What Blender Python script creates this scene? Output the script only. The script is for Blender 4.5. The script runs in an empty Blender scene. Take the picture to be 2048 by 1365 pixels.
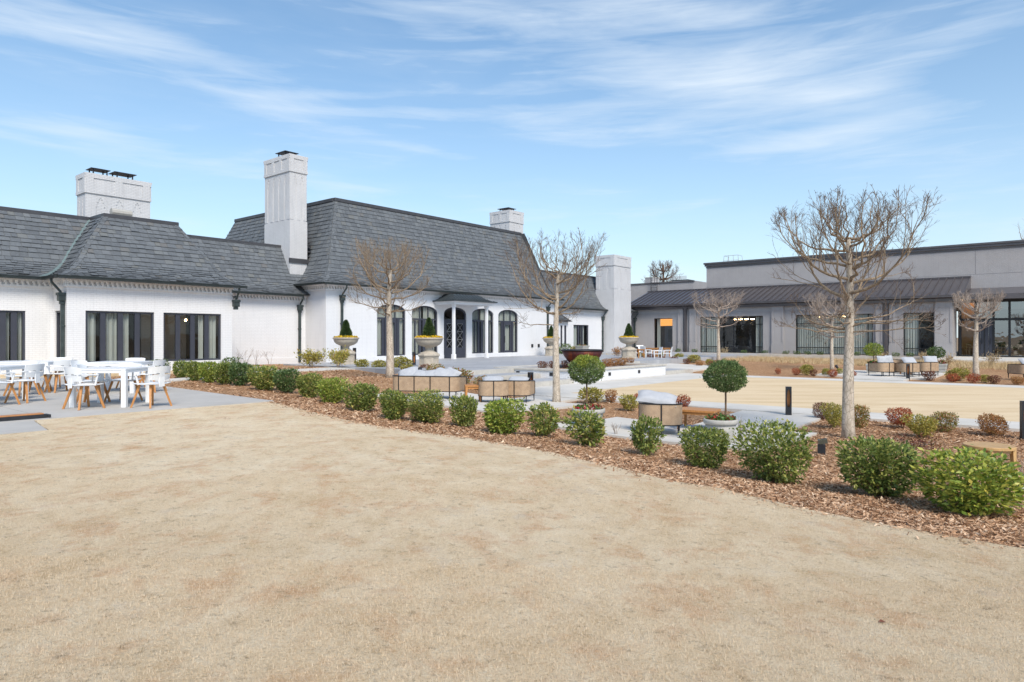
import bpy, math, random
import numpy as np
from mathutils import Vector, Matrix
from mathutils.geometry import delaunay_2d_cdt

SC = bpy.context.scene
COL = SC.collection
R = math.radians
rnd = random.Random(7)

# ------------------------------------------------------------------ camera
F, CX, HY, CZ = 1350.0, 1024.0, 674.0, 1.4          # focal (photo px), centre, horizon row, eye height
cam_d = bpy.data.cameras.new("camera"); cam = bpy.data.objects.new("camera", cam_d); COL.objects.link(cam)
cam.location = (0, 0, CZ); cam.rotation_euler = (R(90), 0, 0)
cam_d.sensor_width = 36.0; cam_d.lens = 36.0 * F / 2048.0
cam_d.shift_y = -(682.5 - HY) / 2048.0
cam_d.clip_start = 0.05; cam_d.clip_end = 3000
SC.camera = cam

# ------------------------------------------------------------------ light
SUN_AZ, SUN_EL = R(162), R(46)                       # azimuth clockwise from +Y (view direction), elevation
SKY_STRENGTH, SUN_STRENGTH, SUN_ANGLE, EXPOSURE = 0.1, 2.45, R(22), 0.78
sun_d = bpy.data.lights.new("sun", 'SUN'); sun = bpy.data.objects.new("sun", sun_d); COL.objects.link(sun)
sun_d.energy = SUN_STRENGTH; sun_d.angle = SUN_ANGLE; sun_d.color = (1.0, 0.915, 0.79)
sun.rotation_euler = (R(90) - SUN_EL, 0, -SUN_AZ + math.pi)
sv = SC.view_settings
sv.view_transform = 'Standard'; sv.look = 'None'; sv.gamma = 1.0; sv.exposure = EXPOSURE; sv.use_curve_mapping = False

class NT:
    """small helper to wire node trees"""
    def __init__(s, tree):
        s.t = tree
    def n(s, typ, props=None, **inp):
        nd = s.t.nodes.new(typ)
        for k, v in (props or {}).items(): setattr(nd, k, v)
        for k, v in inp.items():
            key = int(k[1:]) if k[0] == 'i' and k[1:].isdigit() else k.replace('_', ' ')
            s.set(nd.inputs[key], v)
        return nd
    def set(s, sock, v):
        if hasattr(v, 'is_output') or isinstance(v, bpy.types.NodeSocket): s.t.links.new(v, sock)
        else: sock.default_value = v
    def math(s, op, a, b=0.0, c=None, clamp=False):
        nd = s.t.nodes.new('ShaderNodeMath'); nd.operation = op; nd.use_clamp = clamp
        s.set(nd.inputs[0], a); s.set(nd.inputs[1], b)
        if c is not None: s.set(nd.inputs[2], c)
        return nd.outputs[0]
    def ramp(s, fac, stops, interp='LINEAR'):
        nd = s.t.nodes.new('ShaderNodeValToRGB'); cr = nd.color_ramp; cr.interpolation = interp
        while len(cr.elements) < len(stops): cr.elements.new(0.5)
        for e, (p, c) in zip(cr.elements, stops):
            e.position = p; e.color = tuple(c) + (1.0,) if len(c) == 3 else c
        s.set(nd.inputs[0], fac); return nd.outputs[0]
    def mix(s, fac, a, b, mode='MIX'):
        nd = s.t.nodes.new('ShaderNodeMix'); nd.data_type = 'RGBA'; nd.blend_type = mode
        s.set(nd.inputs[0], fac); s.set(nd.inputs[6], a); s.set(nd.inputs[7], b)
        return nd.outputs[2]
    def noise(s, vec, scale, detail=4.0, rough=0.6, dist=0.0):
        nd = s.t.nodes.new('ShaderNodeTexNoise')
        if vec is not None: s.t.links.new(vec, nd.inputs['Vector'])
        nd.inputs['Scale'].default_value = scale; nd.inputs['Detail'].default_value = detail
        nd.inputs['Roughness'].default_value = rough; nd.inputs['Distortion'].default_value = dist
        return nd.outputs[0]
    def mapping(s, vec, scale=(1, 1, 1), rot=(0, 0, 0), loc=(0, 0, 0)):
        nd = s.t.nodes.new('ShaderNodeMapping'); s.t.links.new(vec, nd.inputs[0])
        nd.inputs['Scale'].default_value = scale; nd.inputs['Rotation'].default_value = rot; nd.inputs['Location'].default_value = loc
        return nd.outputs[0]

# ------------------------------------------------------------------ world: Nishita sky with cirrus (all by direction)
wd = bpy.data.worlds.new("World"); SC.world = wd; wd.use_nodes = True
w = NT(wd.node_tree); wd.node_tree.nodes.clear()
sky = w.n('ShaderNodeTexSky', dict(sky_type='NISHITA', sun_disc=False, sun_elevation=SUN_EL, sun_rotation=SUN_AZ,
                                   altitude=100.0, air_density=1.0, dust_density=0.4, ozone_density=2.2))
tc = w.n('ShaderNodeTexCoord').outputs['Generated']
sp = w.n('ShaderNodeSeparateXYZ', None, Vector=tc)
dx, dy, dz = sp.outputs
az = w.math('ARCTAN2', dx, dy); el = w.math('ARCSINE', dz)
plane = w.n('ShaderNodeCombineXYZ', None, X=az, Y=w.math('MULTIPLY', el, 4.2), Z=0.0).outputs[0]
st1 = w.noise(w.mapping(plane, (1.5, 2.2, 1), (0, 0, R(-4)), (3.1, 0.6, 0)), 2.0, 7, 0.55, 0.5)
st2 = w.noise(w.mapping(plane, (2.5, 6.0, 1), (0, 0, R(-7)), (1.7, 5.6, 0)), 2.2, 8, 0.6, 0.9)
tex = w.math('ADD', w.math('MULTIPLY', st1, 0.62), w.math('MULTIPLY', st2, 0.38))
blobs = [  # photo column, row, half width, half height (px), tilt (deg), weight
    (90, 52, 230, 24, -3, .95), (330, 88, 250, 24, -7, .75), (640, 190, 130, 10, 5, .6), (840, 225, 260, 12, 2, .65), (1180, 215, 240, 18, 5, .75),
    (1260, 30, 240, 30, -5, .55), (1330, 120, 330, 52, -10, .8), (1600, 190, 260, 46, -12, .7), (1830, 115, 190, 34, 10, .5),
    (1700, 262, 240, 20, 8, .5), (880, 308, 130, 10, -8, .5), (1450, 40, 200, 40, -18, .4), (850, 55, 90, 24, -15, .45), (160, 262, 220, 14, -3, .4),
    (1950, 60, 160, 26, 4, .2), (470, 185, 180, 12, -3, .35), (1500, 300, 300, 14, 6, .35)]
acc = None
for (bx, by, hw, hh, tilt, wt) in blobs:
    a0 = math.atan((bx - CX) / F); e0 = math.atan((HY - by) / F * math.cos(a0))
    sa = hw / F * math.cos(a0) ** 2; se = hh / F * math.cos(e0)
    t = R(-tilt); da = w.math('SUBTRACT', az, a0); de = w.math('SUBTRACT', el, e0)
    p = w.math('DIVIDE', w.math('ADD', w.math('MULTIPLY', da, math.cos(t)), w.math('MULTIPLY', de, -math.sin(t))), sa)
    q = w.math('DIVIDE', w.math('ADD', w.math('MULTIPLY', da, math.sin(t)), w.math('MULTIPLY', de, math.cos(t))), se)
    rr = w.math('ADD', w.math('MULTIPLY', p, p), w.math('MULTIPLY', q, q))
    g = w.math('MULTIPLY', w.math('POWER', 2.718, w.math('MULTIPLY', rr, -0.9)), wt)
    acc = g if acc is None else w.math('ADD', acc, g)
veil = w.math('MULTIPLY', w.math('SUBTRACT', st1, 0.45), 0.55)
cov = w.math('MULTIPLY', w.math('SUBTRACT', w.math('ADD', tex, w.math('MULTIPLY', acc, 0.27)), 0.53), 2.2)
cov = w.math('ADD', w.math('MAXIMUM', cov, 0.0), w.math('MAXIMUM', veil, 0.0), clamp=True)
cov = w.math('MULTIPLY', cov, 0.82)
skyc = w.n('ShaderNodeHueSaturation', None, Hue=0.494, Saturation=1.16, Value=1.1, Color=sky.outputs[0]).outputs[0]
lum = w.n('ShaderNodeRGBToBW', None, Color=sky.outputs[0]).outputs[0]
white = w.n('ShaderNodeCombineXYZ', None, X=5.0, Y=5.6, Z=6.2).outputs[0]
hz = w.math('MULTIPLY', w.math('POWER', 2.718, w.math('MULTIPLY', w.math('MAXIMUM', el, 0.0), -4.0)), .85)
skyh = w.mix(hz, skyc, w.n('ShaderNodeCombineXYZ', None, X=4.15, Y=4.95, Z=5.45).outputs[0])
colr = w.mix(cov, skyh, white)
bg = w.n('ShaderNodeBackground', None, Color=colr, Strength=SKY_STRENGTH)
wo = w.n('ShaderNodeOutputWorld'); wd.node_tree.links.new(bg.outputs[0], wo.inputs[0])

# ------------------------------------------------------------------ plan frame: u runs along the white house front, v back into it
UX, UY = 0.6389, 0.7693
VX, VY = -UY, UX
C0 = (-9.73, 35.3)
TH = math.atan2(UY, UX)
def uv(u, v): return (C0[0] + u * UX + v * VX, C0[1] + u * UY + v * VY)
def to_uv(x, y):
    x = x - C0[0]; y = y - C0[1]
    return (x * UX + y * UY, x * VX + y * VY)
def U_at(px, v):
    k = (px - CX) / F
    return (k * (C0[1] + v * VY) - (C0[0] + v * VX)) / (UX - k * UY)
def V_at(px, u):
    k = (px - CX) / F
    return (k * (C0[1] + u * UY) - (C0[0] + u * UX)) / (VX - k * VY)
def at_depth(px, D): return ((px - CX) / F * D, D)

# ------------------------------------------------------------------ terrain height
ctrl = []
def cpx(px, py, z):
    D = F * (CZ - z) / (py - HY); ctrl.append((*at_depth(px, D), z))
def cuv(u, v, z): ctrl.append((*uv(u, v), z))
for a in [(375,757,0),(450,772,0),(550,790,-.03),(540,803,0),(690,838,-.06),(700,815,-.1),(880,845,-.2),(800,850,-.12),(1000,888,-.16),(1090,880,-.27),
          (1250,938,-.2),(1300,910,-.33),(1430,975,-.2),(1550,968,-.3),(1750,1040,-.2),(2000,1025,-.27),(2048,1095,-.2),(1320,876,-.6),
          (1577,834,-.52),(1697,878,-.52),(1113,808,-.53),(780,755,-.18),(1440,880,-.6),(1250,850,-.58),(1900,880,-.55),(2040,930,-.55),
          (0,874,0),(300,1000,0),(1024,1365,-.02),(1024,1100,-.06),(1600,1200,-.12),(2048,1365,-.1),(0,1365,0),(950,800,-.5),(840,790,-.4),(1640,905,-.48)]:
    cpx(*a)
for a in [(-6,-6.5,0),(-3,-5,0),(-2,-3,0),(-8,-3,0),(0,-1,-.05),(10,-1,-.05),(25,-1,-.05),(5,-8,-.15),(-14,-17,0),(-20,-17,0),(-14,-8,0),(-25,-8,0),(-22,-3,0),
          (-3.6,-10.5,-.02),(-3.6,-12.5,-.15),(-3.8,-14.5,-.4),(-1.2,-12,-.42),(-1.2,-14,-.52),(1,-16,-.5),(5,-16,-.5),(9,-16,-.5),(12,-15.5,-.5),(-3.3,-16,-.5),
          (15,-15,-.4),(20,-12,-.22),(26,-8,-.12),(26,-16,-.2),(33,-14,-.17),(33,-6,-.12),(33,-22,-.2),(36,-30,-.2),(26,-24,-.25),(19,-20,-.38),(15,-23,-.46),(16,-30,-.46),
          (-3.3,-20,-.5),(-3.3,-28,-.5),(-3.3,-36,-.5),(3,-20,-.5),(3,-28,-.5),(3,-38,-.5),(10.3,-20,-.5),(10.3,-28,-.5),(10.3,-38,-.5),(13,-19,-.47),
          (30,30,0),(60,0,-.1),(60,-60,-.2),(0,30,0),(-40,0,0),(-40,-60,0),(-20,-60,0),(5,-60,-.4),(60,60,0),(-60,60,0)]:
    cuv(*a)
for a in [(0,-15,0),(-20,-15,0),(20,-15,-.2),(-20,8,0),(-12,4,0),(0,0,0),(150,150,0),(-150,150,0),(0,250,0),(-150,-100,0),(150,-100,0)]: ctrl.append(a)
_c = np.array(ctrl); _n = len(_c)
def _phi(r2): return np.sqrt(r2 + 0.6)
_d2 = ((_c[:, None, :2] - _c[None, :, :2]) ** 2).sum(-1)
_A = np.zeros((_n + 1, _n + 1)); _A[:_n, :_n] = -_phi(_d2) + np.eye(_n) * -0.02; _A[:_n, _n] = 1; _A[_n, :_n] = 1
_w = np.linalg.solve(_A, np.append(_c[:, 2], 0))
def hts(x, y):
    x = np.asarray(x, float); y = np.asarray(y, float); sh = x.shape; x = x.ravel(); y = y.ravel(); out = np.empty(len(x))
    for i in range(0, len(x), 40000):
        xx, yy = x[i:i + 40000], y[i:i + 40000]
        r2 = (xx[:, None] - _c[None, :, 0]) ** 2 + (yy[:, None] - _c[None, :, 1]) ** 2
        out[i:i + 40000] = -_phi(r2) @ _w[:_n] + _w[_n]
    return np.clip(out, -0.75, 0.06).reshape(sh)
def ht(x, y): return float(hts([x], [y])[0])
def hit(px, py, dz=0.0):
    """where the photo ray meets the terrain"""
    Ds = np.linspace(2, 90, 1200); k = (px - CX) / F
    f = CZ - (py - HY) / F * Ds - (hts(k * Ds, Ds) + dz)
    i = int(np.argmax(f < 0)) if (f < 0).any() else len(Ds) - 1
    D = Ds[i] if i == 0 else Ds[i-1] + (Ds[i] - Ds[i-1]) * f[i-1] / (f[i-1] - f[i])
    return (k * D, D)

# ------------------------------------------------------------------ mesh building
class MB:
    def __init__(s, off=(0, 0, 0)): s.v = []; s.f = []; s.o = off
    def add(s, vs, fs):
        b = len(s.v); o = s.o
        s.v.extend((p[0] - o[0], p[1] - o[1], p[2] - o[2]) for p in vs)
        s.f.extend(tuple(i + b for i in q) for q in fs); return s
    def quad(s, a, b, c, d): return s.add([a, b, c, d], [(0, 1, 2, 3)])
    def box(s, x0, x1, y0, y1, z0, z1):
        if x0 > x1: x0, x1 = x1, x0
        if y0 > y1: y0, y1 = y1, y0
        return s.add([(x0,y0,z0),(x1,y0,z0),(x1,y1,z0),(x0,y1,z0),(x0,y0,z1),(x1,y0,z1),(x1,y1,z1),(x0,y1,z1)],
                     [(0,3,2,1),(4,5,6,7),(0,1,5,4),(1,2,6,5),(2,3,7,6),(3,0,4,7)])
    def obox(s, c, size, M):
        hx, hy, hz = (q / 2 for q in size); vs = []
        for z in (-hz, hz):
            for (x, y) in ((-hx,-hy),(hx,-hy),(hx,hy),(-hx,hy)):
                p = M @ Vector((x, y, z)); vs.append((c[0]+p.x, c[1]+p.y, c[2]+p.z))
        return s.add(vs, [(0,3,2,1),(4,5,6,7),(0,1,5,4),(1,2,6,5),(2,3,7,6),(3,0,4,7)])
    def bar(s, a, b, wx, wy=None, w2=None):
        """rectangular bar between two points, may taper"""
        a = Vector(a); b = Vector(b); d = (b - a).normalized(); up = Vector((0,0,1)) if abs(d.z) < .95 else Vector((0,1,0))
        x = d.cross(up).normalized(); y = x.cross(d).normalized(); wy = wy or wx; k = (w2 or wx) / wx
        vs = []
        for p, m in ((a, 1), (b, k)):
            for (i, j) in ((-1,-1),(1,-1),(1,1),(-1,1)): vs.append(tuple(p + x * (i * wx * m / 2) + y * (j * wy * m / 2)))
        return s.add(vs, [(0,3,2,1),(4,5,6,7),(0,1,5,4),(1,2,6,5),(2,3,7,6),(3,0,4,7)])
    def tube(s, pts, rad, n=6, cap=True, closed=False):
        pts = [Vector(p) for p in pts]; m = len(pts)
        if not hasattr(rad, '__len__'): rad = [rad] * m
        prev = None; rings = []
        for i, p in enumerate(pts):
            if closed: d = pts[(i+1) % m] - pts[i-1]
            else: d = (pts[min(i+1, m-1)] - pts[max(i-1, 0)])
            d = d.normalized() if d.length > 1e-9 else Vector((0,0,1))
            if prev is None: x = d.orthogonal().normalized()
            else:
                x = prev - d * prev.dot(d); x = x.normalized() if x.length > 1e-6 else d.orthogonal().normalized()
            prev = x; y = d.cross(x)
            rings.append([tuple(p + (x * math.cos(2*math.pi*k/n) + y * math.sin(2*math.pi*k/n)) * rad[i]) for k in range(n)])
        vs = [q for r_ in rings for q in r_]; fs = []
        for i in range(m if closed else m - 1):
            j = (i + 1) % m
            for k in range(n): fs.append((i*n+k, i*n+(k+1) % n, j*n+(k+1) % n, j*n+k))
        if cap and not closed: fs.append(tuple(range(n-1, -1, -1))); fs.append(tuple((m-1)*n+k for k in range(n)))
        return s.add(vs, fs)
    def lathe(s, prof, n=24, c=(0, 0, 0), rot=0.0, sx=1.0, sy=1.0, cap=True):
        vs = []; fs = []
        for (r_, z) in prof:
            for k in range(n):
                a = rot + 2*math.pi*k/n; vs.append((c[0]+r_*sx*math.cos(a), c[1]+r_*sy*math.sin(a), c[2]+z))
        for i in range(len(prof)-1):
            for k in range(n): fs.append((i*n+k, i*n+(k+1) % n, (i+1)*n+(k+1) % n, (i+1)*n+k))
        if cap: fs.append(tuple(range(n-1, -1, -1))); fs.append(tuple((len(prof)-1)*n+k for k in range(n)))
        return s.add(vs, fs)
    def prism(s, poly, z0, z1):
        n = len(poly)
        return s.add([(p[0],p[1],z0) for p in poly] + [(p[0],p[1],z1) for p in poly],
                     [tuple(range(n-1,-1,-1)), tuple(range(n, 2*n))] + [(i,(i+1) % n, n+(i+1) % n, n+i) for i in range(n)])
    def build(s, name, mat, parent=None, smooth=False, bevel=0.0, uvs=False):
        me = bpy.data.meshes.new(name); me.from_pydata(s.v, [], s.f); me.update()
        if uvs: box_uv(me)
        return link(name, me, mat, parent, smooth, bevel)

def box_uv(me):
    lay = me.uv_layers.new(name="uv")
    for p in me.polygons:
        nx, ny, nz = (abs(q) for q in p.normal)
        for li in p.loop_indices:
            co = me.vertices[me.loops[li].vertex_index].co
            lay.data[li].uv = (co.x, co.y) if nz > .7 else ((co.y, co.z) if nx > ny else (co.x, co.z))

def link(name, me, mat, parent=None, smooth=False, bevel=0.0):
    o = bpy.data.objects.new(name, me); COL.objects.link(o)
    if mat: me.materials.append(mat)
    if parent: o.parent = parent
    if smooth: me.polygons.foreach_set('use_smooth', [True] * len(me.polygons))
    if bevel:
        b = o.modifiers.new('bevel', 'BEVEL'); b.width = bevel; b.segments = 2; b.limit_method = 'ANGLE'
    return o
def np_mesh(name, V, Fc, mat, parent=None, smooth=False):
    V = np.ascontiguousarray(V, np.float32); Fc = np.ascontiguousarray(Fc, np.int32); k = Fc.shape[1]
    me = bpy.data.meshes.new(name); me.vertices.add(len(V)); me.vertices.foreach_set('co', V.ravel())
    me.loops.add(Fc.size); me.loops.foreach_set('vertex_index', Fc.ravel())
    me.polygons.add(len(Fc)); me.polygons.foreach_set('loop_start', np.arange(0, Fc.size, k, dtype=np.int32))
    me.update(calc_edges=True); me.validate()
    return link(name, me, mat, parent, smooth)

def props(o, label=None, cat=None, group=None, kind=None):
    if label: o['label'] = label
    if cat: o['category'] = cat
    if group: o['group'] = group
    if kind: o['kind'] = kind
    return o
def thing(name, label, cat, loc=(0, 0, 0), rz=0.0, group=None):
    o = bpy.data.objects.new(name, None); COL.objects.link(o); o.empty_display_size = .2
    o.location = loc; o.rotation_euler = (0, 0, rz)
    return props(o, label, cat, group)
def copy_tree(o, parent=None):
    c = o.copy(); COL.objects.link(c)
    if parent is not None: c.parent = parent
    for ch in [k for k in bpy.data.objects if k.parent == o]: copy_tree(ch, c)
    return c
def place(o, x, y, z, rz=0.0, sc=None):
    o.location = (x, y, z); o.rotation_euler = (0, 0, rz)
    if sc is not None: o.scale = (sc, sc, sc) if not hasattr(sc, '__len__') else sc
    return o
ORD = ['first','second','third','fourth','fifth','sixth','seventh','eighth','ninth','tenth','eleventh','twelfth','thirteenth','fourteenth','fifteenth','sixteenth']

# ------------------------------------------------------------------ materials
def material(name):
    m = bpy.data.materials.new(name); m.use_nodes = True; m.node_tree.nodes.clear()
    t = NT(m.node_tree); out = t.n('ShaderNodeOutputMaterial'); return m, t, out
def principled(t, out, color, rough=.6, spec=.4, metal=0.0, normal=None, **kw):
    b = t.n('ShaderNodeBsdfPrincipled'); t.set(b.inputs['Base Color'], color if not isinstance(color, tuple) or len(color) == 4 else color + (1,))
    t.set(b.inputs['Roughness'], rough); b.inputs['Specular IOR Level'].default_value = spec; t.set(b.inputs['Metallic'], metal)
    if normal is not None: t.t.links.new(normal, b.inputs['Normal'])
    for k, v in kw.items(): t.set(b.inputs[k.replace('_', ' ')], v)
    t.t.links.new(b.outputs[0], out.inputs[0]); return b
def bump(t, h, strength=.3, dist=.02):
    nd = t.n('ShaderNodeBump', None, Strength=strength, Distance=dist, Height=h); return nd.outputs[0]
def plain(name, col, rough=.6, spec=.4, metal=0.0, var=.12, scale=6.0, bmp=.0, dirt=None):
    """solid colour with soft mottling"""
    m, t, out = material(name); co = t.n('ShaderNodeTexCoord').outputs['Object']
    nz = t.noise(co, scale, 5, .6)
    a = tuple(c * (1 - var) for c in col); b = tuple(min(1, c * (1 + var)) for c in col)
    c = t.ramp(nz, [(.3, a), (.7, b)])
    if dirt:
        big = t.noise(co, dirt[1], 6, .65); c = t.mix(t.math('MULTIPLY', t.math('SUBTRACT', big, .5, clamp=True), dirt[2]), c, dirt[0] + (1,))
    nm = bump(t, t.noise(co, scale * 6, 4, .6), bmp, .01) if bmp else None
    principled(t, out, c, rough, spec, metal, nm); return m
def brick(name, col, var=.06, bs=.35, mortar=.86, dist=.012, dirty=.45):
    """painted brick laid in metres on box-projected UVs"""
    m, t, out = material(name); tcn = t.n('ShaderNodeTexCoord'); u_ = tcn.outputs['UV']; ob = tcn.outputs['Object']
    br = t.n('ShaderNodeTexBrick', dict(offset=.5), Vector=u_, Color1=(1, 1, 1, 1), Color2=(.86, .86, .86, 1), Mortar=(0, 0, 0, 1), Scale=1.0, Mortar_Size=.006,
             Mortar_Smooth=.35, Bias=0.0, Brick_Width=.215, Row_Height=.072)
    fine = t.noise(ob, 30, 5, .6); big = t.noise(ob, .9, 6, .65)
    a = tuple(c * (1 - var) for c in col)
    c = t.ramp(big, [(.35, a), (.65, col)])
    c = t.mix(t.math('MULTIPLY', fine, .12), c, tuple(q * .8 for q in col) + (1,))
    streak = t.noise(t.mapping(ob, (3.2, 3.2, .3)), 2.2, 7, .7, .3); c = t.mix(t.math('MULTIPLY', t.math('SUBTRACT', streak, .52, clamp=True), dirty * 3.2, clamp=True), c, tuple(q * .62 for q in col) + (1,))
    mort = tuple(q * mortar for q in col) + (1,)
    c = t.mix(br.outputs['Fac'], c, mort)
    h = t.math('ADD', t.math('MULTIPLY', t.n('ShaderNodeRGBToBW', None, Color=br.outputs[0]).outputs[0], 1.0), t.math('MULTIPLY', fine, .35))
    principled(t, out, c, .62, .3, 0, bump(t, h, bs, dist)); return m
def leafmat(name, stops, trans=.25, rough=.45, spec=.35, patch=None):
    m, t, out = material(name); isl = t.n('ShaderNodeNewGeometry').outputs['Random Per Island']
    oi = t.n('ShaderNodeObjectInfo').outputs['Random']; co = t.n('ShaderNodeTexCoord').outputs['Object']
    f = t.math('ADD', t.math('MULTIPLY', isl, .75), t.math('MULTIPLY', t.noise(co, 3.5, 3, .6), .38))
    f = t.math('ADD', f, t.math('MULTIPLY', t.math('SUBTRACT', oi, .5), .14), clamp=True)
    c = t.ramp(f, stops)
    p = t.n('ShaderNodeBsdfPrincipled', None, Base_Color=c, Roughness=rough); p.inputs['Specular IOR Level'].default_value = spec
    tr = t.n('ShaderNodeBsdfTranslucent', None, Color=c)
    mx = t.n('ShaderNodeMixShader', None, i0=trans, i1=p.outputs[0], i2=tr.outputs[0]); t.t.links.new(mx.outputs[0], out.inputs[0]); return m
def glassmat(name, tint=(.75, .8, .82), refl=.16):
    m, t, out = material(name)
    lw = t.math('POWER', t.n('ShaderNodeLayerWeight', None, Blend=.5).outputs['Facing'], 3.0)
    nb = t.n('ShaderNodeBump', None, Strength=.06, Distance=.05, Height=t.noise(t.n('ShaderNodeTexCoord').outputs['Object'], 1.6, 2, .5)).outputs[0]
    gl = t.n('ShaderNodeBsdfGlossy', None, Color=(.9, .95, 1, 1), Roughness=.015, Normal=nb); tr = t.n('ShaderNodeBsdfTransparent', None, Color=tint + (1,))
    f = t.math('ADD', t.math('MULTIPLY', lw, .55), refl, clamp=True)
    mx = t.n('ShaderNodeMixShader', None, i0=f, i1=tr.outputs[0], i2=gl.outputs[0]); t.t.links.new(mx.outputs[0], out.inputs[0]); return m
def emit(name, col, s):
    m, t, out = material(name); e = t.n('ShaderNodeEmission', None, Color=col + (1,), Strength=s); t.t.links.new(e.outputs[0], out.inputs[0]); return m
def slatemat():
    m, t, out = material('slate'); isl = t.n('ShaderNodeNewGeometry').outputs['Random Per Island']; co = t.n('ShaderNodeTexCoord').outputs['Object']
    c = t.ramp(isl, [(0, (.088, .097, .107)), (.35, (.108, .119, .131)), (.65, (.121, .133, .145)), (.9, (.141, .153, .165)), (.96, (.144, .149, .143)), (1, (.125, .12, .117))])
    nz = t.noise(co, 14, 6, .7); c = t.mix(t.math('MULTIPLY', t.math('SUBTRACT', nz, .35, clamp=True), .9), c, (.23, .25, .265, 1))
    st = t.noise(t.mapping(co, (2.5, 2.5, .35)), 2.0, 5, .65); c = t.mix(t.math('MULTIPLY', t.math('SUBTRACT', st, .52, clamp=True), 1.6), c, (.075, .085, .095, 1))
    principled(t, out, c, .6, .3, 0, bump(t, t.noise(co, 40, 4, .6), .3, .01)); return m

M = {}
M['white_brick'] = brick('white_brick', (.79, .795, .81), .05, .5, .82)
M['chimney_brick'] = brick('chimney_brick', (.66, .665, .68), .1, .6, .7, dirty=.8)
M['gray_brick'] = brick('gray_brick', (.425, .412, .418), .1, .8, .66)
M['slate'] = slatemat()
M['white_trim'] = plain('white_trim', (.78, .785, .8), .5, .3, 0, .04, 4)
M['gray_trim'] = plain('gray_trim', (.39, .38, .385), .55, .3, 0, .05, 4)
M['ridge_metal'] = plain('ridge_metal', (.075, .075, .082), .45, .4, .3, .15, 3)
M['gutter'] = plain('gutter', (.035, .042, .042), .4, .4, .3, .2, 6)
M['downspout'] = plain('downspout', (.05, .066, .066), .45, .4, .3, .3, 5)
M['frame'] = plain('frame', (.046, .05, .068), .45, .4, 0, .08, 4)
M['frame_black'] = plain('frame_black', (.02, .021, .024), .4, .4, 0, .1, 4)
M['glass'] = glassmat('glass', (.86, .9, .9), .05)
M['glass_mirror'] = glassmat('glass_mirror', (.62, .68, .7), .3)
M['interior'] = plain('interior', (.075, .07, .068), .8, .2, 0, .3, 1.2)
M['interior_warm'] = plain('interior_warm', (.45, .24, .09), .7, .2, 0, .2, 1.5)
M['metal_roof'] = plain('metal_roof', (.12, .108, .114), .3, .6, .5, .12, 1.4)
M['copper_green'] = plain('copper_green', (.17, .23, .23), .5, .4, .2, .2, 5)
M['dark_metal'] = plain('dark_metal', (.032, .034, .04), .45, .4, .3, .2, 8)
M['copper'] = plain('copper', (.62, .27, .1), .35, .5, .4, .15, 9)
M['cast_stone'] = plain('cast_stone', (.46, .41, .34), .8, .25, 0, .14, 7, .25, ((.25, .22, .18), 2.2, 1.6))
M['gray_stone'] = plain('gray_stone', (.42, .41, .38), .8, .25, 0, .1, 7, .2)
M['soil'] = plain('soil', (.035, .026, .02), .9, .1, 0, .4, 20, .4)
M['white_paint'] = plain('white_paint', (.8, .81, .82), .38, .4, 0, .03, 3)
M['cushion'] = plain('cushion', (.43, .445, .475), .85, .2, 0, .06, 8, .15)
M['black_frame'] = plain('black_frame', (.018, .018, .02), .4, .4, .2, .1, 8)
M['oak'] = plain('oak', (.5, .31, .13), .5, .35, 0, .16, 9)
M['cap_stone'] = plain('cap_stone', (.5, .475, .43), .75, .25, 0, .12, 4, .15, ((.3, .29, .27), 1.5, 1.0))
M['rooftop'] = plain('rooftop', (.3, .29, .27), .8, .2, 0, .15, 1)
M['bulb'] = emit('bulb', (1.0, .62, .3), 14)
M['panel_glow'] = emit('panel_glow', (1.0, .42, .1), .75)  # glow put into the ceiling panel's own surface

def teak():
    m, t, out = material('teak'); co = t.n('ShaderNodeTexCoord').outputs['Object']
    g = t.noise(t.mapping(co, (30, 30, 2)), 3, 5, .6); c = t.ramp(g, [(.3, (.36, .15, .045)), (.7, (.56, .27, .09))])
    principled(t, out, c, .5, .35); return m
M['teak'] = teak()
def rust():
    m, t, out = material('rusty_steel'); co = t.n('ShaderNodeTexCoord').outputs['Object']
    n1 = t.noise(t.mapping(co, (1, 1, .5)), 2.6, 8, .7, .6); c = t.ramp(n1, [(.32, (.045, .018, .028)), (.5, (.1, .03, .03)), (.62, (.2, .05, .02)), (.72, (.07, .025, .035))])
    principled(t, out, c, .5, .4, .3, bump(t, t.noise(co, 25, 5, .6), .2)); return m
M['rust'] = rust()
def cane():
    m, t, out = material('cane_weave'); u_ = t.n('ShaderNodeTexCoord').outputs['UV']
    ch = t.n('ShaderNodeTexBrick', dict(offset=0.0), Vector=u_, Color1=(0, 0, 0, 1), Color2=(0, 0, 0, 1), Mortar=(1, 1, 1, 1), Scale=1.0, Mortar_Size=.0052, Mortar_Smooth=.1, Brick_Width=.017, Row_Height=.017)
    nz = t.noise(t.n('ShaderNodeTexCoord').outputs['Object'], 9, 4, .6); c = t.ramp(nz, [(.3, (.36, .25, .16)), (.7, (.48, .34, .22))])
    p = t.n('ShaderNodeBsdfPrincipled', None, Base_Color=c, Roughness=.6); tr = t.n('ShaderNodeBsdfTransparent')
    f = t.math('MULTIPLY', t.math('SUBTRACT', 1.0, ch.outputs['Fac']), .5)
    mx = t.n('ShaderNodeMixShader', None, i0=f, i1=p.outputs[0], i2=tr.outputs[0]); t.t.links.new(mx.outputs[0], out.inputs[0]); return m
M['cane'] = cane()
def curtain():
    m, t, out = material('curtain'); c = (.66, .67, .63, 1)
    p = t.n('ShaderNodeBsdfDiffuse', None, Color=c); tr = t.n('ShaderNodeBsdfTranslucent', None, Color=c)
    mx = t.n('ShaderNodeMixShader', None, i0=.35, i1=p.outputs[0], i2=tr.outputs[0]); t.t.links.new(mx.outputs[0], out.inputs[0]); return m
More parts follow.
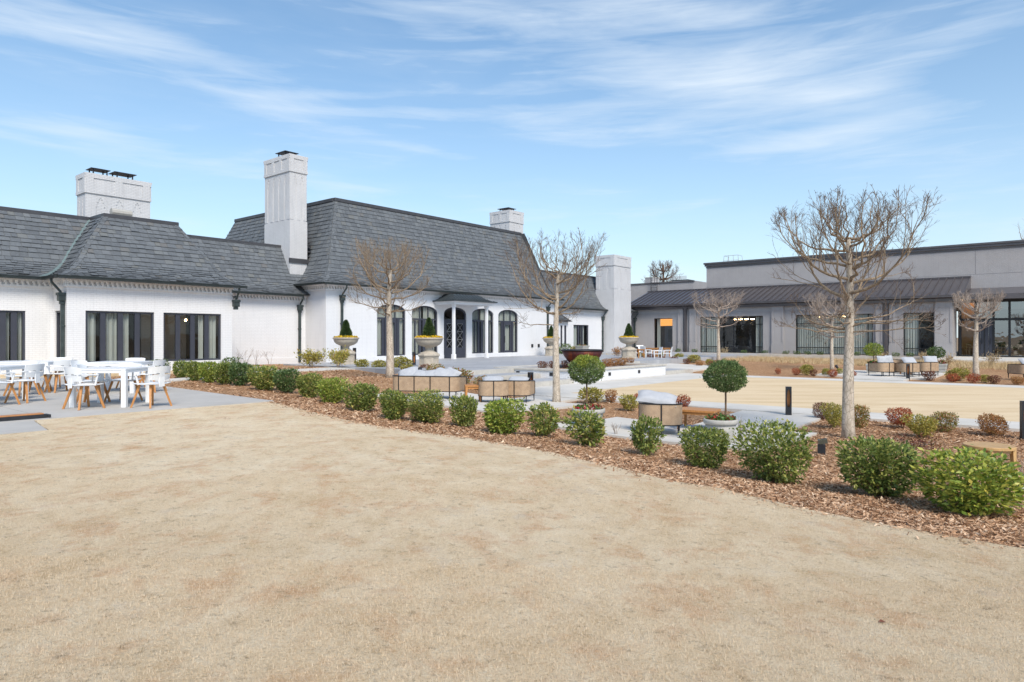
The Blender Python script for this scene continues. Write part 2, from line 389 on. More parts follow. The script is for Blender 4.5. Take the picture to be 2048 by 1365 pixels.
M['curtain'] = curtain()
def bark(name, a, b, dk):
    m, t, out = material(name); co = t.n('ShaderNodeTexCoord').outputs['Object']
    n1 = t.noise(t.mapping(co, (1, 1, .45)), 9, 7, .7, .4); c = t.ramp(n1, [(.3, dk), (.42, a), (.62, b), (.75, a)])
    vo = t.n('ShaderNodeTexVoronoi', dict(feature='DISTANCE_TO_EDGE'), Vector=t.mapping(co, (1, 1, .5)), Scale=16).outputs[0]
    c = t.mix(t.math('LESS_THAN', vo, .05), c, tuple(q * .75 for q in a) + (1,))
    h = t.math('ADD', n1, t.math('MULTIPLY', t.noise(co, 40, 5, .7), .5))
    principled(t, out, c, .85, .2, 0, bump(t, h, .7, .03)); return m
M['bark_pale'] = bark('bark_pale', (.46, .39, .31), (.64, .57, .48), (.3, .235, .17))
M['twig'] = bark('twig', (.28, .21, .145), (.4, .315, .225), (.16, .11, .075))
M['twig_dark'] = bark('twig_dark', (.15, .105, .08), (.23, .17, .13), (.09, .06, .05))
M['stem'] = bark('stem', (.2, .13, .08), (.3, .21, .14), (.1, .07, .045))
M['twig_grey'] = bark('twig_grey', (.38, .31, .26), (.5, .42, .36), (.26, .19, .15))

M['leaf_hedge'] = leafmat('leaf_hedge', [(0, (.055, .085, .022)), (.35, (.125, .18, .04)), (.65, (.235, .285, .07)), (.9, (.42, .42, .11)), (1, (.54, .44, .14))])
M['leaf_bright'] = leafmat('leaf_bright', [(0, (.07, .12, .022)), (.35, (.17, .25, .04)), (.65, (.3, .37, .065)), (.9, (.48, .5, .11)), (1, (.56, .48, .12))])
M['leaf_dark'] = leafmat('leaf_dark', [(0, (.03, .062, .022)), (.4, (.07, .125, .04)), (.75, (.14, .21, .07)), (1, (.28, .34, .13))])
M['leaf_gold'] = leafmat('leaf_gold', [(0, (.07, .12, .022)), (.35, (.17, .25, .04)), (.65, (.32, .37, .06)), (.9, (.52, .5, .1)), (1, (.6, .46, .1))])
M['leaf_ball'] = leafmat('leaf_ball', [(0, (.045, .08, .03)), (.4, (.11, .175, .06)), (.75, (.21, .29, .1)), (1, (.38, .42, .18))])
M['leaf_cone'] = leafmat('leaf_cone', [(0, (.03, .06, .022)), (.5, (.06, .11, .038)), (.85, (.1, .16, .055)), (1, (.18, .22, .09))])
M['leaf_yg'] = leafmat('leaf_yg', [(0, (.11, .12, .025)), (.35, (.26, .25, .05)), (.65, (.42, .37, .08)), (.9, (.56, .47, .13)), (1, (.5, .24, .08))])
M['leaf_red'] = leafmat('leaf_red', [(0, (.13, .03, .018)), (.4, (.33, .075, .035)), (.75, (.5, .15, .07)), (1, (.55, .28, .11))])
M['leaf_rust'] = leafmat('leaf_rust', [(0, (.15, .06, .022)), (.4, (.33, .14, .045)), (.75, (.47, .23, .08)), (1, (.44, .32, .11))])
M['leaf_maroon'] = leafmat('leaf_maroon', [(0, (.06, .02, .018)), (.4, (.15, .05, .035)), (.75, (.25, .1, .055)), (1, (.25, .2, .08))])
M['leaf_mixed'] = leafmat('leaf_mixed', [(0, (.07, .085, .02)), (.4, (.18, .2, .045)), (.62, (.33, .3, .075)), (.8, (.44, .17, .07)), (1, (.5, .2, .08))])
M['petal_yellow'] = leafmat('petal_yellow', [(0, (.5, .27, .01)), (.4, (.72, .45, .015)), (.8, (.8, .58, .04)), (.92, (.06, .11, .02)), (1, (.05, .1, .02))], .15)
M['petal_mixed'] = leafmat('petal_mixed', [(0, (.04, .1, .02)), (.45, (.09, .18, .04)), (.62, (.13, .22, .06)), (.74, (.35, .02, .05)), (.86, (.4, .03, .02)), (1, (.6, .5, .45))], .15)
M['dry_grass'] = leafmat('dry_grass', [(0, (.4, .28, .14)), (.5, (.6, .46, .26)), (1, (.72, .58, .36))], .2, .7, .2)
M['twig_blond'] = leafmat('twig_blond', [(0, (.28, .2, .11)), (.5, (.42, .32, .19)), (1, (.52, .42, .26))], .1, .7, .2)
M['straw'] = leafmat('straw', [(0, (.34, .22, .12)), (.25, (.6, .45, .29)), (.6, (.76, .61, .43)), (.86, (.83, .71, .54)), (.95, (.36, .25, .14)), (1, (.2, .15, .08))], .2, .75, .15)
M['chip'] = leafmat('chip', [(0, (.08, .04, .022)), (.25, (.25, .13, .07)), (.55, (.42, .245, .14)), (.86, (.58, .385, .245)), (1, (.74, .57, .41))], .0, .85, .15)

def ground_mat(name, kind):
    m, t, out = material(name); co = t.n('ShaderNodeTexCoord').outputs['Object']
    if kind == 'lawn':
        big = t.noise(co, .35, 6, .62); mid = t.noise(t.mapping(co, (1.5, 1.1, 1), (0, 0, R(12))), 2.2, 7, .7, .2); fine = t.noise(co, 55, 6, .75)
        f = t.math('ADD', t.math('MULTIPLY', big, .3), t.math('ADD', t.math('MULTIPLY', mid, .42), t.math('MULTIPLY', fine, .42)))
        c = t.ramp(f, [(.38, (.42, .28, .145)), (.47, (.65, .485, .295)), (.57, (.77, .615, .415)), (.68, (.85, .725, .535))])
        red = t.noise(t.mapping(co, (1.3, 1, 1), (0, 0, R(8)), (7, 3, 0)), 1.5, 7, .75, .3); c = t.mix(t.math('MULTIPLY', t.math('SUBTRACT', red, .51, clamp=True), 4.2), c, (.58, .31, .15, 1))
        gr = t.noise(t.mapping(co, (1.3, 1, 1), (0, 0, 0), (17, 9, 0)), 2.1, 7, .75, .3); c = t.mix(t.math('MULTIPLY', t.math('SUBTRACT', gr, .56, clamp=True), 3.2), c, (.62, .54, .45, 1))
        sp1 = t.noise(co, 13, 7, .75); c = t.mix(t.math('MULTIPLY', t.math('SUBTRACT', sp1, .555, clamp=True), 5.0, clamp=True), c, (.2, .14, .085, 1))
        sp2 = t.noise(t.mapping(co, (1, 1, 1), (0, 0, 0), (3, 8, 0)), 34, 5, .8); c = t.mix(t.math('MULTIPLY', t.math('SUBTRACT', sp2, .58, clamp=True), 3.5), c, (.2, .15, .09, 1))
        sp3 = t.noise(t.mapping(co, (1, 1, 1), (0, 0, 0), (13, 1, 0)), 22, 6, .8); c = t.mix(t.math('MULTIPLY', t.math('SUBTRACT', sp3, .56, clamp=True), 2.4), c, (.84, .76, .62, 1))
        h = t.math('ADD', t.math('MULTIPLY', mid, .5), fine); nm = bump(t, h, .9, .03); rg = .9
    elif kind == 'lawn2':
        big = t.noise(t.mapping(co, (.22, 1.2, 1), (0, 0, R(4))), 1.2, 7, .65, .5); fine = t.noise(co, 30, 6, .75)
        f = t.math('ADD', t.math('MULTIPLY', big, .62), t.math('MULTIPLY', fine, .4))
        c = t.ramp(f, [(.34, (.52, .385, .22)), (.5, (.66, .51, .325)), (.62, (.72, .58, .39)), (.76, (.77, .65, .46))])
        h = fine; nm = bump(t, h, .5, .02); rg = .9
    elif kind == 'mulch':
        big = t.noise(co, .5, 6, .65); vo = t.n('ShaderNodeTexVoronoi', None, Vector=t.mapping(co, (1, 2.4, 1), (0, 0, R(35))), Scale=26, Randomness=1.0)
        vo2 = t.n('ShaderNodeTexVoronoi', None, Vector=t.mapping(co, (2.2, 1, 1), (0, 0, R(10))), Scale=30, Randomness=1.0)
        cell = t.n('ShaderNodeRGBToBW', None, Color=vo.outputs['Color']).outputs[0]; cell2 = t.n('ShaderNodeRGBToBW', None, Color=vo2.outputs['Color']).outputs[0]
        f = t.math('ADD', t.math('MULTIPLY', cell, .4), t.math('ADD', t.math('MULTIPLY', cell2, .3), t.math('MULTIPLY', big, .34)))
        c = t.ramp(f, [(.25, (.18, .084, .04)), (.42, (.41, .215, .105)), (.6, (.59, .35, .19)), (.8, (.74, .53, .34))])
        h = t.math('ADD', vo.outputs[0], vo2.outputs[0]); nm = bump(t, h, .9, .03); rg = .9
    elif kind in ('concrete', 'concrete_old'):
        big = t.noise(co, .8, 7, .65); fine = t.noise(co, 60, 4, .6); f = t.math('ADD', t.math('MULTIPLY', big, .7), t.math('MULTIPLY', fine, .3))
        c = t.ramp(f, [(.35, (.52, .495, .45)), (.65, (.66, .63, .58))] if kind == 'concrete' else [(.35, (.4, .385, .36)), (.65, (.5, .48, .45))])
        sp = t.noise(co, 5, 8, .75); c = t.mix(t.math('MULTIPLY', t.math('SUBTRACT', sp, .62, clamp=True), 2.0), c, (.3, .29, .27, 1))
        nm = bump(t, fine, .15, .005); rg = .8
    elif kind == 'paver':
        br = t.n('ShaderNodeTexBrick', dict(offset=.5), Vector=co, Color1=(.34, .35, .37, 1), Color2=(.42, .43, .45, 1), Mortar=(.24, .24, .25, 1), Scale=1.0, Mortar_Size=.006, Mortar_Smooth=.2, Brick_Width=1.2, Row_Height=.6)
        big = t.noise(co, 1.2, 6, .65); c = t.mix(t.math('MULTIPLY', t.math('SUBTRACT', big, .4, clamp=True), 1.0), br.outputs[0], (.3, .31, .33, 1))
        nm = bump(t, t.noise(co, 50, 4, .6), .1, .005); rg = .55
    else:
        big = t.noise(co, .06, 8, .7); fine = t.noise(co, 6, 6, .7); f = t.math('ADD', t.math('MULTIPLY', big, .6), t.math('MULTIPLY', fine, .4))
        c = t.ramp(f, [(.35, (.2, .13, .08)), (.65, (.36, .27, .17))]); nm = bump(t, fine, .5, .03); rg = .95
    principled(t, out, c, rg, .15, 0, nm); return m
for k in ('lawn', 'lawn2', 'mulch', 'concrete', 'concrete_old', 'paver', 'ground'): M['g_' + k] = ground_mat('g_' + k, k)

# ================================================================== SETTING: ground, lawns, beds, paving
def axis_pts(a, b, step, far):
    inner = list(np.arange(a, b + 1e-6, step)); g = [inner[0]]; s = step
    while g[0] > -far: s *= 1.45; g.insert(0, g[0] - s)
    h = []; p = inner[-1]; s = step
    while p < far: s *= 1.45; p += s; h.append(p)
    return np.array(g + inner[1:] + h)
def sheet_grid(name, xs, ys, dz, mat):
    X, Y = np.meshgrid(xs, ys); Z = hts(X, Y) + dz; nx = len(xs); ny = len(ys)
    idx = np.arange(nx * ny).reshape(ny, nx)
    Fc = np.stack([idx[:-1, :-1], idx[:-1, 1:], idx[1:, 1:], idx[1:, :-1]], -1).reshape(-1, 4)
    return np_mesh(name, np.stack([X.ravel(), Y.ravel(), Z.ravel()], 1), Fc, mat, None, True)
props(sheet_grid('ground', axis_pts(-32, 46, 1.0, 900), axis_pts(-8, 74, 1.0, 900), -.06, M['g_ground']), kind='structure')

def inside(poly, x, y):
    poly = np.array(poly); x = np.asarray(x); y = np.asarray(y); c = np.zeros(x.shape, bool); j = len(poly) - 1
    for i in range(len(poly)):
        xi, yi = poly[i]; xj, yj = poly[j]
        k = ((yi > y) != (yj > y)) & (x < (xj - xi) * (y - yi) / (yj - yi + 1e-12) + xi); c ^= k; j = i
    return c
def drape(name, poly, dz, mat, step=.5, wob=0.0, seed=1, z=None, skirt=.12):
    """a sheet over the terrain bounded by poly, with a short skirt so it has thickness"""
    rg = np.random.default_rng(seed); edge = []
    for i in range(len(poly)):
        a = np.array(poly[i]); b = np.array(poly[(i + 1) % len(poly)]); L = np.linalg.norm(b - a); n = max(1, int(L / (step * .5)))
        for k in range(n):
            p = a + (b - a) * k / n
            if wob: p = p + rg.normal(0, wob, 2)
            edge.append(p)
    edge = np.array(edge); x0, y0 = edge.min(0); x1, y1 = edge.max(0)
    gx, gy = np.meshgrid(np.arange(x0, x1, step), np.arange(y0, y1, step)); gx = gx.ravel(); gy = gy.ravel()
    gx = gx + rg.uniform(-.1, .1, gx.shape) * step; gy = gy + rg.uniform(-.1, .1, gy.shape) * step
    k = inside(edge, gx, gy); P = np.concatenate([edge, np.stack([gx[k], gy[k]], 1)])
    vs, es, fs, *_ = delaunay_2d_cdt([Vector(p) for p in P], [], [list(range(len(edge)))], 1, 1e-5)
    V = np.array([(v.x, v.y) for v in vs]); Z = (hts(V[:, 0], V[:, 1]) + dz) if z is None else np.full(len(V), z)
    mb = MB(); mb.add([(a, b, c) for (a, b), c in zip(V, Z)], [tuple(f) for f in fs])
    if skirt:
        E = len(edge); ez = (hts(edge[:, 0], edge[:, 1]) + dz) if z is None else np.full(E, z)
        mb.add([(p[0], p[1], q) for p, q in zip(edge, ez)] + [(p[0], p[1], q - skirt) for p, q in zip(edge, ez)],
               [((i + 1) % E, i, E + i, E + (i + 1) % E) for i in range(E)])
    o = mb.build(name, mat); o.data.polygons.foreach_set('use_smooth', [len(p.vertices) == 3 for p in o.data.polygons]); return o
def rect(u0, u1, v0, v1): return [uv(u0, v0), uv(u1, v0), uv(u1, v1), uv(u0, v1)]

lawn_edge_px = [(540,803),(600,818),(680,838),(760,853),(840,864),(920,874),(1000,887),(1080,900),(1160,917),(1250,938),(1310,955),(1370,966),(1440,976),(1520,997),(1600,1017),(1690,1033),(1780,1050),(1900,1072),(2048,1097)]
lawn_edge = [hit(*p, .03) for p in lawn_edge_px]
pad_corner = [hit(65, 843), hit(95, 865), hit(0, 874), hit(-260, 900)]
e_ = lawn_edge[-1]; e2 = lawn_edge[-2]
lawn_right = [(e_[0] + (e_[0]-e2[0])*k, e_[1] + (e_[1]-e2[1])*k) for k in (2, 5, 9)]
lawn_poly = lawn_edge + lawn_right + [(9, -5), (-14, -5)] + pad_corner[::-1]
props(drape('lawn', lawn_poly, .03, M['g_lawn'], .5, .018, 3), kind='structure')
bed_poly = lawn_edge + lawn_right + [uv(-6, -44), uv(34, -44), uv(34.2, -1), uv(20, 1.5), uv(20, -.4), uv(-.2, -.4), uv(-1.2, 1.7), uv(-6.2, 1.7), uv(-6.2, -4.2), uv(-12.6, -4.2), uv(-13, -16.9)]
props(drape('mulch_bed', bed_poly, .0, M['g_mulch'], .34, .0, 4), kind='structure')

def slab(name, us, vs, z, th, mat, gap=.006, skip=()):
    mb = MB()
    for i in range(len(us) - 1):
        for j in range(len(vs) - 1):
            if (i, j) in skip: continue
            p = [uv(us[i] + gap, vs[j] + gap), uv(us[i+1] - gap, vs[j] + gap), uv(us[i+1] - gap, vs[j+1] - gap), uv(us[i] + gap, vs[j+1] - gap)]
            mb.prism(p, z - th, z)
    return props(mb.build(name, mat), kind='structure')
# dining patio of broom-finished slabs and the narrow lower pad in front of it
mbp = MB(); ups = [-40, -36, -32.2, -29.2, -26.2, -23.2, -20.2, -17.2, -14.9]; vps = [-17.02, -14.2, -11.4, -8.6, -5.8, -3.3]
redge = {-17.02: -13.15, -14.2: -13.0, -11.4: -12.8, -8.6: -12.6, -5.8: -12.5, -3.3: -12.45}
for i in range(len(ups)):
    for j in range(len(vps) - 1):
        g = .007; a0 = ups[i]; v0, v1 = vps[j], vps[j+1]
        b0, b1 = (ups[i+1], ups[i+1]) if i < len(ups) - 1 else (redge[v0], redge[v1])
        if v1 > -4 and False: continue
        mbp.prism([uv(a0+g, v0+g), uv(b0-g, v0+g), uv(b1-g, v1-g), uv(a0+g, v1-g)], -.15, .045)
props(mbp.build('patio', M['g_concrete_old']), kind='structure')
pc = pad_corner; mb = MB()
l1 = (pc[0][0] + (-UX) * 9, pc[0][1] + (-UY) * 9)
mb.prism([(pc[0][0]+.02, pc[0][1]-.03), (l1[0], l1[1]-.03), pc[3], pc[2], pc[1]], -.12, .036); props(mb.build('path', M['g_concrete_old']), kind='structure')
# dry strip between patio and house
props(drape('planting_strip', rect(-12.3, -6.4, -3.25, -2.28) , .05, M['g_lawn2'], .4, .01, 5), kind='structure')
props(drape('planting_strip', rect(-30, -12.55, -3.25, -.82), .05, M['g_lawn2'], .4, .01, 6), kind='structure')
# narrow garden path by the house
def ribbon(pts, wdt):
    L = []; Rr = []
    for i, p in enumerate(pts):
        a = pts[max(i-1, 0)]; b = pts[min(i+1, len(pts)-1)]; d = np.array(b) - np.array(a); d = d / np.linalg.norm(d); n = np.array([-d[1], d[0]])
        L.append(tuple(np.array(p) + n * wdt / 2)); Rr.append(tuple(np.array(p) - n * wdt / 2))
    return [uv(*p) for p in L + Rr[::-1]]
props(drape('path', ribbon([(-12.4, -8.4), (-10, -7.4), (-8, -6.2), (-6.2, -4.4), (-5.2, -2.6), (-5.0, -.6)], 1.0), .03, M['g_concrete'], .4), kind='structure')
props(drape('path', ribbon([(-6.3, -5.6), (-5.0, -5.6), (-3.6, -5.3), (-2.55, -5.2)], 1.1), .034, M['g_concrete'], .4), kind='structure')
# terrace in front of the arched doors, steps down, raised planter
slab('terrace', [-2.5, 34.4], [-11.4, -.02], .05, .5, M['g_paver'], .0)
slab('terrace', [20.1, 34.4], [0.0, 1.78], .05, .3, M['g_paver'], .0)
STEP = .167
def step_edge(u0, u1, v0, v1, z): slab('step', [u0, u1], [v0, v1], z, .45, M['cap_stone'], 0)
for i, (v0, v1) in enumerate([(-13.1, -11.4), (-14.8, -13.1)]):
    z = .05 - STEP * (i + 1)
    slab('step_landing', [-2.75, 1.28], [v0 + .3, v1 - .3 if i else v1], z - .003, .4, M['g_paver'], 0)
    step_edge(-2.75, 1.28, v0, v0 + .3, z)
    slab('step_landing', [9.12, 12.2], [v0 + .3, v1 - .3 if i else v1], z - .003, .4, M['g_paver'], 0)
    step_edge(9.12, 12.2, v0, v0 + .3, z)
step_edge(-2.75, 1.28, -11.7, -11.4, .05 + .002); 
step_edge(9.12, 12.2, -11.7, -11.4, .05 + .002)
ZW = -.45
slab('walk', [-4.0, -.2, 3.6, 7.4, 11.2], [-17.3, -14.81], ZW, .25, M['g_concrete'], .005)
slab('walk', [-4.0, -2.6], [-45, -41, -37, -33, -29, -25, -21, -17.31], ZW, .25, M['g_concrete'], .005)
slab('walk', [9.7, 11.1], [-45, -41, -37, -33, -29, -25, -21, -17.31], ZW, .25, M['g_concrete'], .005)
lw2 = slab('lawn', [-2.59, 9.69], [-45, -17.31], ZW - .004, .2, M['g_lawn2'], 0)
# seating pads: two near, two far
for (a, b, c, d) in [(-9.3, -5.2, -19.6, -14.6), (-5.2, -4.02, -18.6, -17.0), (-10.1, -7.0, -26.2, -21.7), (-7.0, -4.02, -25.6, -23.6), (-11.4, -8.2, -33.2, -29.6)]:
    props(drape('seating_pad', rect(a, b, c, d), .06, M['g_concrete'], .5), kind='structure')
for (a, b, c, d) in [(13.0, 17.6, -25.3, -20.6), (11.12, 13.0, -24.6, -22.4), (12.6, 16.4, -14.6, -9.4), (11.12, 12.6, -14.2, -11.6), (12.8, 17.0, -36, -30.5)]:
    props(drape('seating_pad', rect(a, b, c, d), .08, M['g_concrete'], .5, skirt=.25), kind='structure')
props(drape('path', ribbon([(30.6, -27.2), (33, -27), (38, -27)], 9.0), .16, M['g_concrete'], .6, skirt=.25), kind='structure')
props(drape('path', rect(30.9, 31.5, -22.4, -7.0), .24, M['cap_stone'], .6, skirt=.3), kind='structure')
props(drape('terrace', rect(24.6, 33.5, -6.8, -.3), .075, M['g_concrete'], .6, skirt=.2), kind='structure')

# ================================================================== WALL, WINDOW AND ROOF BUILDERS
class Wall:
    """plane with s along it, d inward depth. kinds: 'u' faces -v, 'v' faces -u, 'U' faces +v, 'V' faces +u"""
    def __init__(s, kind, fixed): s.k = kind; s.f = fixed
    def P(s, a, d, z):
        if s.k == 'u': return (a, s.f + d, z)
        if s.k == 'U': return (a, s.f - d, z)
        if s.k == 'v': return (s.f + d, a, z)
        return (s.f - d, a, z)
    def flip(s): return s.k in ('U', 'v')
    def q(s, mb, *pts):
        pts = [s.P(*p) for p in pts]; mb.quad(*(pts[::-1] if s.flip() else pts))
    def box(s, mb, a0, a1, d0, d1, z0, z1):
        p = s.P(a0, d0, z0); r = s.P(a1, d1, z1); mb.box(p[0], r[0], p[1], r[1], z0, z1)
def arch_z(a, a0, a1, z1, rise):
    if rise <= 0: return z1
    c = (a0 + a1) / 2; h = (a1 - a0) / 2; t = max(0.0, 1 - ((a - c) / h) ** 2); return z1 - rise + rise * t ** .5
def arch_s(a0, a1, n=20):
    c = (a0 + a1) / 2; h = (a1 - a0) / 2; return [c - h * math.cos(math.pi * i / n) for i in range(n + 1)]
def wall_mesh(mb, W, s0, s1, z0, z1, ops=(), depth=.2):
    x = s0
    for (a0, a1, b0, b1, rise) in sorted(ops):
        W.q(mb, (x, 0, z0), (a0, 0, z0), (a0, 0, z1), (x, 0, z1))
        if b0 > z0 + .001: W.q(mb, (a0, 0, z0), (a1, 0, z0), (a1, 0, b0), (a0, 0, b0))
        ss = arch_s(a0, a1) if rise else [a0, a1]
        for p, q in zip(ss, ss[1:]):
            zp = arch_z(p, a0, a1, b1, rise); zq = arch_z(q, a0, a1, b1, rise)
            W.q(mb, (p, 0, zp), (q, 0, zq), (q, 0, z1), (p, 0, z1)); W.q(mb, (p, depth, zp), (q, depth, zq), (q, 0, zq), (p, 0, zp))
        zs = b1 - rise
        W.q(mb, (a0, 0, b0), (a0, depth, b0), (a0, depth, zs), (a0, 0, zs)); W.q(mb, (a1, depth, b0), (a1, 0, b0), (a1, 0, zs), (a1, depth, zs))
        W.q(mb, (a0, 0, b0), (a1, 0, b0), (a1, depth, b0), (a0, depth, b0))
        x = a1
    W.q(mb, (x, 0, z0), (s1, 0, z0), (s1, 0, z1), (x, 0, z1))
def window(parent, off, W, a0, a1, b0, b1, rise=0, cols=(), transom=None, wide=(), curtain=None, fw=.07, name='window', d0=.07, d1=.15, mat='frame', glass='glass', top_cols=None, hbars=(), blank=(), door=None, cseed=0):
    """frame with mullions; pane and curtain hang under it as sub-parts. cols in metres from a0"""
    fr = MB(off); gl = MB(off)
    zs = b1 - rise
    W.box(fr, a0, a0 + fw, d0, d1, b0, zs); W.box(fr, a1 - fw, a1, d0, d1, b0, zs); W.box(fr, a0 + fw, a1 - fw, d0, d1, b0, b0 + fw)
    if rise:
        ss = arch_s(a0, a1)
        for p, q in zip(ss, ss[1:]):
            c = (a0 + a1) / 2; k = (a1 - a0 - 2 * fw) / (a1 - a0); pi, qi = c + (p - c) * k, c + (q - c) * k
            zo0, zo1 = arch_z(p, a0, a1, b1, rise), arch_z(q, a0, a1, b1, rise); zi0, zi1 = arch_z(pi, a0 + fw, a1 - fw, b1 - fw, rise - .02), arch_z(qi, a0 + fw, a1 - fw, b1 - fw, rise - .02)
            W.q(fr, (pi, d0, zi0), (qi, d0, zi1), (q, d0, zo1), (p, d0, zo0)); W.q(fr, (pi, d1, zi0), (qi, d1, zi1), (qi, d0, zi1), (pi, d0, zi0))
    else: W.box(fr, a0 + fw, a1 - fw, d0, d1, b1 - fw, b1)
    tz = transom if transom is not None else b1 - fw
    bars = [a0 + c for c in cols]
    for i, c in enumerate(bars):
        h = (.09 if i in wide else .035); W.box(fr, c - h, c + h, d0 + .012, d1 - .012, b0 + fw, tz if transom is not None else (arch_z(c, a0, a1, b1, rise) - fw * .8))
    if transom is not None:
        W.box(fr, a0 + fw, a1 - fw, d0 + .006, d1 - .006, tz - .05, tz + .05)
        for c in ([a0 + c for c in top_cols] if top_cols is not None else bars): W.box(fr, c - .025, c + .025, d0 + .012, d1 - .012, tz + .05, arch_z(c, a0, a1, b1, rise) - fw * .8)
    for hz in hbars: W.box(fr, a0 + fw, a1 - fw, d0 + .014, d1 - .014, hz - .03, hz + .03)
    for (c0, c1, y0, y1) in blank: W.box(fr, a0 + c0, a0 + c1, d0 + .008, d1 - .008, y0, y1)
    f = fr.build(name, M[mat], parent)
    ss = arch_s(a0 + fw * .6, a1 - fw * .6) if rise else [a0 + fw * .6, a1 - fw * .6]
    for p, q in zip(ss, ss[1:]):
        W.q(gl, (p, (d0+d1)/2 + .01, b0 + fw * .6), (q, (d0+d1)/2 + .01, b0 + fw * .6), (q, (d0+d1)/2 + .01, arch_z(q, a0, a1, b1, rise) - fw * .6), (p, (d0+d1)/2 + .01, arch_z(p, a0, a1, b1, rise) - fw * .6))
    g = gl.build('pane', M[glass], f)
    if curtain:
        rg = random.Random(cseed * 31 + int(a0 * 100))
        for (c0, c1) in curtain:
            cu = MB(off)
            n = max(6, int((c1 - c0) / .025)); ph = rg.uniform(0, 6)
            pts = [(a0 + c0 + (c1 - c0) * i / n, .26 + .045 * math.sin(i * .95 + ph + .6 * math.sin(i * .21 + ph)) + .02 * math.sin(i * 2.3)) for i in range(n + 1)]
            for p, q in zip(pts, pts[1:]):
                zt = min(arch_z(p[0], a0, a1, b1, rise), arch_z(q[0], a0, a1, b1, rise)) if rise else b1
                W.q(cu, (p[0], p[1], b0 - .2), (q[0], q[1], b0 - .2), (q[0], q[1], zt + .05), (p[0], p[1], zt + .05))
            cu.build('curtain', M['curtain'], f, True)
    return f
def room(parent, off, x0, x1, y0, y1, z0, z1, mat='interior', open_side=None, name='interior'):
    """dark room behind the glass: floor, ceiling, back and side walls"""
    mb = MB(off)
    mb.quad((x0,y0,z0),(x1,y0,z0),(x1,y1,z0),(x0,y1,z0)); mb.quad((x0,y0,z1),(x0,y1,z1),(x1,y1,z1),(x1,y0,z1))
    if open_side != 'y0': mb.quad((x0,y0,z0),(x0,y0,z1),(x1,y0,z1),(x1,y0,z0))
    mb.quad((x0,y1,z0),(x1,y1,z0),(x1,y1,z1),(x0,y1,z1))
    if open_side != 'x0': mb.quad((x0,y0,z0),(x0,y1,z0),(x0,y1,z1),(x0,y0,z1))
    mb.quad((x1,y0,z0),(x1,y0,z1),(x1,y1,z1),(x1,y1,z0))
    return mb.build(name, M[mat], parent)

def prof_at(prof, t):
    acc = 0
    for (a, b) in zip(prof, prof[1:]):
        L = math.hypot(b[0]-a[0], b[1]-a[1])
        if t <= acc + L or b is prof[-1]:
            k = (t - acc) / L; k = min(k, 1.0); dx_, dz_ = (b[0]-a[0]) / L, (b[1]-a[1]) / L
            return a[0] + (b[0]-a[0]) * k, a[1] + (b[1]-a[1]) * k, -dz_, dx_
        acc += L
def prof_len(prof): return sum(math.hypot(b[0]-a[0], b[1]-a[1]) for a, b in zip(prof, prof[1:]))
def smooth_prof(pts, n=10):
    """round the flare with Catmull-Rom"""
    P = [pts[0]] + list(pts) + [pts[-1]]; out = []
    for i in range(1, len(P) - 2):
        for k in range(n):
            t = k / n; q = []
            for c in (0, 1):
                a, b, c_, d = P[i-1][c], P[i][c], P[i+1][c], P[i+2][c]
                q.append(.5 * (2*b + (c_-a)*t + (2*a-5*b+4*c_-d)*t*t + (-a+3*b-3*c_+d)*t**3))
            out.append(tuple(q))
    return out + [pts[-1]]
def slates(mb, W, prof, zb, L, Rf, expo=.24, flare_expo=.15, flare=1.0, wid=.27, seed=1):
    """rows of individual overlapping slates on a roof plane, butts lifted off the row below; L(d), R(d) bound the row"""
    rg = random.Random(seed); T = prof_len(prof); t = 0.0; th = .036
    while t < T - .02:
        e = (flare_expo if t < flare else expo) * rg.uniform(.96, 1.04); t1 = min(t + e, T)
        d0_, z0_, nd0, nz0 = prof_at(prof, t); d1_, z1_, nd1, nz1 = prof_at(prof, min(t1 + .03, T))
        hi = (d1_ + nd1 * .006, z1_ + nz1 * .006); l0, r0, l1, r1 = L(d0_), Rf(d0_), L(d1_), Rf(d1_); a = min(l0, l1) - rg.uniform(0, wid)
        W.q(mb, (l0, d0_ + .01, zb + z0_ - .012), (r0, d0_ + .01, zb + z0_ - .012), (r1, d1_ + .01, zb + z1_ - .012), (l1, d1_ + .01, zb + z1_ - .012))
        while a < max(r0, r1):
            b = a + wid * rg.uniform(.7, 1.35); g = .007; jt = rg.uniform(-.014, .014); h = th * rg.uniform(.75, 1.25)
            p0, p1 = max(a + g, l0), min(b - g, r0); q0, q1 = max(a + g, l1), min(b - g, r1); p1 = max(p1, p0); q1 = max(q1, q0)
            if (p1 - p0) + (q1 - q0) > .02:
                A = (d0_ + nd0 * h, zb + z0_ + nz0 * h + jt); B = (d0_ + nd0 * (h - .011), zb + z0_ + nz0 * (h - .011) + jt)
                W.q(mb, (p0, *A), (p1, *A), (q1, hi[0], zb + hi[1]), (q0, hi[0], zb + hi[1])); W.q(mb, (p0, *B), (p1, *B), (p1, *A), (p0, *A)); W.q(mb, (q0, hi[0], zb + hi[1] - .011), (q1, hi[0], zb + hi[1] - .011), (p1, *B), (p0, *B))
            a = b
        t = t1
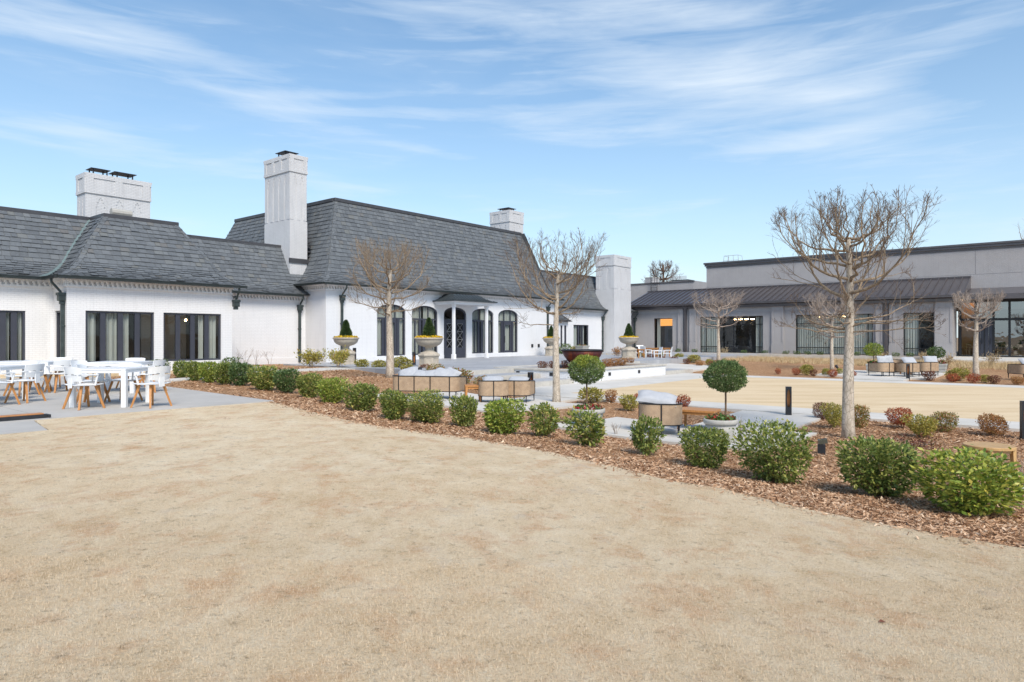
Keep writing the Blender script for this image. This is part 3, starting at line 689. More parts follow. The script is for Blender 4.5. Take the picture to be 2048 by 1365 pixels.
def hip(mb, Wa, Wb, prof, zb, sa, sb, step=.2, wd=.16):
    """cap slates along a hip: Wa gives one plane (bound sa(d)), Wb the other"""
    T = prof_len(prof); t = 0; up = .035
    while t < T - .05:
        t1 = min(t + step, T); d0_, z0_, n0, m0 = prof_at(prof, t); d1_, z1_, n1, m1 = prof_at(prof, min(t1 + .03, T))
        p0 = Vector(Wa.P(sa(d0_), d0_, zb + z0_ + up)); p1 = Vector(Wa.P(sa(d1_), d1_, zb + z1_ + up - .02))
        for W, s_ in ((Wa, sa), (Wb, sb)):
            sg = 1 if s_(1.0) > s_(0.0) else -1
            if s_(1.0) == s_(0.0): sg = 1
            e0 = Vector(W.P(s_(d0_) + sg * wd, d0_ - .03, zb + z0_ + up * .75)); e1 = Vector(W.P(s_(d1_) + sg * wd, d1_ - .02, zb + z1_ + up * .45))
            mb.add([tuple(p0), tuple(e0), tuple(e1), tuple(p1)], [(0, 1, 2, 3)])
        t = t1
def gutter_run(mb, W, s0, s1, d, z, w_=.12, h=.09):
    W.box(mb, s0, s1, d - w_, d, z - h, z + .01); W.box(mb, s0, s1, d - w_ - .012, d - w_, z - .015, z + .022)
def cornice(mb, W, s0, s1, z, n_gap=.17, two=True):
    """projecting band with dentil blocks below it"""
    W.box(mb, s0, s1, -.13, -.002, z - .12, z); W.box(mb, s0, s1, -.07, -.002, z - .34, z - .28)
    a = s0 + .05
    while a + .085 < s1:
        W.box(mb, a, a + .085, -.1, -.002, z - .21, z - .122); 
        if two: W.box(mb, a + .04, a + .115, -.075, -.002, z - .278, z - .212)
        a += n_gap
def downspout(parent, off, W, s, z1, z0=.05, head=True, reach=.35, hz=.55):
    mb = MB(off); P = W.P
    mb.tube([P(s, -reach, z1), P(s, -reach, z1 - .12), P(s, -.14, z1 - hz + .1), P(s, -.12, z1 - hz)], .045, 8)
    if head:
        W.box(mb, s - .14, s + .14, -.25, -.01, z1 - hz - .04, z1 - hz + .06); W.box(mb, s - .12, s + .12, -.22, -.012, z1 - hz - .24, z1 - hz - .04); W.box(mb, s - .075, s + .075, -.17, -.014, z1 - hz - .36, z1 - hz - .24)
    W.box(mb, s - .055, s + .055, -.14, -.02, z0, z1 - hz - (.36 if head else 0))
    for zz in (z0 + .5, (z0 + z1) / 2): W.box(mb, s - .08, s + .08, -.15, -.005, zz, zz + .05)
    return mb.build('downspout', M['downspout'], parent, False, .008)
def chimney(parent, off, u0, u1, v0, v1, z0, z1, caps, name='chimney', panels=True, flutes_left=4, flutes_front=2, shaft_band=None, lowshaft=None):
    """square brick stack with corbelled head, recessed flutes and a flat metal cowl"""
    mb = MB(off); band = z1 - .95; shoulder = shaft_band
    t_ = .04
    mb.box(u0, u1, v0, v1, z0, band)                                     # shaft
    mb.box(u0 - t_, u1 + t_, v0 - t_, v1 + t_, band, z1 - .1); mb.box(u0 - t_ - .03, u1 + t_ + .03, v0 - t_ - .03, v1 + t_ + .03, z1 - .1, z1)
    if shoulder: mb.box(u0 - .03, u1 + .03, v0 - .03, v1 + .03, z0 + .001, shoulder)
    def ribs(W, a0, a1, n, off_d):
        zlo = (shoulder or z0) + .05; w_ = (a1 - a0) / (2 * n + 1)
        for i in range(n + 1):
            b0 = a0 + i * 2 * w_; W.box(mb, b0, b0 + w_, -off_d, .0, zlo, band - .002)
        for i in range(n):
            b0 = a0 + (2 * i + 1) * w_
            for k in range(7):                                            # pointed head of each recess, rounded in small corbels
                x0 = b0 + w_ * k / 7; f_ = abs((k + .5) / 7 - .5) * 2; W.box(mb, x0, x0 + w_ / 7, -off_d, .0, band - .16 - .55 * f_ ** 1.6, band - .002)
        m = max(1, n - 1); pw = (a1 - a0) / (m * 1.35 + .35)
        for i in range(m + 1):
            b0 = a0 + .02 + i * pw * 1.35 - pw * .0; W.box(mb, max(a0 - t_, b0 - .05), min(a1 + t_, b0 + .3 * pw), -t_ - .03, -t_ + .001, band + .12, z1 - .2)
        W.box(mb, a0 - t_, a1 + t_, -t_ - .032, -t_ + .001, band + .001, band + .14); W.box(mb, a0 - t_, a1 + t_, -t_ - .032, -t_ + .001, z1 - .22, z1 - .101)
    ribs(Wall('v', u0), v0, v1, flutes_left, .022); ribs(Wall('u', v0), u0, u1, flutes_front, .022)
    c = mb.build(name, M['chimney_brick'], parent, uvs=True)
    for (cu, cv, wu, wv) in caps:
        k = MB(off); k.box(cu - wu, cu + wu, cv - wv, cv + wv, z1 + .28, z1 + .31); k.box(cu - wu * .55, cu + wu * .55, cv - wv * .55, cv + wv * .55, z1 + .31, z1 + .35)
        for i in (-1, 1):
            for j in (-1, 1): k.box(cu + i * wu * .7 - .025, cu + i * wu * .7 + .025, cv + j * wv * .7 - .025, cv + j * wv * .7 + .025, z1 - .01, z1 + .28)
        k.build('chimney_cap', M['dark_metal'], c)
    return c
HOUSE = {}
def building(name, label, cat, u0, v0):
    x, y = uv(u0, v0); t = thing(name, label, cat, (x, y, 0), TH); return t, (u0, v0, 0)

# ================================================================== WHITE HOUSE: MAIN HALL
LEN, DEP, ZE = 20.2, 15.0, 4.2
hall, off = building('main_hall', 'tall white brick hall with steep slate mansard roof and five arched openings', 'house', 0, 0)
Wf, Wl, Wr, Wk = Wall('u', 0), Wall('v', 0), Wall('V', LEN), Wall('U', DEP)
cent = [4.43 + 2.6 * i for i in range(5)]
ops = [(c - 1.06, c + 1.06, .31, 3.27, .42) for c in cent]
ops[2] = (cent[2] - 1.02, cent[2] + 1.02, .05, 3.27, .42)
for k_ in (0, 4): ops[k_] = (cent[k_] - 1.06, cent[k_] + 1.06, .31, 3.27, .42)
mb = MB(off); wall_mesh(mb, Wf, 0, LEN, -.4, ZE, ops); wall_mesh(mb, Wl, 0, DEP, -.4, ZE); wall_mesh(mb, Wr, 0, DEP, -.4, ZE); wall_mesh(mb, Wk, 0, LEN, -.4, ZE)
Wf.box(mb, 0, cent[2] - 1.03, -.03, -.001, -.4, .28 - .001); Wf.box(mb, cent[2] + 1.03, LEN, -.03, -.001, -.4, .28 - .001)
mb.build('wall', M['white_brick'], hall, uvs=True)
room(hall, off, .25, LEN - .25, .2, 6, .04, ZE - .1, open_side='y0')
prof = smooth_prof([(-.5, 0), (-.15, .2), (.2, .52), (.48, 1.0), (.7, 1.6), (1.35, 3.3), (2.0, 4.95)])
mb = MB(off)
slates(mb, Wf, prof, ZE, lambda d: d, lambda d: LEN - d * .8, .25, .15, 1.0, .3, 11); slates(mb, Wl, prof, ZE, lambda d: d, lambda d: DEP - d, .25, .15, 1.0, .3, 12)
slates(mb, Wr, [(a * .8 if a > 0 else a, b) for a, b in prof], ZE, lambda d: d, lambda d: DEP - d, .5, .5, 1.0, 1.2, 13); slates(mb, Wk, prof, ZE, lambda d: d, lambda d: LEN - d, .6, .6, 1.0, 2, 14)
hip(mb, Wf, Wl, prof, ZE, lambda d: d, lambda d: d); hip(mb, Wf, Wr, prof, ZE, lambda d: LEN - d * .8, lambda d: d)
mb.quad((2.0, 2.0, ZE + 4.94), (LEN - 1.6, 2.0, ZE + 4.94), (LEN - 1.6, DEP - 2, ZE + 4.94), (2.0, DEP - 2, ZE + 4.94))
rf = mb.build('roof', M['slate'], hall)
mb = MB(off); zt = ZE + 4.95
Wf.box(mb, 1.93, LEN - 1.53, 1.9, 2.1, zt - .1, zt + .1); Wl.box(mb, 2.1, DEP - 1.93, 1.9, 2.1, zt - .1, zt + .1); Wr.box(mb, 2.1, DEP - 1.93, 1.5, 1.7, zt - .1, zt + .1); Wk.box(mb, 1.93, LEN - 1.53, 1.9, 2.1, zt - .1, zt + .1)
mb.build('ridge_cap', M['ridge_metal'], rf, False, .02)
mb = MB(off); gutter_run(mb, Wf, -.5, LEN + .5, -.46, ZE); gutter_run(mb, Wl, -.5, DEP, -.46, ZE); mb.build('gutter', M['gutter'], hall)
mb = MB(off); cornice(mb, Wf, 0, LEN, ZE - .01); cornice(mb, Wl, .0, 3.0, ZE - .01); Wf.box(mb, -.5, LEN + .5, -.45, -.13, ZE - .06, ZE - .03); Wl.box(mb, -.5, 3.0, -.45, -.13, ZE - .058, ZE - .028); mb.build('cornice', M['white_trim'], hall)
for s in (.95, 19.3): downspout(hall, off, Wf, s, ZE - .08, reach=.5)
TZ = 2.45
for i, c in enumerate(cent):
    a0, a1 = c - 1.06, c + 1.06
    if i == 2: continue
    if i in (0, 4):
        window(hall, off, Wf, a0, a1, .31, 3.27, .42, cols=(.5, 1.62), transom=TZ, wide=(0, 1), curtain=[(.08, 2.04)], name='arched_window', top_cols=(.72, 1.4), blank=((.47, .68, .36, TZ), (1.44, 1.65, .36, TZ)))
        d = MB(off); x0 = c - .42; x1 = c + .42                        # glazed door leaf set in the arch
        Wf.box(d, x0, x0 + .15, .055, .13, .062, TZ - .05); Wf.box(d, x1 - .15, x1, .055, .13, .062, TZ - .05); Wf.box(d, x0 + .15, x1 - .15, .055, .13, .062, .46); Wf.box(d, x0 + .15, x1 - .15, .055, .13, TZ - .24, TZ - .05)
        Wf.box(d, x0 - .06, x0, .0, .15, .052, TZ); Wf.box(d, x1, x1 + .06, .0, .15, .052, TZ)
        dd = d.build('door', M['frame'], hall, False, .006); h = MB(off); Wf.box(h, x0 + .06, x0 + .1, -.0, .05, 1.0, 1.45); h.build('handle', M['frame_black'], dd)
        b = MB(off); Wf.box(b, x0 + .0, x1, -.035, .06, -.2, .05); 
    else:
        window(hall, off, Wf, a0, a1, .31, 3.27, .42, cols=(.34, .72, 1.06 + .34 , 1.78), transom=TZ, wide=(1,), curtain=[(.08, .95), (1.1, 2.04)], name='arched_window', top_cols=(.72, 1.4), blank=((.95, 1.17, .36, TZ),))
# centre double doors with crossed glazing bars
c = cent[2]; fr = MB(off)
f = window(hall, off, Wf, c - 1.02, c + 1.02, .055, 3.27, .42, cols=(1.02,), transom=TZ, name='entrance_frame', top_cols=(1.02,), fw=.1)
for sgn in (-1, 1):
    d = MB(off); x0, x1 = (c - .92, c - .01) if sgn < 0 else (c + .01, c + .92)
    Wf.box(d, x0, x0 + .2, .05, .13, .06, TZ - .05); Wf.box(d, x1 - .2, x1, .05, .13, .06, TZ - .05); Wf.box(d, x0 + .2, x1 - .2, .05, .13, .06, .72); Wf.box(d, x0 + .2, x1 - .2, .05, .13, TZ - .22, TZ - .05)
    dd = d.build('door', M['frame'], hall, False, .006)
    x = MB(off); p0, p1 = x0 + .2, x1 - .2; zz = np.linspace(.72, TZ - .22, 4)
    for za, zb_ in zip(zz, zz[1:]):
        x.bar(Wf.P(p0, .06, za), Wf.P(p1, .06, zb_), .03, .02); x.bar(Wf.P(p1, .068, za), Wf.P(p0, .068, zb_), .03, .02)
        Wf.box(x, p0, p1, .05, .075, zb_ - .018, zb_ + .018)
    x.build('glazing_bars', plain('pewter', (.3, .3, .31), .4, .5, .3) if sgn < 0 else bpy.data.materials['pewter'], dd)
# copper-roofed entrance canopy on two slim posts
mb = MB(off); u0, u1, v0 = 7.75, 11.45, -1.75
mb.box(u0 + .1, u1 - .1, v0 + .1, -.005, 3.36, 3.52); mb.box(u0, u1, v0, -.004, 3.52, 3.6)
for s in (8.12, 11.08): mb.box(s - .11, s + .11, v0 + .3, v0 + .52, .052, .35); mb.box(s - .075, s + .075, v0 + .335, v0 + .485, .35, 3.2); mb.box(s - .11, s + .11, v0 + .3, v0 + .52, 3.2, 3.36)
cn = mb.build('porch', M['white_trim'], hall, False, .01)
mb = MB(off); cp = smooth_prof([(-.1, 0), (.15, .06), (.45, .2), (.75, .42)], 5)
for (p, q) in zip(cp, cp[1:]):
    for W, s0_, s1_ in ((Wall('u', v0), lambda d: u0 + d, lambda d: u1 - d), (Wall('v', u0), lambda d: v0 + d, lambda d: 0), (Wall('V', u1), lambda d: v0 + d, lambda d: 0)):
        W.q(mb, (s0_(p[0]), p[0], 3.6 + p[1]), (s1_(p[0]), p[0], 3.6 + p[1]), (s1_(q[0]), q[0], 3.6 + q[1]), (s0_(q[0]), q[0], 3.6 + q[1]))
mb.quad((u0 + .75, v0 + .75, 4.02), (u1 - .75, v0 + .75, 4.02), (u1 - .75, 0, 4.02), (u0 + .75, 0, 4.02))
n = 13
for i in range(n + 1):
    s = u0 + .1 + (u1 - u0 - .2) * i / n; W = Wall('u', v0)
    pts = [W.P(s, d, 3.615 + z) for d, z in cp if u0 + d <= s + .02 and s - .02 <= u1 - d]
    if len(pts) > 1: mb.tube(pts, .014, 4)
for i in range(6):
    s = v0 + .1 + 1.6 * i / 6
    for W in (Wall('v', u0), Wall('V', u1)):
        pts = [W.P(s, d, 3.615 + z) for d, z in cp if v0 + d <= s + .02]
        if len(pts) > 1: mb.tube(pts, .014, 4)
mb.box(u0 - .11, u1 + .11, v0 - .11, v0 - .02, 3.54, 3.615); mb.box(u0 - .11, u0 - .02, v0 - .02, 0, 3.54, 3.615); mb.box(u1 + .02, u1 + .11, v0 - .02, 0, 3.54, 3.615)
mb.build('porch_roof', plain('weathered_copper', (.06, .072, .078), .45, .4, .3, .2, 5), cn)
# far chimney rising behind the ridge
c0u, c1u = U_at(1019, 4.6), U_at(1046, 4.6); c1v = V_at(981, c0u)
chimney(hall, off, c0u, c1u, 4.6, c1v, 8.0, CZ + (674 - 420) / F * uv(c0u, 4.6)[1], [((c0u + c1u) / 2, (4.6 + c1v) / 2, .5, .6)], flutes_left=3)
for px, zz in ((1064, .75), (1077, .75)):
    s = U_at(px, 0); mb = MB(off); Wf.box(mb, s - .1, s + .1, -.05, .0, zz - .1, zz + .12); mb.build('wall_vent', M['dark_metal'], hall)

# ================================================================== connector wing and tall chimney
cw, off = building('connector_wing', 'low white brick wing with slate roof between bay-windowed pavilion and tall hall', 'house wing', -6.4, 1.81)
ZC = 3.62
Wf = Wall('u', 1.81); mb = MB(off); wall_mesh(mb, Wf, -8.4, -.02, -.4, ZC); Wf.box(mb, -6.3, -.03, -.03, -.001, -.4, .3); mb.build('wall', M['white_brick'], cw, uvs=True)
lprof = smooth_prof([(-.42, 0), (-.1, .17), (.22, .45), (.48, .82), (.75, 1.28), (1.6, 2.72)])
mb = MB(off); slates(mb, Wf, lprof, ZC, lambda d: -8.4, lambda d: .9, .235, .14, .9, .28, 21)
mb.quad((-8.4, 3.4, ZC + 2.71), (1.2, 3.4, ZC + 2.71), (1.2, 7, ZC + 2.71), (-8.4, 7, ZC + 2.71)); mb.quad((-8.4, 3.4, ZC), (-8.4, 7, ZC), (-8.4, 7, ZC + 2.71), (-8.4, 3.4, ZC + 2.71)); mb.quad((1.2, 7, ZC - 2), (-8.4, 7, ZC - 2), (-8.4, 7, ZC + 2.71), (1.2, 7, ZC + 2.71))
rf = mb.build('roof', M['slate'], cw)
mb = MB(off); Wf.box(mb, -8.4, 1.1, 1.53, 1.72, ZC + 2.63, ZC + 2.8); mb.build('ridge_cap', M['ridge_metal'], rf, False, .02)
mb = MB(off); gutter_run(mb, Wf, -6.3, -.45, -.38, ZC); mb.build('gutter', M['gutter'], cw)
mb = MB(off); cornice(mb, Wf, -6.3, -.03, ZC - .01); mb.build('cornice', M['white_trim'], cw)
downspout(cw, off, Wf, U_at(600, 1.7), ZC - .08, reach=.42, hz=.5)
cD = 36.5; cx_, cy_ = at_depth(580, cD); cu, cv = to_uv(cx_, cy_)
ch = chimney(cw, off, cu, cu + 1.02, cv, cv + 2.5, 4.4, 11.3, [(cu + .5, cv + 1.1, .42, .5)], name='tall_chimney', flutes_left=4, flutes_front=2, shaft_band=CZ + (674 - 440) / F * cD)
mb = MB(off); 
for i in range(6): mb.box(cu + 1.05, cu + 1.3, cv - .04, cv + .1 + i * .16, 5.55 + i * .26, 5.62 + i * .26)
mb.box(cu - .06, cu + 1.1, cv - .1, cv + .02, 5.42, 5.66); mb.build('flashing', M['ridge_metal'], ch)

# ================================================================== pavilion with two wide windows
pv, off = building('window_pavilion', 'white brick pavilion with hipped slate roof and two wide charcoal windows behind the dining patio', 'house wing', -9.4, -2.26)
PV, ZP = -2.26, 3.56; PL = U_at(134, PV); PR = U_at(464, PV)
Wf, Wl, Wr = Wall('u', PV), Wall('v', PL), Wall('V', PR)
w1 = (U_at(171, PV), U_at(308.5, PV)); w2 = (U_at(327, PV), U_at(442.5, PV))
mb = MB(off); wall_mesh(mb, Wf, PL, PR, -.4, ZP, [(w1[0], w1[1], .42, 2.36, 0), (w2[0], w2[1], .42, 2.36, 0)])
wall_mesh(mb, Wl, PV, -.7, -.4, ZP, [(PV + .62, PV + 1.3, .42, 2.36, 0)]); wall_mesh(mb, Wr, PV, 1.9, -.4, ZP); mb.quad((PL, 2.5, -.4), (PL, 2.5, ZP), (PR, 2.5, ZP), (PR, 2.5, -.4))
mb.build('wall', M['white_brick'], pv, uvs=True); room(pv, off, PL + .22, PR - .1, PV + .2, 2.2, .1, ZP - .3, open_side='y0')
for k, (a, b) in enumerate((w1, w2)):
    q = (b - a) / 4
    window(pv, off, Wf, a, b, .42, 2.36, cols=(q, 2 * q, 3 * q), wide=(0, 1, 2) , curtain=[(.08, .42), (q + .12, 2 * q - .08), (2 * q + .12, 2 * q + .34)] if k == 0 else [(2 * q + .3, 2 * q + .5), (3 * q + .12, 4 * q - .12)], cseed=k, d0=.05)
window(pv, off, Wl, PV + .62, PV + 1.3, .42, 2.36, cols=(), d0=.05, curtain=[(.1, .6)])
k0, k1 = 2.1, 2.1; pprof = smooth_prof([(-.42, 0), (-.1, .15), (.25, .42), (.55, .78), (.82, 1.22), (1.88, 2.68)])
mb = MB(off); slates(mb, Wf, pprof, ZP, lambda d: PL + d, lambda d: PR - .8 * d, .225, .13, .95, .27, 31); slates(mb, Wl, pprof, ZP, lambda d: PV + d, lambda d: -.8 + d, .225, .13, .95, .27, 32); slates(mb, Wr, [(a * .8, b) for a, b in pprof], ZP, lambda d: PV + d * 1.25, lambda d: 1.81 + d, .3, .3, .9, .5, 33)
hip(mb, Wf, Wl, pprof, ZP, lambda d: PL + d, lambda d: PV + d); hip(mb, Wf, Wr, pprof, ZP, lambda d: PR - .8 * d, lambda d: PV + d)
mb.quad((PL + 1.88, PV + 1.88, ZP + 2.67), (PR - 1.5, PV + 1.88, ZP + 2.67), (PR - 1.5, 4, ZP + 2.67), (PL + 1.88, 4, ZP + 2.67))
rf = mb.build('roof', M['slate'], pv); zt = ZP + 2.68
mb = MB(off); Wf.box(mb, PL + 1.81, PR - 1.43, 1.8, 1.98, zt - .09, zt + .08); Wl.box(mb, PV + 1.98, -.8 + 1.98, 1.8, 1.98, zt - .09, zt + .08); mb.build('ridge_cap', M['ridge_metal'], rf, False, .02)
mb = MB(off)
pts = [Wl.P(-.8 + d + .02, d - .05, ZP + z + .05) for d, z in pprof[::3] + [pprof[-1]]]
for a, b in zip(pts, pts[1:]): mb.bar(a, b, .3, .015)
mb.build('valley_flashing', M['copper_green'], rf)
mb = MB(off); gutter_run(mb, Wf, PL - .42, PR + .42, -.38, ZP); gutter_run(mb, Wl, PV - .42, -.8 - .4, -.38, ZP); mb.build('gutter', M['gutter'], pv)
mb = MB(off); cornice(mb, Wf, PL, PR, ZP - .01); cornice(mb, Wl, PV, -.8, ZP - .01); mb.build('cornice', M['white_trim'], pv)
downspout(pv, off, Wl, PV + .22, ZP - .08, reach=.42); downspout(pv, off, Wf, PR + .12, ZP - .08, z0=2.6, reach=.4)
# low ridge vent on the pavilion
mb = MB(off); vv = PV + 2.2; a = U_at(222, vv); b = U_at(262, vv)
mb.tube([(a, vv, zt + .22), (b, vv, zt + .22)], .16, 10); mb.box(a, b, vv - .06, vv + .1, zt + .05, zt + .2); mb.build('ridge_vent', M['gray_stone'], rf)

# ================================================================== left wing and wide double-flue chimney
lw, off = building('left_wing', 'white brick wing with slate roof and wide chimney at left edge of the photo', 'house wing', -18, -.8)
Wf = Wall('u', -.8); LX = -26.0; wx = (U_at(-40, -.8), U_at(51, -.8))
mb = MB(off); wall_mesh(mb, Wf, LX, PL + .02, -.4, ZP, [(wx[0], wx[1], .36, 2.34, 0)]); mb.build('wall', M['white_brick'], lw, uvs=True)
room(lw, off, LX, PL - .1, -.6, 3, .1, ZP - .3, open_side='y0')
q = (wx[1] - wx[0]) / 4; window(lw, off, Wf, wx[0], wx[1], .36, 2.34, cols=(q, 2 * q, 3 * q), wide=(0, 1, 2), curtain=[(3 * q + .12, 3 * q + .34), (2 * q, 3 * q - .1)], d0=.05)
mb = MB(off); slates(mb, Wf, pprof, ZP, lambda d: LX, lambda d: PL + d, .225, .13, .95, .27, 41)
mb.quad((LX, 1.08, zt - .01), (PL + 1.9, 1.08, zt - .01), (PL + 1.9, 8, zt - .01), (LX, 8, zt - .01))
rf = mb.build('roof', M['slate'], lw); mb = MB(off); Wf.box(mb, LX, PL + 1.8, 1.8, 1.98, zt - .09, zt + .08); mb.build('ridge_cap', M['ridge_metal'], rf, False, .02)
mb = MB(off); gutter_run(mb, Wf, LX, PL - .4, -.38, ZP); mb.build('gutter', M['gutter'], lw)
mb = MB(off); cornice(mb, Wf, LX, PL - .02, ZP - .01); mb.build('cornice', M['white_trim'], lw)
cD = 31.5; x_, y_ = at_depth(172, cD); cu, cv = to_uv(x_, y_); ur = U_at(300, cv)
zt1 = CZ + (674 - 345) / F * cD
chimney(lw, off, cu, ur, cv, cv + 1.1, zt - .3, zt1, [(cu + (ur - cu) * .24, cv + .5, .42, .36), (cu + (ur - cu) * .62, cv + .5, .5, .4)], name='wide_chimney', flutes_left=2, flutes_front=3)
mb = MB(off); vx, vv = to_uv(*at_depth(28, 30)); mb.lathe([(.1, 0), (.1, .3), (.22, .32), (.22, .4), (.05, .46)], 10, (vx, vv, zt - .02)); mb.build('roof_vent', M['gray_stone'], rf)

# ================================================================== right white wing with end chimney
rw, off = building('end_wing', 'small white brick wing with slate roof, charcoal door and stepped chimney beside gray hall', 'house wing', 27, 1.81)
RV, ZR = 1.81, 3.75; Wf = Wall('u', RV); RL, RR = LEN - .1, 34.9
dr = (U_at(1147, RV), U_at(1177.5, RV)); nw = (U_at(1206, RV), U_at(1213, RV))
mb = MB(off); wall_mesh(mb, Wf, RL, RR, -.4, ZR, [(dr[0], dr[1], .06, 2.4, 0), (nw[0], nw[1], .35, 2.35, 0)]); Wr = Wall('V', RR); wall_mesh(mb, Wr, RV, 9, -.4, ZR)
mb.build('wall', M['white_brick'], rw, uvs=True); room(rw, off, RL + .1, RR - .3, RV + .2, 7, .055, ZR - .3, open_side='y0')
q = dr[1] - dr[0]; window(rw, off, Wf, dr[0], dr[1], .06, 2.4, cols=(q * .38, q * .62), wide=(0, 1), name='door', curtain=[(.1, q * .33), (q * .62, q * .8)]); window(rw, off, Wf, nw[0], nw[1], .35, 2.35, cols=((nw[1] - nw[0]) / 2,), curtain=[(.1, nw[1] - nw[0] - .1)])
rp = smooth_prof([(-.42, 0), (-.1, .17), (.22, .45), (.48, .85), (.75, 1.35), (1.6, 3.05)])
mb = MB(off); slates(mb, Wf, rp, ZR, lambda d: RL - .5, lambda d: RR - d, .25, .15, .9, .3, 51); slates(mb, Wr, rp, ZR, lambda d: RV + d, lambda d: 9, .25, .2, .9, .4, 52); hip(mb, Wf, Wr, rp, ZR, lambda d: RR - d, lambda d: RV + d)
mb.quad((RL - .5, RV + 1.6, ZR + 3.04), (RR - 1.6, RV + 1.6, ZR + 3.04), (RR - 1.6, 9, ZR + 3.04), (RL - .5, 9, ZR + 3.04)); rf = mb.build('roof', M['slate'], rw)
mb = MB(off); Wf.box(mb, RL - .5, RR - 1.5, 1.52, 1.7, ZR + 2.97, ZR + 3.12); mb.build('ridge_cap', M['ridge_metal'], rf)
mb = MB(off); gutter_run(mb, Wf, RL + .2, RR + .4, -.38, ZR); mb.build('gutter', M['gutter'], rw)
mb = MB(off); cornice(mb, Wf, RL + .2, RR, ZR - .01); mb.build('cornice', M['white_trim'], rw)
ca = U_at(1228, .75); cb = U_at(1261, .75)
chimney(rw, off, ca, cb, .75, 2.6, -.3, CZ + (674 - 507) / F * 58.0, [], name='end_chimney', flutes_left=2, flutes_front=2, shaft_band=CZ + (674 - 577) / F * 58.0)
downspout(rw, off, Wf, U_at(1204, RV), ZR - .08, reach=.42); downspout(rw, off, Wf, U_at(1268, RV), ZR - .08, reach=.42)
# bay with its own little slate hood
bx0, bx1 = U_at(1098, .9), U_at(1136, .9); Wb = Wall('u', .9); bw = [(U_at(1111, .9), U_at(1117, .9)), (U_at(1121, .9), U_at(1125, .9)), (U_at(1128.5, .9), U_at(1133, .9))]
mb = MB(off); wall_mesh(mb, Wb, bx0, bx1, -.3, 2.6, [(a, b, .6, 2.3, 0) for a, b in bw]); wall_mesh(mb, Wall('V', bx1), .9, RV, -.3, 2.6); bay = mb.build('bay', M['white_brick'], rw, uvs=True)
room(rw, off, bx0 + .1, bx1 - .1, 1.05, RV + .15, .1, 2.5, open_side='y0', name='bay_interior')
mb = MB(off)
for a, b in bw: Wb.box(mb, a, a + .05, .04, .12, .6, 2.3); Wb.box(mb, b - .05, b, .04, .12, .6, 2.3); Wb.box(mb, a + .05, b - .05, .04, .12, .6, .66); Wb.box(mb, a + .05, b - .05, .04, .12, 2.24, 2.3); Wb.q(mb, (a, .1, .6), (b, .1, .6), (b, .1, 2.3), (a, .1, 2.3))
mb.build('window', M['frame'], bay)
mb = MB(off); bp = smooth_prof([(-.3, 0), (0, .1), (.35, .34), (.9, .85)], 5); slates(mb, Wb, bp, 2.62, lambda d: bx0 - .2, lambda d: bx1 + .3 - max(d, 0) * .6 - .1, .15, .12, .5, .25, 61); mb.quad(Wb.P(bx0 - .2, -.3, 2.6), Wb.P(bx1 + .3, -.3, 2.6), Wb.P(bx1 + .3, .9, 2.6), Wb.P(bx0 - .2, .9, 2.6)); mb.quad(Wb.P(bx1 + .2, -.3, 2.6), Wb.P(bx1 + .2, .9, 2.6), Wb.P(bx1 - .35, .9, 3.47), Wb.P(bx1 - .35, .88, 3.45)); mb.build('bay_roof', M['slate'], bay)

# ================================================================== GRAY HALL
gh, off = building('gray_hall', 'long gray brick hall with standing seam metal roof and tall glazed bays', 'building', 35.6, -10)
GU, ZG, ZB = 35.6, 4.32, -.3
W = Wall('v', GU)                                                     # s = v, faces the lawn
GV1, GV0 = 2.6, V_at(1905, GU)
def vspan(p0, p1): return (V_at(p1, GU), V_at(p0, GU))
wnd = [vspan(1308, 1345), vspan(1400, 1526), vspan(1591, 1746), vspan(1806.5, 1868)]
zb_, zt_ = .02, 3.15
mb = MB(off); wall_mesh(mb, W, GV0, GV1, ZB, ZG, [(a, b, zb_ + (.25 if i == 0 else 0), zt_ - (0 if i else .05), 0) for i, (a, b) in enumerate(wnd)])
Wret = Wall('u', GV0); wall_mesh(mb, Wret, GU, GU + 2.2, ZB, ZG)
UU = GU + 4.0; Wu = Wall('v', UU); UV1 = V_at(1413, UU); ZT = 8.3; UVE = -48.0
wall_mesh(mb, Wu, UVE, UV1, 4.0, ZT); wall_mesh(mb, Wall('U', UV1), UU, UU + 24, 4.0, ZT)
wall_mesh(mb, Wu, UVE, GV0 - .02, 3.4, 4.0)
gw = mb.build('wall', M['gray_brick'], gh, uvs=True)
mb = MB(off); Wu.box(mb, UVE, UV1 + .22, -.22, .3, ZT - .12, ZT + .03); Wu.box(mb, UVE, UV1 + .14, -.14, .3, ZT - .3, ZT - .122); Wu.box(mb, UVE, UV1 + .06, -.05, -.001, ZT - .46, ZT - .36); Wall('U', UV1).box(mb, UU + .3, UU + 24, -.22, .3, ZT - .12, ZT + .03)
mb.build('parapet', M['metal_roof'], gh, False, .01)
mb = MB(off); mb.quad((UU, UVE, ZT - .2), (UU + 24, UVE, ZT - .2), (UU + 24, UV1, ZT - .2), (UU, UV1, ZT - .2)); mb.build('flat_roof', M['rooftop'], gh)
mb = MB(off); Wu.box(mb, UVE, UV1, -.006, -.0005, 6.03, 6.05)
for pj in (1568, 1951): s = V_at(pj, UU); Wu.box(mb, s - .011, s + .011, -.007, -.0005, 6.061, ZT - .47)
mb.build('wall_joint', plain('joint', (.2, .195, .2)), gh)
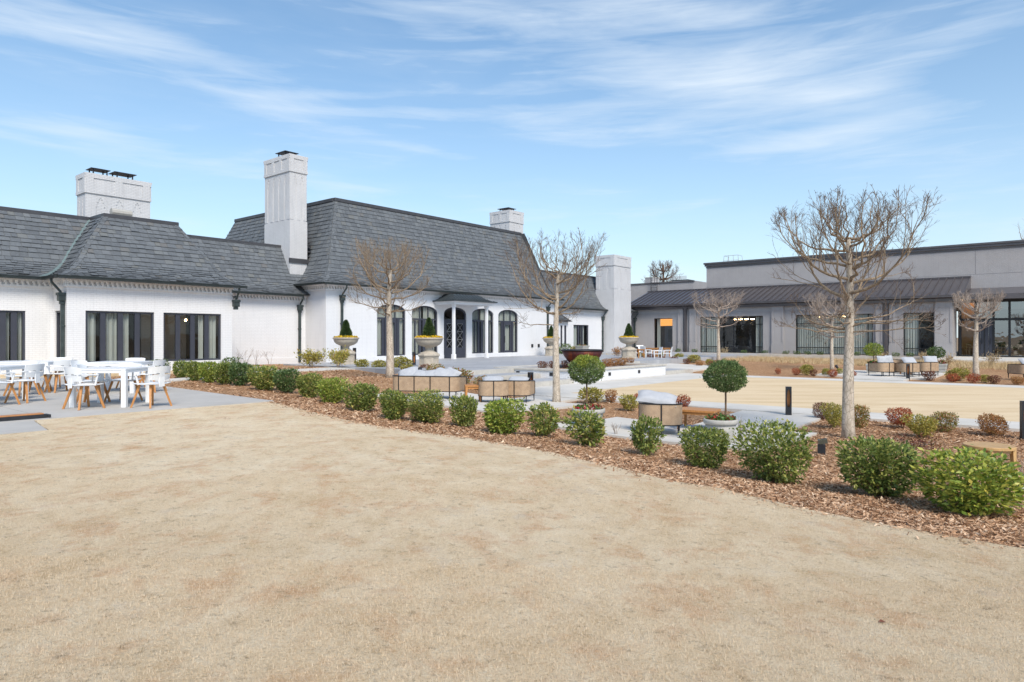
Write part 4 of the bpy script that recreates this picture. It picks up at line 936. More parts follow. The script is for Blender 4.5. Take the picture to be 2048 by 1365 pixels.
# metal lean-to roof with standing seams
ov = .55; zr0, zr1 = ZG + .02, 5.84; sl = (zr1 - zr0) / (UU - GU + ov); RE = GV0 - .7
mb = MB(off); mb.quad((GU - ov, RE, zr0), (UU, RE, zr1), (UU, GV1, zr1), (GU - ov, GV1, zr0)); mb.quad((UU, RE, zr1 - .05), (UU, GV1, zr1 - .05), (UU, GV1, ZG - 1), (UU, RE, ZG - 1)); mb.quad((UU, GV1, zr1), (UU, UV1, zr1), (UU + 6, UV1, zr1), (UU + 6, GV1, zr1))
mb.quad((GU - ov, RE, zr0), (GU, RE, ZG - .1), (UU, RE, ZG - .1), (UU, RE, zr1))
v = RE
while v < GV1: mb.add([(GU - ov, v - .03, zr0), (GU - ov, v + .03, zr0), (GU - ov, v + .03, zr0 + .085), (GU - ov, v - .03, zr0 + .085), (UU, v - .03, zr1), (UU, v + .03, zr1), (UU, v + .03, zr1 + .085), (UU, v - .03, zr1 + .085)], [(0, 1, 2, 3), (3, 2, 6, 7), (0, 3, 7, 4), (1, 5, 6, 2)]); v += .5
mr = mb.build('metal_roof', M['metal_roof'], gh)
mb = MB(off); mb.box(GU - ov - .14, GU - ov, RE, GV1, zr0 - .17, zr0 - .005); mb.box(GU - ov - .155, GU - ov - .14, RE, GV1, zr0 - .05, zr0 + .01); mb.box(GU - .3, GU - .12, RE + .3, GV1, ZG - .42, ZG - .2); mb.box(GU - ov + .002, GU, RE, GV1, ZG - .09, ZG - .06); mb.box(UU - .1, UU - .005, RE, GV1, zr1 - .02, zr1 + .1); mb.build('gutter', M['metal_roof'], mr, False, .008)
# pilasters with recessed panels, plinth line and downpipes
mb = MB(off)
def pil(p0, p1, panel=True):
    a, b = vspan(p0, p1); W.box(mb, a, b, -.12, -.001, ZB, ZG - .12)
    W.box(mb, a - .03, b + .03, -.16, -.121, ZB, .78); W.box(mb, a, b, -.15, -.1205, .78, .84)
    if panel: W.box(mb, a + .0, a + .14, -.15, -.1205, 1.0, 3.5); W.box(mb, b - .14, b, -.15, -.1205, 1.0, 3.5); W.box(mb, a, b, -.15, -.1205, 3.5, ZG - .13)
for p in ((1380, 1393), (1357, 1367), (1544, 1568), (1752, 1766), (1779, 1791), (1870, 1905)): pil(*p)
W.box(mb, GV0, GV1, -.03, -.001, 3.42, 3.5)
mb.build('pilasters', M['gray_brick'], gh, uvs=True)
for p in (1371, 1773):
    s = V_at(p, GU - .2); mb = MB(off); W.box(mb, s - .09, s + .09, -.3, -.13, ZB, 4.0); W.box(mb, s - .2, s + .2, -.36, -.13, 3.85, 4.15); mb.build('downspout', M['metal_roof'], gh, False, .01)
cfg = [dict(cols=(), hb=(), cur=[(1.35, 1.62)]), dict(cols=(.3, 2.55, 5.0, 5.75), hb=(.55, 2.45), cur=[(3.9, 6.9), (.1, .7)]), dict(cols=(.35, 3.0, 5.8), hb=(.55, 2.45), cur=[(.08, 6.4)]), dict(cols=(.9,), hb=(.55,), cur=[(1.0, 2.25)])]
for i, (a, b) in enumerate(wnd):
    L = b - a; cc = cfg[i]
    window(gh, off, W, a, b, zb_ + (.25 if i == 0 else 0), zt_ - (0 if i else .05), cols=[c for c in cc['cols'] if c < L - .1], hbars=cc['hb'], curtain=[(x0, min(x1, L - .05)) for x0, x1 in cc['cur'] if x0 < L], name='glazed_bay', mat='frame_black', fw=.06, d0=.1, d1=.17, cseed=i)
mb = MB(off); v0_, v1_ = GV0 + .3, wnd[0][0] - .8
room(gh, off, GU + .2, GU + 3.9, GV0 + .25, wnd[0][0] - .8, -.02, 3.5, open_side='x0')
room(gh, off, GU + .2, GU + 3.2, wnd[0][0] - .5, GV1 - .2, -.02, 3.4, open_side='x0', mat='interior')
# emissive panel imitating a lit ceiling inside the small window, and a dark inner opening
a, b = wnd[0]; mb = MB(off); mb.box(GU + 1.6, GU + 1.65, a - .3, b + .4, 2.42, 3.3); mb.build('soffit_glow_panel', M['panel_glow'], gh)
mb = MB(off); mb.box(GU + 1.2, GU + 1.3, a - .2, a + (b - a) * .74, .2, 2.42); p_ = mb.build('inner_partition', plain('slate_blue', (.09, .095, .115), .6), gh); mb = MB(off); mb.box(GU + 1.17, GU + 1.198, a + .12, a + (b - a) * .55, .9, 2.1); mb.build('inner_window', M['frame_black'], p_)
# recessed entrance at the right
EU = GU + 2.0; We = Wall('v', EU); ea = V_at(1919, EU); ee = -40.0
cols_px = [1951, 1987, 2019]; cs = [V_at(p, EU) for p in cols_px]
mb = MB(off)
for s in [ea - .05] + cs + [ee]: We.box(mb, s - .07, s + .07, -.02, .1, ZB + .1, 4.0)
for s in (cs[0] + (cs[1] - cs[0]) * .5,): We.box(mb, s - .04, s + .04, -.01, .09, .0, 2.55)
s_ = cs[2]
while s_ > ee: s_ -= 1.35; We.box(mb, s_ - .05, s_ + .05, -.01, .09, .0, 3.95)
We.box(mb, ee, ea, -.012, .092, ZB + .1, .06); We.box(mb, ee, ea, -.012, .092, 2.55, 2.72); We.box(mb, ee, ea, -.012, .092, 3.85, 4.05)
ent = mb.build('entrance_glazing', M['frame_black'], gh)
for (s1, s0) in ((cs[0] - .07, (cs[0] + cs[1]) / 2 + .04), ((cs[0] + cs[1]) / 2 - .04, cs[1] + .07)):
    mb = MB(off); We.box(mb, s0, s0 + .2, .0, .08, .07, 2.54); We.box(mb, s1 - .2, s1, .0, .08, .07, 2.54); We.box(mb, s0 + .2, s1 - .2, .0, .08, .07, .45); We.box(mb, s0 + .2, s1 - .2, .0, .08, 2.3, 2.54); We.box(mb, s0 + .2, s1 - .2, .0, .08, 1.0, 1.16)
    dd = mb.build('door', M['frame'], gh, False, .006); mb = MB(off); We.box(mb, s0 + .08, s0 + .12, -.07, -.03, .9, 1.3); We.box(mb, s0 + .08, s0 + .12, -.03, .0, 1.05, 1.1); mb.build('handle', M['dark_metal'], dd)
mb = MB(off); We.q(mb, (cs[0], .045, .06), (ea, .045, .06), (ea, .045, 4.0), (cs[0], .045, 4.0)); mb.build('pane', M['glass'], ent)
mb = MB(off); We.q(mb, (ee, .045, .06), (cs[0], .045, .06), (cs[0], .045, 4.0), (ee, .045, 4.0)); mb.build('pane', M['glass_mirror'], ent)
room(gh, off, EU + .1, EU + 7, ee, GV0 - .1, .0, 4.2, open_side='x0', mat='interior')
mb = MB(off); mb.box(EU + 1.6, EU + 1.8, cs[0] - .6, GV0 - .15, .0, 4.1); mb.build('wood_wall', M['interior_warm'], gh)
mb = MB(off); mb.box(EU + .3, EU + 1.5, cs[0], GV0 - .2, 4.05, 4.1); mb.build('ceiling_light', emit('hall_light', (1, .6, .28), 2.2), gh)
mb = MB(off); mb.box(EU - 1.6, EU + .3, ee, GV0 - .5, 4.06, 4.22); mb.box(EU - 1.75, EU - 1.6, ee, GV0 - .5, 4.0, 4.36); mb.quad((EU - 1.75, ee, 4.36), (UU, ee, 5.0), (UU, RE - .02, 5.0), (EU - 1.75, RE - .02, 4.36)); mb.build('entrance_canopy', M['metal_roof'], gh)

# lower gray block behind, with rooftop unit, ladder and hatch
ax, off2 = building('gray_annex', 'low gray flat-roofed block with ladder showing above the standing seam roof', 'building', 50, 8)
AU = 52.0; Wa = Wall('v', AU); a1 = V_at(1225, AU); a0 = V_at(1387, AU); za = CZ + (674 - 566.5) / F * uv(AU, (a0 + a1) / 2)[1]
mb = MB(off2); wall_mesh(mb, Wa, a0, a1, -.3, za); wall_mesh(mb, Wall('u', a0), AU, AU + 14, -.3, za); mb.build('wall', M['gray_brick'], ax, uvs=True)
mb = MB(off2); Wa.box(mb, a0 - .08, a1, -.08, .2, za - .12, za + .03); mb.build('coping', M['metal_roof'], ax); mb = MB(off2); mb.quad((AU, a0, za + .02), (AU + 14, a0, za + .02), (AU + 14, a1, za + .02), (AU, a1, za + .02)); mb.build('flat_roof', M['cap_stone'], ax)
mb = MB(off2); l0, l1 = V_at(1314, AU - .3), V_at(1302, AU - .3)
for s in (l0, l1): mb.bar((AU - .3, s, za - 2.2), (AU - .3, s, za + 1.1), .06)
for k in range(9): mb.bar((AU - .3, l0, za - 2.1 + k * .3), (AU - .3, l1, za - 2.1 + k * .3), .035)
mb.tube([(AU - .3, l0, za + 1.1), (AU + .6, l0, za + 1.1), (AU + .6, l0, za)], .03, 5); mb.tube([(AU - .3, l1, za + 1.1), (AU + .6, l1, za + 1.1), (AU + .6, l1, za)], .03, 5)
mb.build('ladder', M['dark_metal'], ax)
def roof_box(name, label, cat, px0, px1, py, u, zb0, mat, rail=False):
    v0, v1 = V_at(px1, u), V_at(px0, u); z1 = CZ + (674 - py) / F * uv(u, (v0 + v1) / 2)[1]; x, y = uv(u, (v0 + v1) / 2); h = (v1 - v0) / 2
    t = thing(name, label, cat, (x, y, zb0), TH); mb = MB(); mb.box(0, 1.6, -h, h, 0, z1 - zb0 - .08); mb.build('cabinet', mat, t, False, .02)
    mb = MB(); mb.box(-.06, 1.66, -h - .06, h + .06, z1 - zb0 - .08, z1 - zb0); mb.build('lid', M['dark_metal'] if not rail else M['gray_stone'], t)
    mb = MB()
    for k in range(5): mb.box(-.03, -.004, -h + .1, h - .1, .15 + k * .14, .21 + k * .14)
    mb.build('louvers', M['gray_trim'], t); return t
roof_box('rooftop_unit', 'gray ventilation unit beside the ladder on the annex roof', 'rooftop unit', 1290, 1306, 555, AU + 2, za + .02, M['gray_trim'], True)
roof_box('roof_hatch', 'pale boxy roof hatch on the annex roof right of the bare tree', 'roof hatch', 1344, 1375, 560, AU + 2, za + .02, M['gray_brick'])
t = thing('roof_guardrail', 'thin metal guardrail on the gray hall parapet near its left corner', 'guardrail', (*uv(UU + 1.5, V_at(1462, UU + 1.5)), ZT - .2), TH)
mb = MB(); hw = .78
for s in (-hw, -.25, .25, hw): mb.tube([(0, s, 0), (0, s * .85, .95)], .02, 5)
mb.tube([(0, -hw * .85, .95), (0, hw * .85, .95)], .02, 5); mb.tube([(0, -hw * .93, .5), (0, hw * .93, .5)], .015, 5); mb.tube([(1.0, -hw, 0), (1.0, -hw * .85, .95), (0, -hw * .85, .95)], .02, 5); mb.tube([(1.0, hw, 0), (1.0, hw * .85, .95), (0, hw * .85, .95)], .02, 5)
mb.build('rail', M['gray_trim'], t)

# raised white planter with stone cap
pl, off = building('raised_planter', 'low white brick planter wall with stone cap around the fire bowl', 'planter', 1.3, -14.8)
mb = MB(off); P0, P1, Q0, Q1, zc = 1.3, 9.1, -14.8, -10.6, .0
for args in ((P0, P1, Q0, Q0 + .3), (P0, P1, Q1 - .3, Q1), (P0, P0 + .3, Q0 + .3, Q1 - .3), (P1 - .3, P1, Q0 + .3, Q1 - .3)): mb.box(*args, -.62, zc)
mb.build('wall', M['white_brick'], pl, uvs=True)
mb = MB(off); e = .05
for args in ((P0 - e, P1 + e, Q0 - e, Q0 + .36), (P0 - e, P1 + e, Q1 - .36, Q1 + e), (P0 - e, P0 + .36, Q0 + .36, Q1 - .36), (P1 - .36, P1 + e, Q0 + .36, Q1 - .36)): mb.box(*args, zc, zc + .085)
mb.build('cap', M['cap_stone'], pl, False, .012)
mb = MB(off); mb.quad((P0 + .2, Q0 + .2, -.06), (P1 - .2, Q0 + .2, -.06), (P1 - .2, Q1 - .2, -.06), (P0 + .2, Q1 - .2, -.06)); mb.build('soil', M['g_mulch'], pl)
Wp, Wq = Wall('u', Q0), Wall('v', P0)
for px, py in ((1262, 744), (1276, 741)): pass
for s in (U_at(1180, Q0), U_at(1262, Q0), U_at(1279, Q0 )): pass
for s in (U_at(1219, Q0), U_at(1278, Q0)):
    mb = MB(off); Wp.box(mb, s - .09, s + .09, -.02, .01, -.26, -.12); mb.build('step_light', M['dark_metal'], pl)
for s in (V_at(1036, P0), V_at(1103, P0)):
    mb = MB(off); Wq.box(mb, s - .09, s + .09, -.02, .01, -.2, -.06); mb.build('step_light', M['dark_metal'], pl)

# ================================================================== PLANTS
def rot_frames(nrm, rg):
    """orthonormal frames (t, b) around unit normals"""
    a = rg.normal(size=nrm.shape); t = a - (a * nrm).sum(1, keepdims=True) * nrm; t /= np.linalg.norm(t, axis=1, keepdims=True) + 1e-9
    return t, np.cross(nrm, t)
def leaves(P, out, size, rg, wr=.45, spread=.8, up=.35, fold=.25):
    """leaf-shaped quads: P points, out outward directions"""
    n = len(P); d = out + rg.normal(0, spread, (n, 3)); d[:, 2] += up; d /= np.linalg.norm(d, axis=1, keepdims=True)
    nr = rg.normal(size=(n, 3)); nr[:, 2] += .6; side = np.cross(d, nr); side /= np.linalg.norm(side, axis=1, keepdims=True) + 1e-9; nn = np.cross(side, d)
    s = size * rg.uniform(.65, 1.3, (n, 1)); wv = side * s * wr * .5
    V = np.stack([P, P + d * s * .5 + wv + nn * s * fold * .2, P + d * s, P + d * s * .5 - wv + nn * s * fold * .2], 1).reshape(-1, 3)
    return V, np.arange(4 * n).reshape(n, 4)
def shrub_points(n, w_, h_, rg, boxy=.6, lumps=9, base=.12, shell=.45, gap=.25):
    """points in an uneven rounded mass w wide, h tall standing on z=0, with their outward directions"""
    L = rg.normal(size=(lumps, 3)); L /= np.linalg.norm(L, axis=1, keepdims=True); amp = rg.uniform(-.26, .2, lumps)
    m = int(n * 1.6); d = rg.normal(size=(m, 3)); d /= np.linalg.norm(d, axis=1, keepdims=True)
    p = 2 + boxy * 3; k = (np.abs(d) ** p).sum(1) ** (-1 / p)
    bump_ = 1 + (np.clip((d @ L.T - .55) / .45, 0, 1) * amp).sum(1)
    fine = 1 + .1 * np.sin(d[:, 0] * 9 + d[:, 2] * 7) * np.sin(d[:, 1] * 8 - d[:, 2] * 5)
    r = np.where(rg.uniform(size=m) < shell, rg.uniform(.82, 1.02, m), rg.uniform(.15, 1, m) ** .6) * k * bump_ * fine
    r = np.where(rg.uniform(size=m) < .05, r * rg.uniform(1.0, 1.2, m), r)
    P = d * r[:, None] * np.array([w_ / 2, w_ / 2, h_ * (1 - base) / 2]); t = (P[:, 2] / (h_ * (1 - base) / 2) + 1) / 2
    P[:, :2] *= (.62 + .42 * np.clip(t, 0, 1) ** .6)[:, None]; P[:, 2] += h_ * (base + (1 - base) / 2)
    keep = P[:, 2] > .02
    g = np.sin(P[:, 0] * 17 / w_ + 1.3) * np.sin(P[:, 1] * 15 / w_ + .4) * np.sin(P[:, 2] * 13 / h_ + 2.1); keep &= (g < .62 + .38 * (1 - gap)) | (rg.uniform(size=m) < .35)
    return P[keep][:n], d[keep][:n]
def stems_mb(n, w_, h_, seed, r0=.008, frac=.75):
    rg = random.Random(seed); mb = MB()
    for i in range(n):
        a = rg.uniform(0, 2 * math.pi); q = rg.uniform(.15, .48) * w_; top = h_ * rg.uniform(.45, frac); k = rg.uniform(.0, .12) * w_
        p = [(k * math.cos(a + 1), k * math.sin(a + 1), -.03), (q * .35 * math.cos(a), q * .35 * math.sin(a), top * .35), (q * .75 * math.cos(a + .2), q * .75 * math.sin(a + .2), top * .72), (q * math.cos(a + .1), q * math.sin(a + .1), top)]
        mb.tube(p, [r0, r0 * .75, r0 * .55, r0 * .3], 4)
        b = p[1]; a2 = a + rg.choice((-.8, .8)); mb.tube([b, (b[0] + q * .3 * math.cos(a2), b[1] + q * .3 * math.sin(a2), b[2] + top * .3)], [r0 * .5, r0 * .25], 3)
    return mb
_shrub_cache = {}
def shrub(name, label, cat, x, y, w_, h_, mat, key, n, leaf, group=None, boxy=.6, gap=.25, stems=8, up=.35, shell=.5, seed=0, base=.1, stem_mat='stem', wr=.48, rz=None):
    """shrub > foliage, stems; each key's mesh is built once at unit size and shared"""
    k = (key, mat)
    if k not in _shrub_cache:
        rg = np.random.default_rng(abs(hash(key)) % 1000 if not isinstance(key, int) else key); P, d = shrub_points(n, 1.0, 1.0, rg, boxy, gap=gap, shell=shell, base=base)
        V, Fc = leaves(P, d, leaf, rg, wr=wr, up=up); f = np_mesh('foliage', V, Fc, M[mat]); st = stems_mb(stems, 1.0, 1.0, len(_shrub_cache) + 3, .012).build('stems', M[stem_mat])
        _shrub_cache[k] = (f, st); first = True
    else: first = False
    f, st = _shrub_cache[k]
    t = thing(name, label, cat, (x, y, ht(x, y)), rnd.uniform(0, 6.28) if rz is None else rz, group); t.scale = (w_, w_, h_)
    if not first:
        f2 = f.copy(); s2 = st.copy(); COL.objects.link(f2); COL.objects.link(s2); f, st = f2, s2
    f.parent = t; st.parent = t; return t
def px_size(px, py, wpx, hpx):
    x, y = hit(px, py); return x, y, wpx * y / F, hpx * y / F

# ---- the long curving hedge row along the lawn
HG = 'evergreen shrubs in the curving row between lawn and garden'
hedge = [(365,757,30,31),(391,762,31,35),(419,766,34,38),(451,770,36,40),(484,772,40,41),(530,781,50,43),(572,787,48,43),(618,796,52,44),(663,807,57,45),(724,823,66,50),
         (788,840,60,58),(853,847,80,60),(929,855,56,62),(1003,869,86,68),(1092,876,70,68),(1176,894,92,74),(1290,912,72,76),(1412,937,96,84),(1549,967,128,112),(1757,996,150,118),(1940,1029,186,116)]
kinds = ['h','h','b','h','d','h','d','h','b','h','h','k','h','b','s','s','s','k','k','k','g']
hl = ['at the patio end of the hedge row, below the last pavilion window', 'second from the patio end of the hedge row', 'third from the patio end of the hedge row', 'fourth from the patio end of the hedge row', 'darker, fifth from the patio end of the hedge row',
      'sixth from the patio end, level with the patio tip', 'dark, just past the patio tip in the hedge row', 'beside the lawn corner, second past the patio tip', 'bright yellow green, left of the bare twiggy plants by the white wing',
      'two left of the cushioned sofa in the hedge row', 'in front of the left end of the wicker sofa', 'wide and dense, in front of the middle of the wicker sofa', 'narrow, in front of the small orange stool', 'broad and yellowish, in front of two round-backed wicker chairs',
      'loose and open, in front of the middle bare tree', 'loose, hiding the flowerpot of the yellow-topped ball tree', 'loose and upright, in front of the lone wicker armchair', 'dense and boxy, in front of the pot of the green ball tree',
      'dense and broad, just left of the short garden spotlight', 'wide, in front of the thick bare tree trunk', 'largest and yellow flecked, before the round table at right']
hk = {'h': ('leaf_hedge', 3200, .095, .55, .3, .4), 'b': ('leaf_bright', 3000, .095, .5, .35, .4), 'd': ('leaf_dark', 2600, .1, .6, .25, .45), 's': ('leaf_hedge', 1500, .11, .25, .65, .15), 'k': ('leaf_hedge', 4600, .072, .6, .55, .42), 'g': ('leaf_gold', 3900, .082, .4, .65, .36)}
for i, ((px, py, wp, hp), k) in enumerate(zip(hedge, kinds)):
    x, y, w_, h_ = px_size(px, py, wp, hp); m_, n_, lf, bx, gp, sh = hk[k]
    kk = {'h': 'hedge%d' % (i % 3), 'k': 'big%d' % i, 's': 'loose%d' % (i % 2)}.get(k, 'hk' + k)
    seed = 140 + i if k in 'kg' else {'h': 10 + i % 3, 'b': 21, 'd': 31, 's': 41 + i % 2}[k]
    shrub('hedge_shrub', 'green evergreen shrub ' + hl[i], 'shrub', x, y, w_ * (1.14 if i < 6 else 1.0 if i < 10 else .93), h_ * (1.06 if i < 10 else .97), m_, seed, n_, lf, HG, bx, gp, 12 if k in 'skg' else 7, shell=sh, base=.06)

# ---- small ornamental shrubs in the beds
small = [
 # px, base row, w, h, kind, label
 (724,738,30,18,'yg','yellow green shrub just right of the first urn'), (758,741,30,19,'yg','yellow green shrub left of the left bare tree trunk'), (805,737,38,22,'yg','tall yellow green shrub right of the left bare tree trunk'),
 (817,748,33,18,'yg','yellow green shrub in front of the bollard beside the second urn'), (790,744,22,16,'yg','small yellow green shrub touching the left bare tree trunk'), (849,748,20,17,'maroon','round maroon shrub at foot of the second urn'),
 (872,757,34,23,'mixed','mixed red and green shrub in front of the second urn pedestal'), (920,774,46,31,'mixed','large green and red shrub behind the wicker sofa, left of the steps'), (961,780,28,23,'mixed','red topped green shrub behind the orange stool'), (992,773,20,11,'maroon','low maroon shrub behind the first round-backed chair'),
 (1182,807,52,30,'yg','yellow green shrub behind the yellow-topped ball tree stem'), (1222,806,22,22,'rust','small rusty brown shrub right of the yellow-topped ball tree'), (1258,822,40,30,'yg','yellow green shrub left of the lone wicker armchair'), (1279,801,20,12,'red','small red shrub behind the pillow of the lone armchair'),
 (1317,805,27,16,'red','bright red shrub behind the lone wicker armchair'), (1365,818,27,23,'red','bright red shrub right of the lone armchair, beside the walk'),
 (1644,841,30,32,'maroon','dark maroon shrub left of the thick bare tree trunk'), (1667,858,40,46,'yg','yellow green shrub touching the thick bare tree trunk'), (1719,857,36,42,'mixed','green and red shrub right of the thick bare tree trunk'),
 (1802,858,45,37,'red','fiery red round shrub by the lawn walk'), (1843,877,58,42,'yg','loose yellow green shrub between red and green round shrubs'), (1886,865,47,37,'mixed','rounded green and red shrub by the lawn walk'), (1985,873,47,40,'rust','rust brown round shrub near the right edge'),
 (1858,762,22,17,'maroon','round maroon green shrub in front of the far seating pad'), (1915,762,42,24,'yg','large yellow green shrub right of the far seating pad'), (1905,765,22,15,'red','low red shrub right of the far seating pad'), (1947,767,21,16,'red','red shrub at foot of the right bare tree'), (1970,766,22,15,'yg','yellow shrub right of the right bare tree'), (1987,768,21,15,'maroon','maroon shrub right of the right bare tree'), (2035,770,20,14,'rust','rust round shrub at the right edge beyond the lawn'),
 (1556,749,10,10,'red','tiny red shrub alone beyond the lawn'), (1592,751,14,12,'red','small red shrub left of the yellow far shrub'), (1613,751,26,20,'yg','yellow green shrub between two red shrubs beyond the lawn'), (1626,753,14,12,'maroon','maroon shrub right of the yellow far shrub'), (1652,753,18,15,'yg','yellow shrub left of the hidden bare tree beyond the lawn'), (1666,755,17,13,'red','red shrub at foot of the hidden bare tree'), (1678,751,14,13,'yg','small yellow shrub left of the thick trunk beyond the lawn'), (1707,755,10,10,'red','tiny red shrub right of the thick trunk beyond the lawn'),
 (1302,722,14,12,'maroon','dark round shrub right of the fourth urn'), (1282,719,16,14,'yg','yellow green shrub touching the fourth urn'), (1321,719,20,14,'yg','yellow shrub in front of the white garden chairs'), (1324,724,13,10,'maroon','dark shrub in front of the white garden chairs'), (1348,726,16,11,'maroon','dark round shrub on bank right of the white garden chairs'), (1357,721,20,13,'yg','yellow shrub on bank right of the white garden chairs'), (1373,730,13,11,'maroon','maroon shrub on bank left of a yellow shrub'), (1388,726,26,15,'yg','wide yellow green shrub left of the first gray-hall bare tree'), (1399,734,14,11,'rust','rusty shrub below the wide yellow green shrub'), (1418,731,15,12,'yg','small yellow shrub below the first gray-hall bare tree'), (1425,735,14,11,'maroon','maroon shrub below the first gray-hall bare tree')]
sk = {'yg': ('leaf_yg', 900, .12, .2, .5, 61, .3), 'red': ('leaf_red', 800, .13, .35, .2, 62, .4), 'rust': ('leaf_rust', 900, .12, .4, .2, 63, .4), 'maroon': ('leaf_maroon', 800, .12, .45, .1, 64, .4), 'mixed': ('leaf_mixed', 1000, .11, .35, .3, 65, .4)}
nm = {'yg': 'golden_shrub', 'red': 'red_shrub', 'rust': 'rust_shrub', 'maroon': 'maroon_shrub', 'mixed': 'two_tone_shrub'}
for (px, py, wp, hp, k, lb) in small:
    x, y, w_, h_ = px_size(px, py, wp, hp); m_, n_, lf, bx, gp, sd, sh = sk[k]
    big = y < 17; shrub(nm[k], lb, 'shrub', x, y, w_ * 1.05, h_ * 1.08, m_, sd + (20 if big else 0), n_ * (3 if big else 1), lf * (.62 if big else 1), 'ornamental shrubs in the mulch beds', bx, gp, 7, shell=sh, up=.6)
for i, px in enumerate((1356, 1371, 1389, 1488, 1529, 1571, 1594, 1616, 1640, 1713, 1739, 1792, 1820)):
    u_ = 34.5; v_ = V_at(px, u_); x, y = uv(u_, v_)
    if px == 1371: continue
    where = {1356: 'left of the first gray downspout', 1389: 'right of the first gray downspout', 1488: 'under the first wide gray-hall window', 1529: 'at right end of the first wide gray-hall window', 1571: 'just left of the second wide gray-hall window', 1594: 'at left end of the second wide gray-hall window', 1616: 'under the second wide window, third from its left end', 1640: 'under the middle of the second wide window', 1713: 'under the second wide window right of the thick trunk', 1739: 'beside the left far ball tree', 1792: 'right of the second gray downspout', 1820: 'under the narrow glazed bay'}[px]
    shrub('foundation_shrub', 'small dark clipped shrub ' + where, 'shrub', x, y, .5, .42, 'leaf_dark', 70, 500, .14, 'clipped shrubs along the gray hall', .3, .1, 5)
for i, (px, lb) in enumerate(((457, 'dark leafy shrub at right corner of the window pavilion'), (318, 'dark leafy shrub under the pier between pavilion windows'), (403, 'low dark shrub under the second pavilion window'))):
    vv = -2.85; uu = U_at(px, vv); x, y = uv(uu, vv); shrub('dark_shrub', lb, 'shrub', x, y, .75 if px != 403 else .5, .5 if px != 403 else .34, 'leaf_dark', 70, 500, .14, None, .3, .1, 5)
for (u_, v_, lb, w_, h_) in ((22.3, .6, 'dark shrub by the small bay beside the fire bowl', 1.1, .9), (24.5, .9, 'golden shrub by the charcoal door beyond the fire bowl', 1.2, .7)):
    x, y = uv(u_, v_); shrub('entry_shrub', lb, 'shrub', x, y, w_, h_, 'leaf_dark' if 'dark' in lb else 'leaf_yg', 70 if 'dark' in lb else 61, 700, .12, None, .3, .2, 6)
# shrubs in the fire-bowl planter
for i, (px, m_, lb) in enumerate(((1086, 'maroon', 'maroon shrub at left end of the fire bowl planter'), (1107, 'maroon', 'maroon shrub second from left in the fire bowl planter'), (1132, 'maroon', 'dark shrub under left side of the fire bowl'), (1214, 'rust', 'rust shrub just right of the fire bowl'), (1229, 'rust', 'rust shrub second right of the fire bowl'), (1244, 'rust', 'rust shrub third right of the fire bowl'), (1259, 'rust', 'rust shrub at right end of the fire bowl planter'))):
    vv = -12.6 + (.6 if i < 3 else 0); x, y = uv(U_at(px, vv), vv); s = shrub(nm[m_], lb, 'shrub', x, y, .46, .36, sk[m_][0], sk[m_][5], 800, .12, 'shrubs in the fire bowl planter', .4, .2, 5); s.location.z = -.06
# bare and blond twiggy plants
def twiggy(label, x, y, w_, h_, mat, n, seed, leaf=None, group=None):
    t = thing('twiggy_shrub', label, 'shrub', (x, y, ht(x, y)), 0, group); rg = random.Random(seed); mb = MB(); tips = []
    for i in range(n):
        a = rg.uniform(0, 6.28); q = w_ * .5 * rg.uniform(.2, 1) ** .7; hh = h_ * rg.uniform(.6, 1); p = [(0, 0, -.02), (q * .3 * math.cos(a), q * .3 * math.sin(a), hh * .45), (q * math.cos(a + .1), q * math.sin(a + .1), hh)]
        p[0] = (q * .12 * math.cos(a), q * .12 * math.sin(a), -.02); r0 = .006 + .002 * (w_ > .8); mb.tube(p, [r0, r0 * .7, r0 * .4], 3)
        for k in range(3):
            b = Vector(p[1]).lerp(Vector(p[2]), rg.uniform(.1, .8)); e = b + Vector((rg.uniform(-.18, .18) * w_, rg.uniform(-.18, .18) * w_, rg.uniform(.1, .3) * h_)); mb.tube([b, e], [r0 * .5, r0 * .3], 3); tips += [b, e]
        tips.append(Vector(p[2]))
    mb.build('stems', M[mat], t)
    if leaf:
        nr = np.random.default_rng(seed); P = np.array([tuple(q) for q in tips]); P = np.repeat(P, leaf[1], 0) + nr.normal(0, .07 * w_, (len(P) * leaf[1], 3)); d = P - np.array([0, 0, h_ * .4]); d /= np.linalg.norm(d, axis=1, keepdims=True); V, Fc = leaves(P, d, leaf[2], nr); np_mesh('foliage', V, Fc, M[leaf[0]], t)
    return t
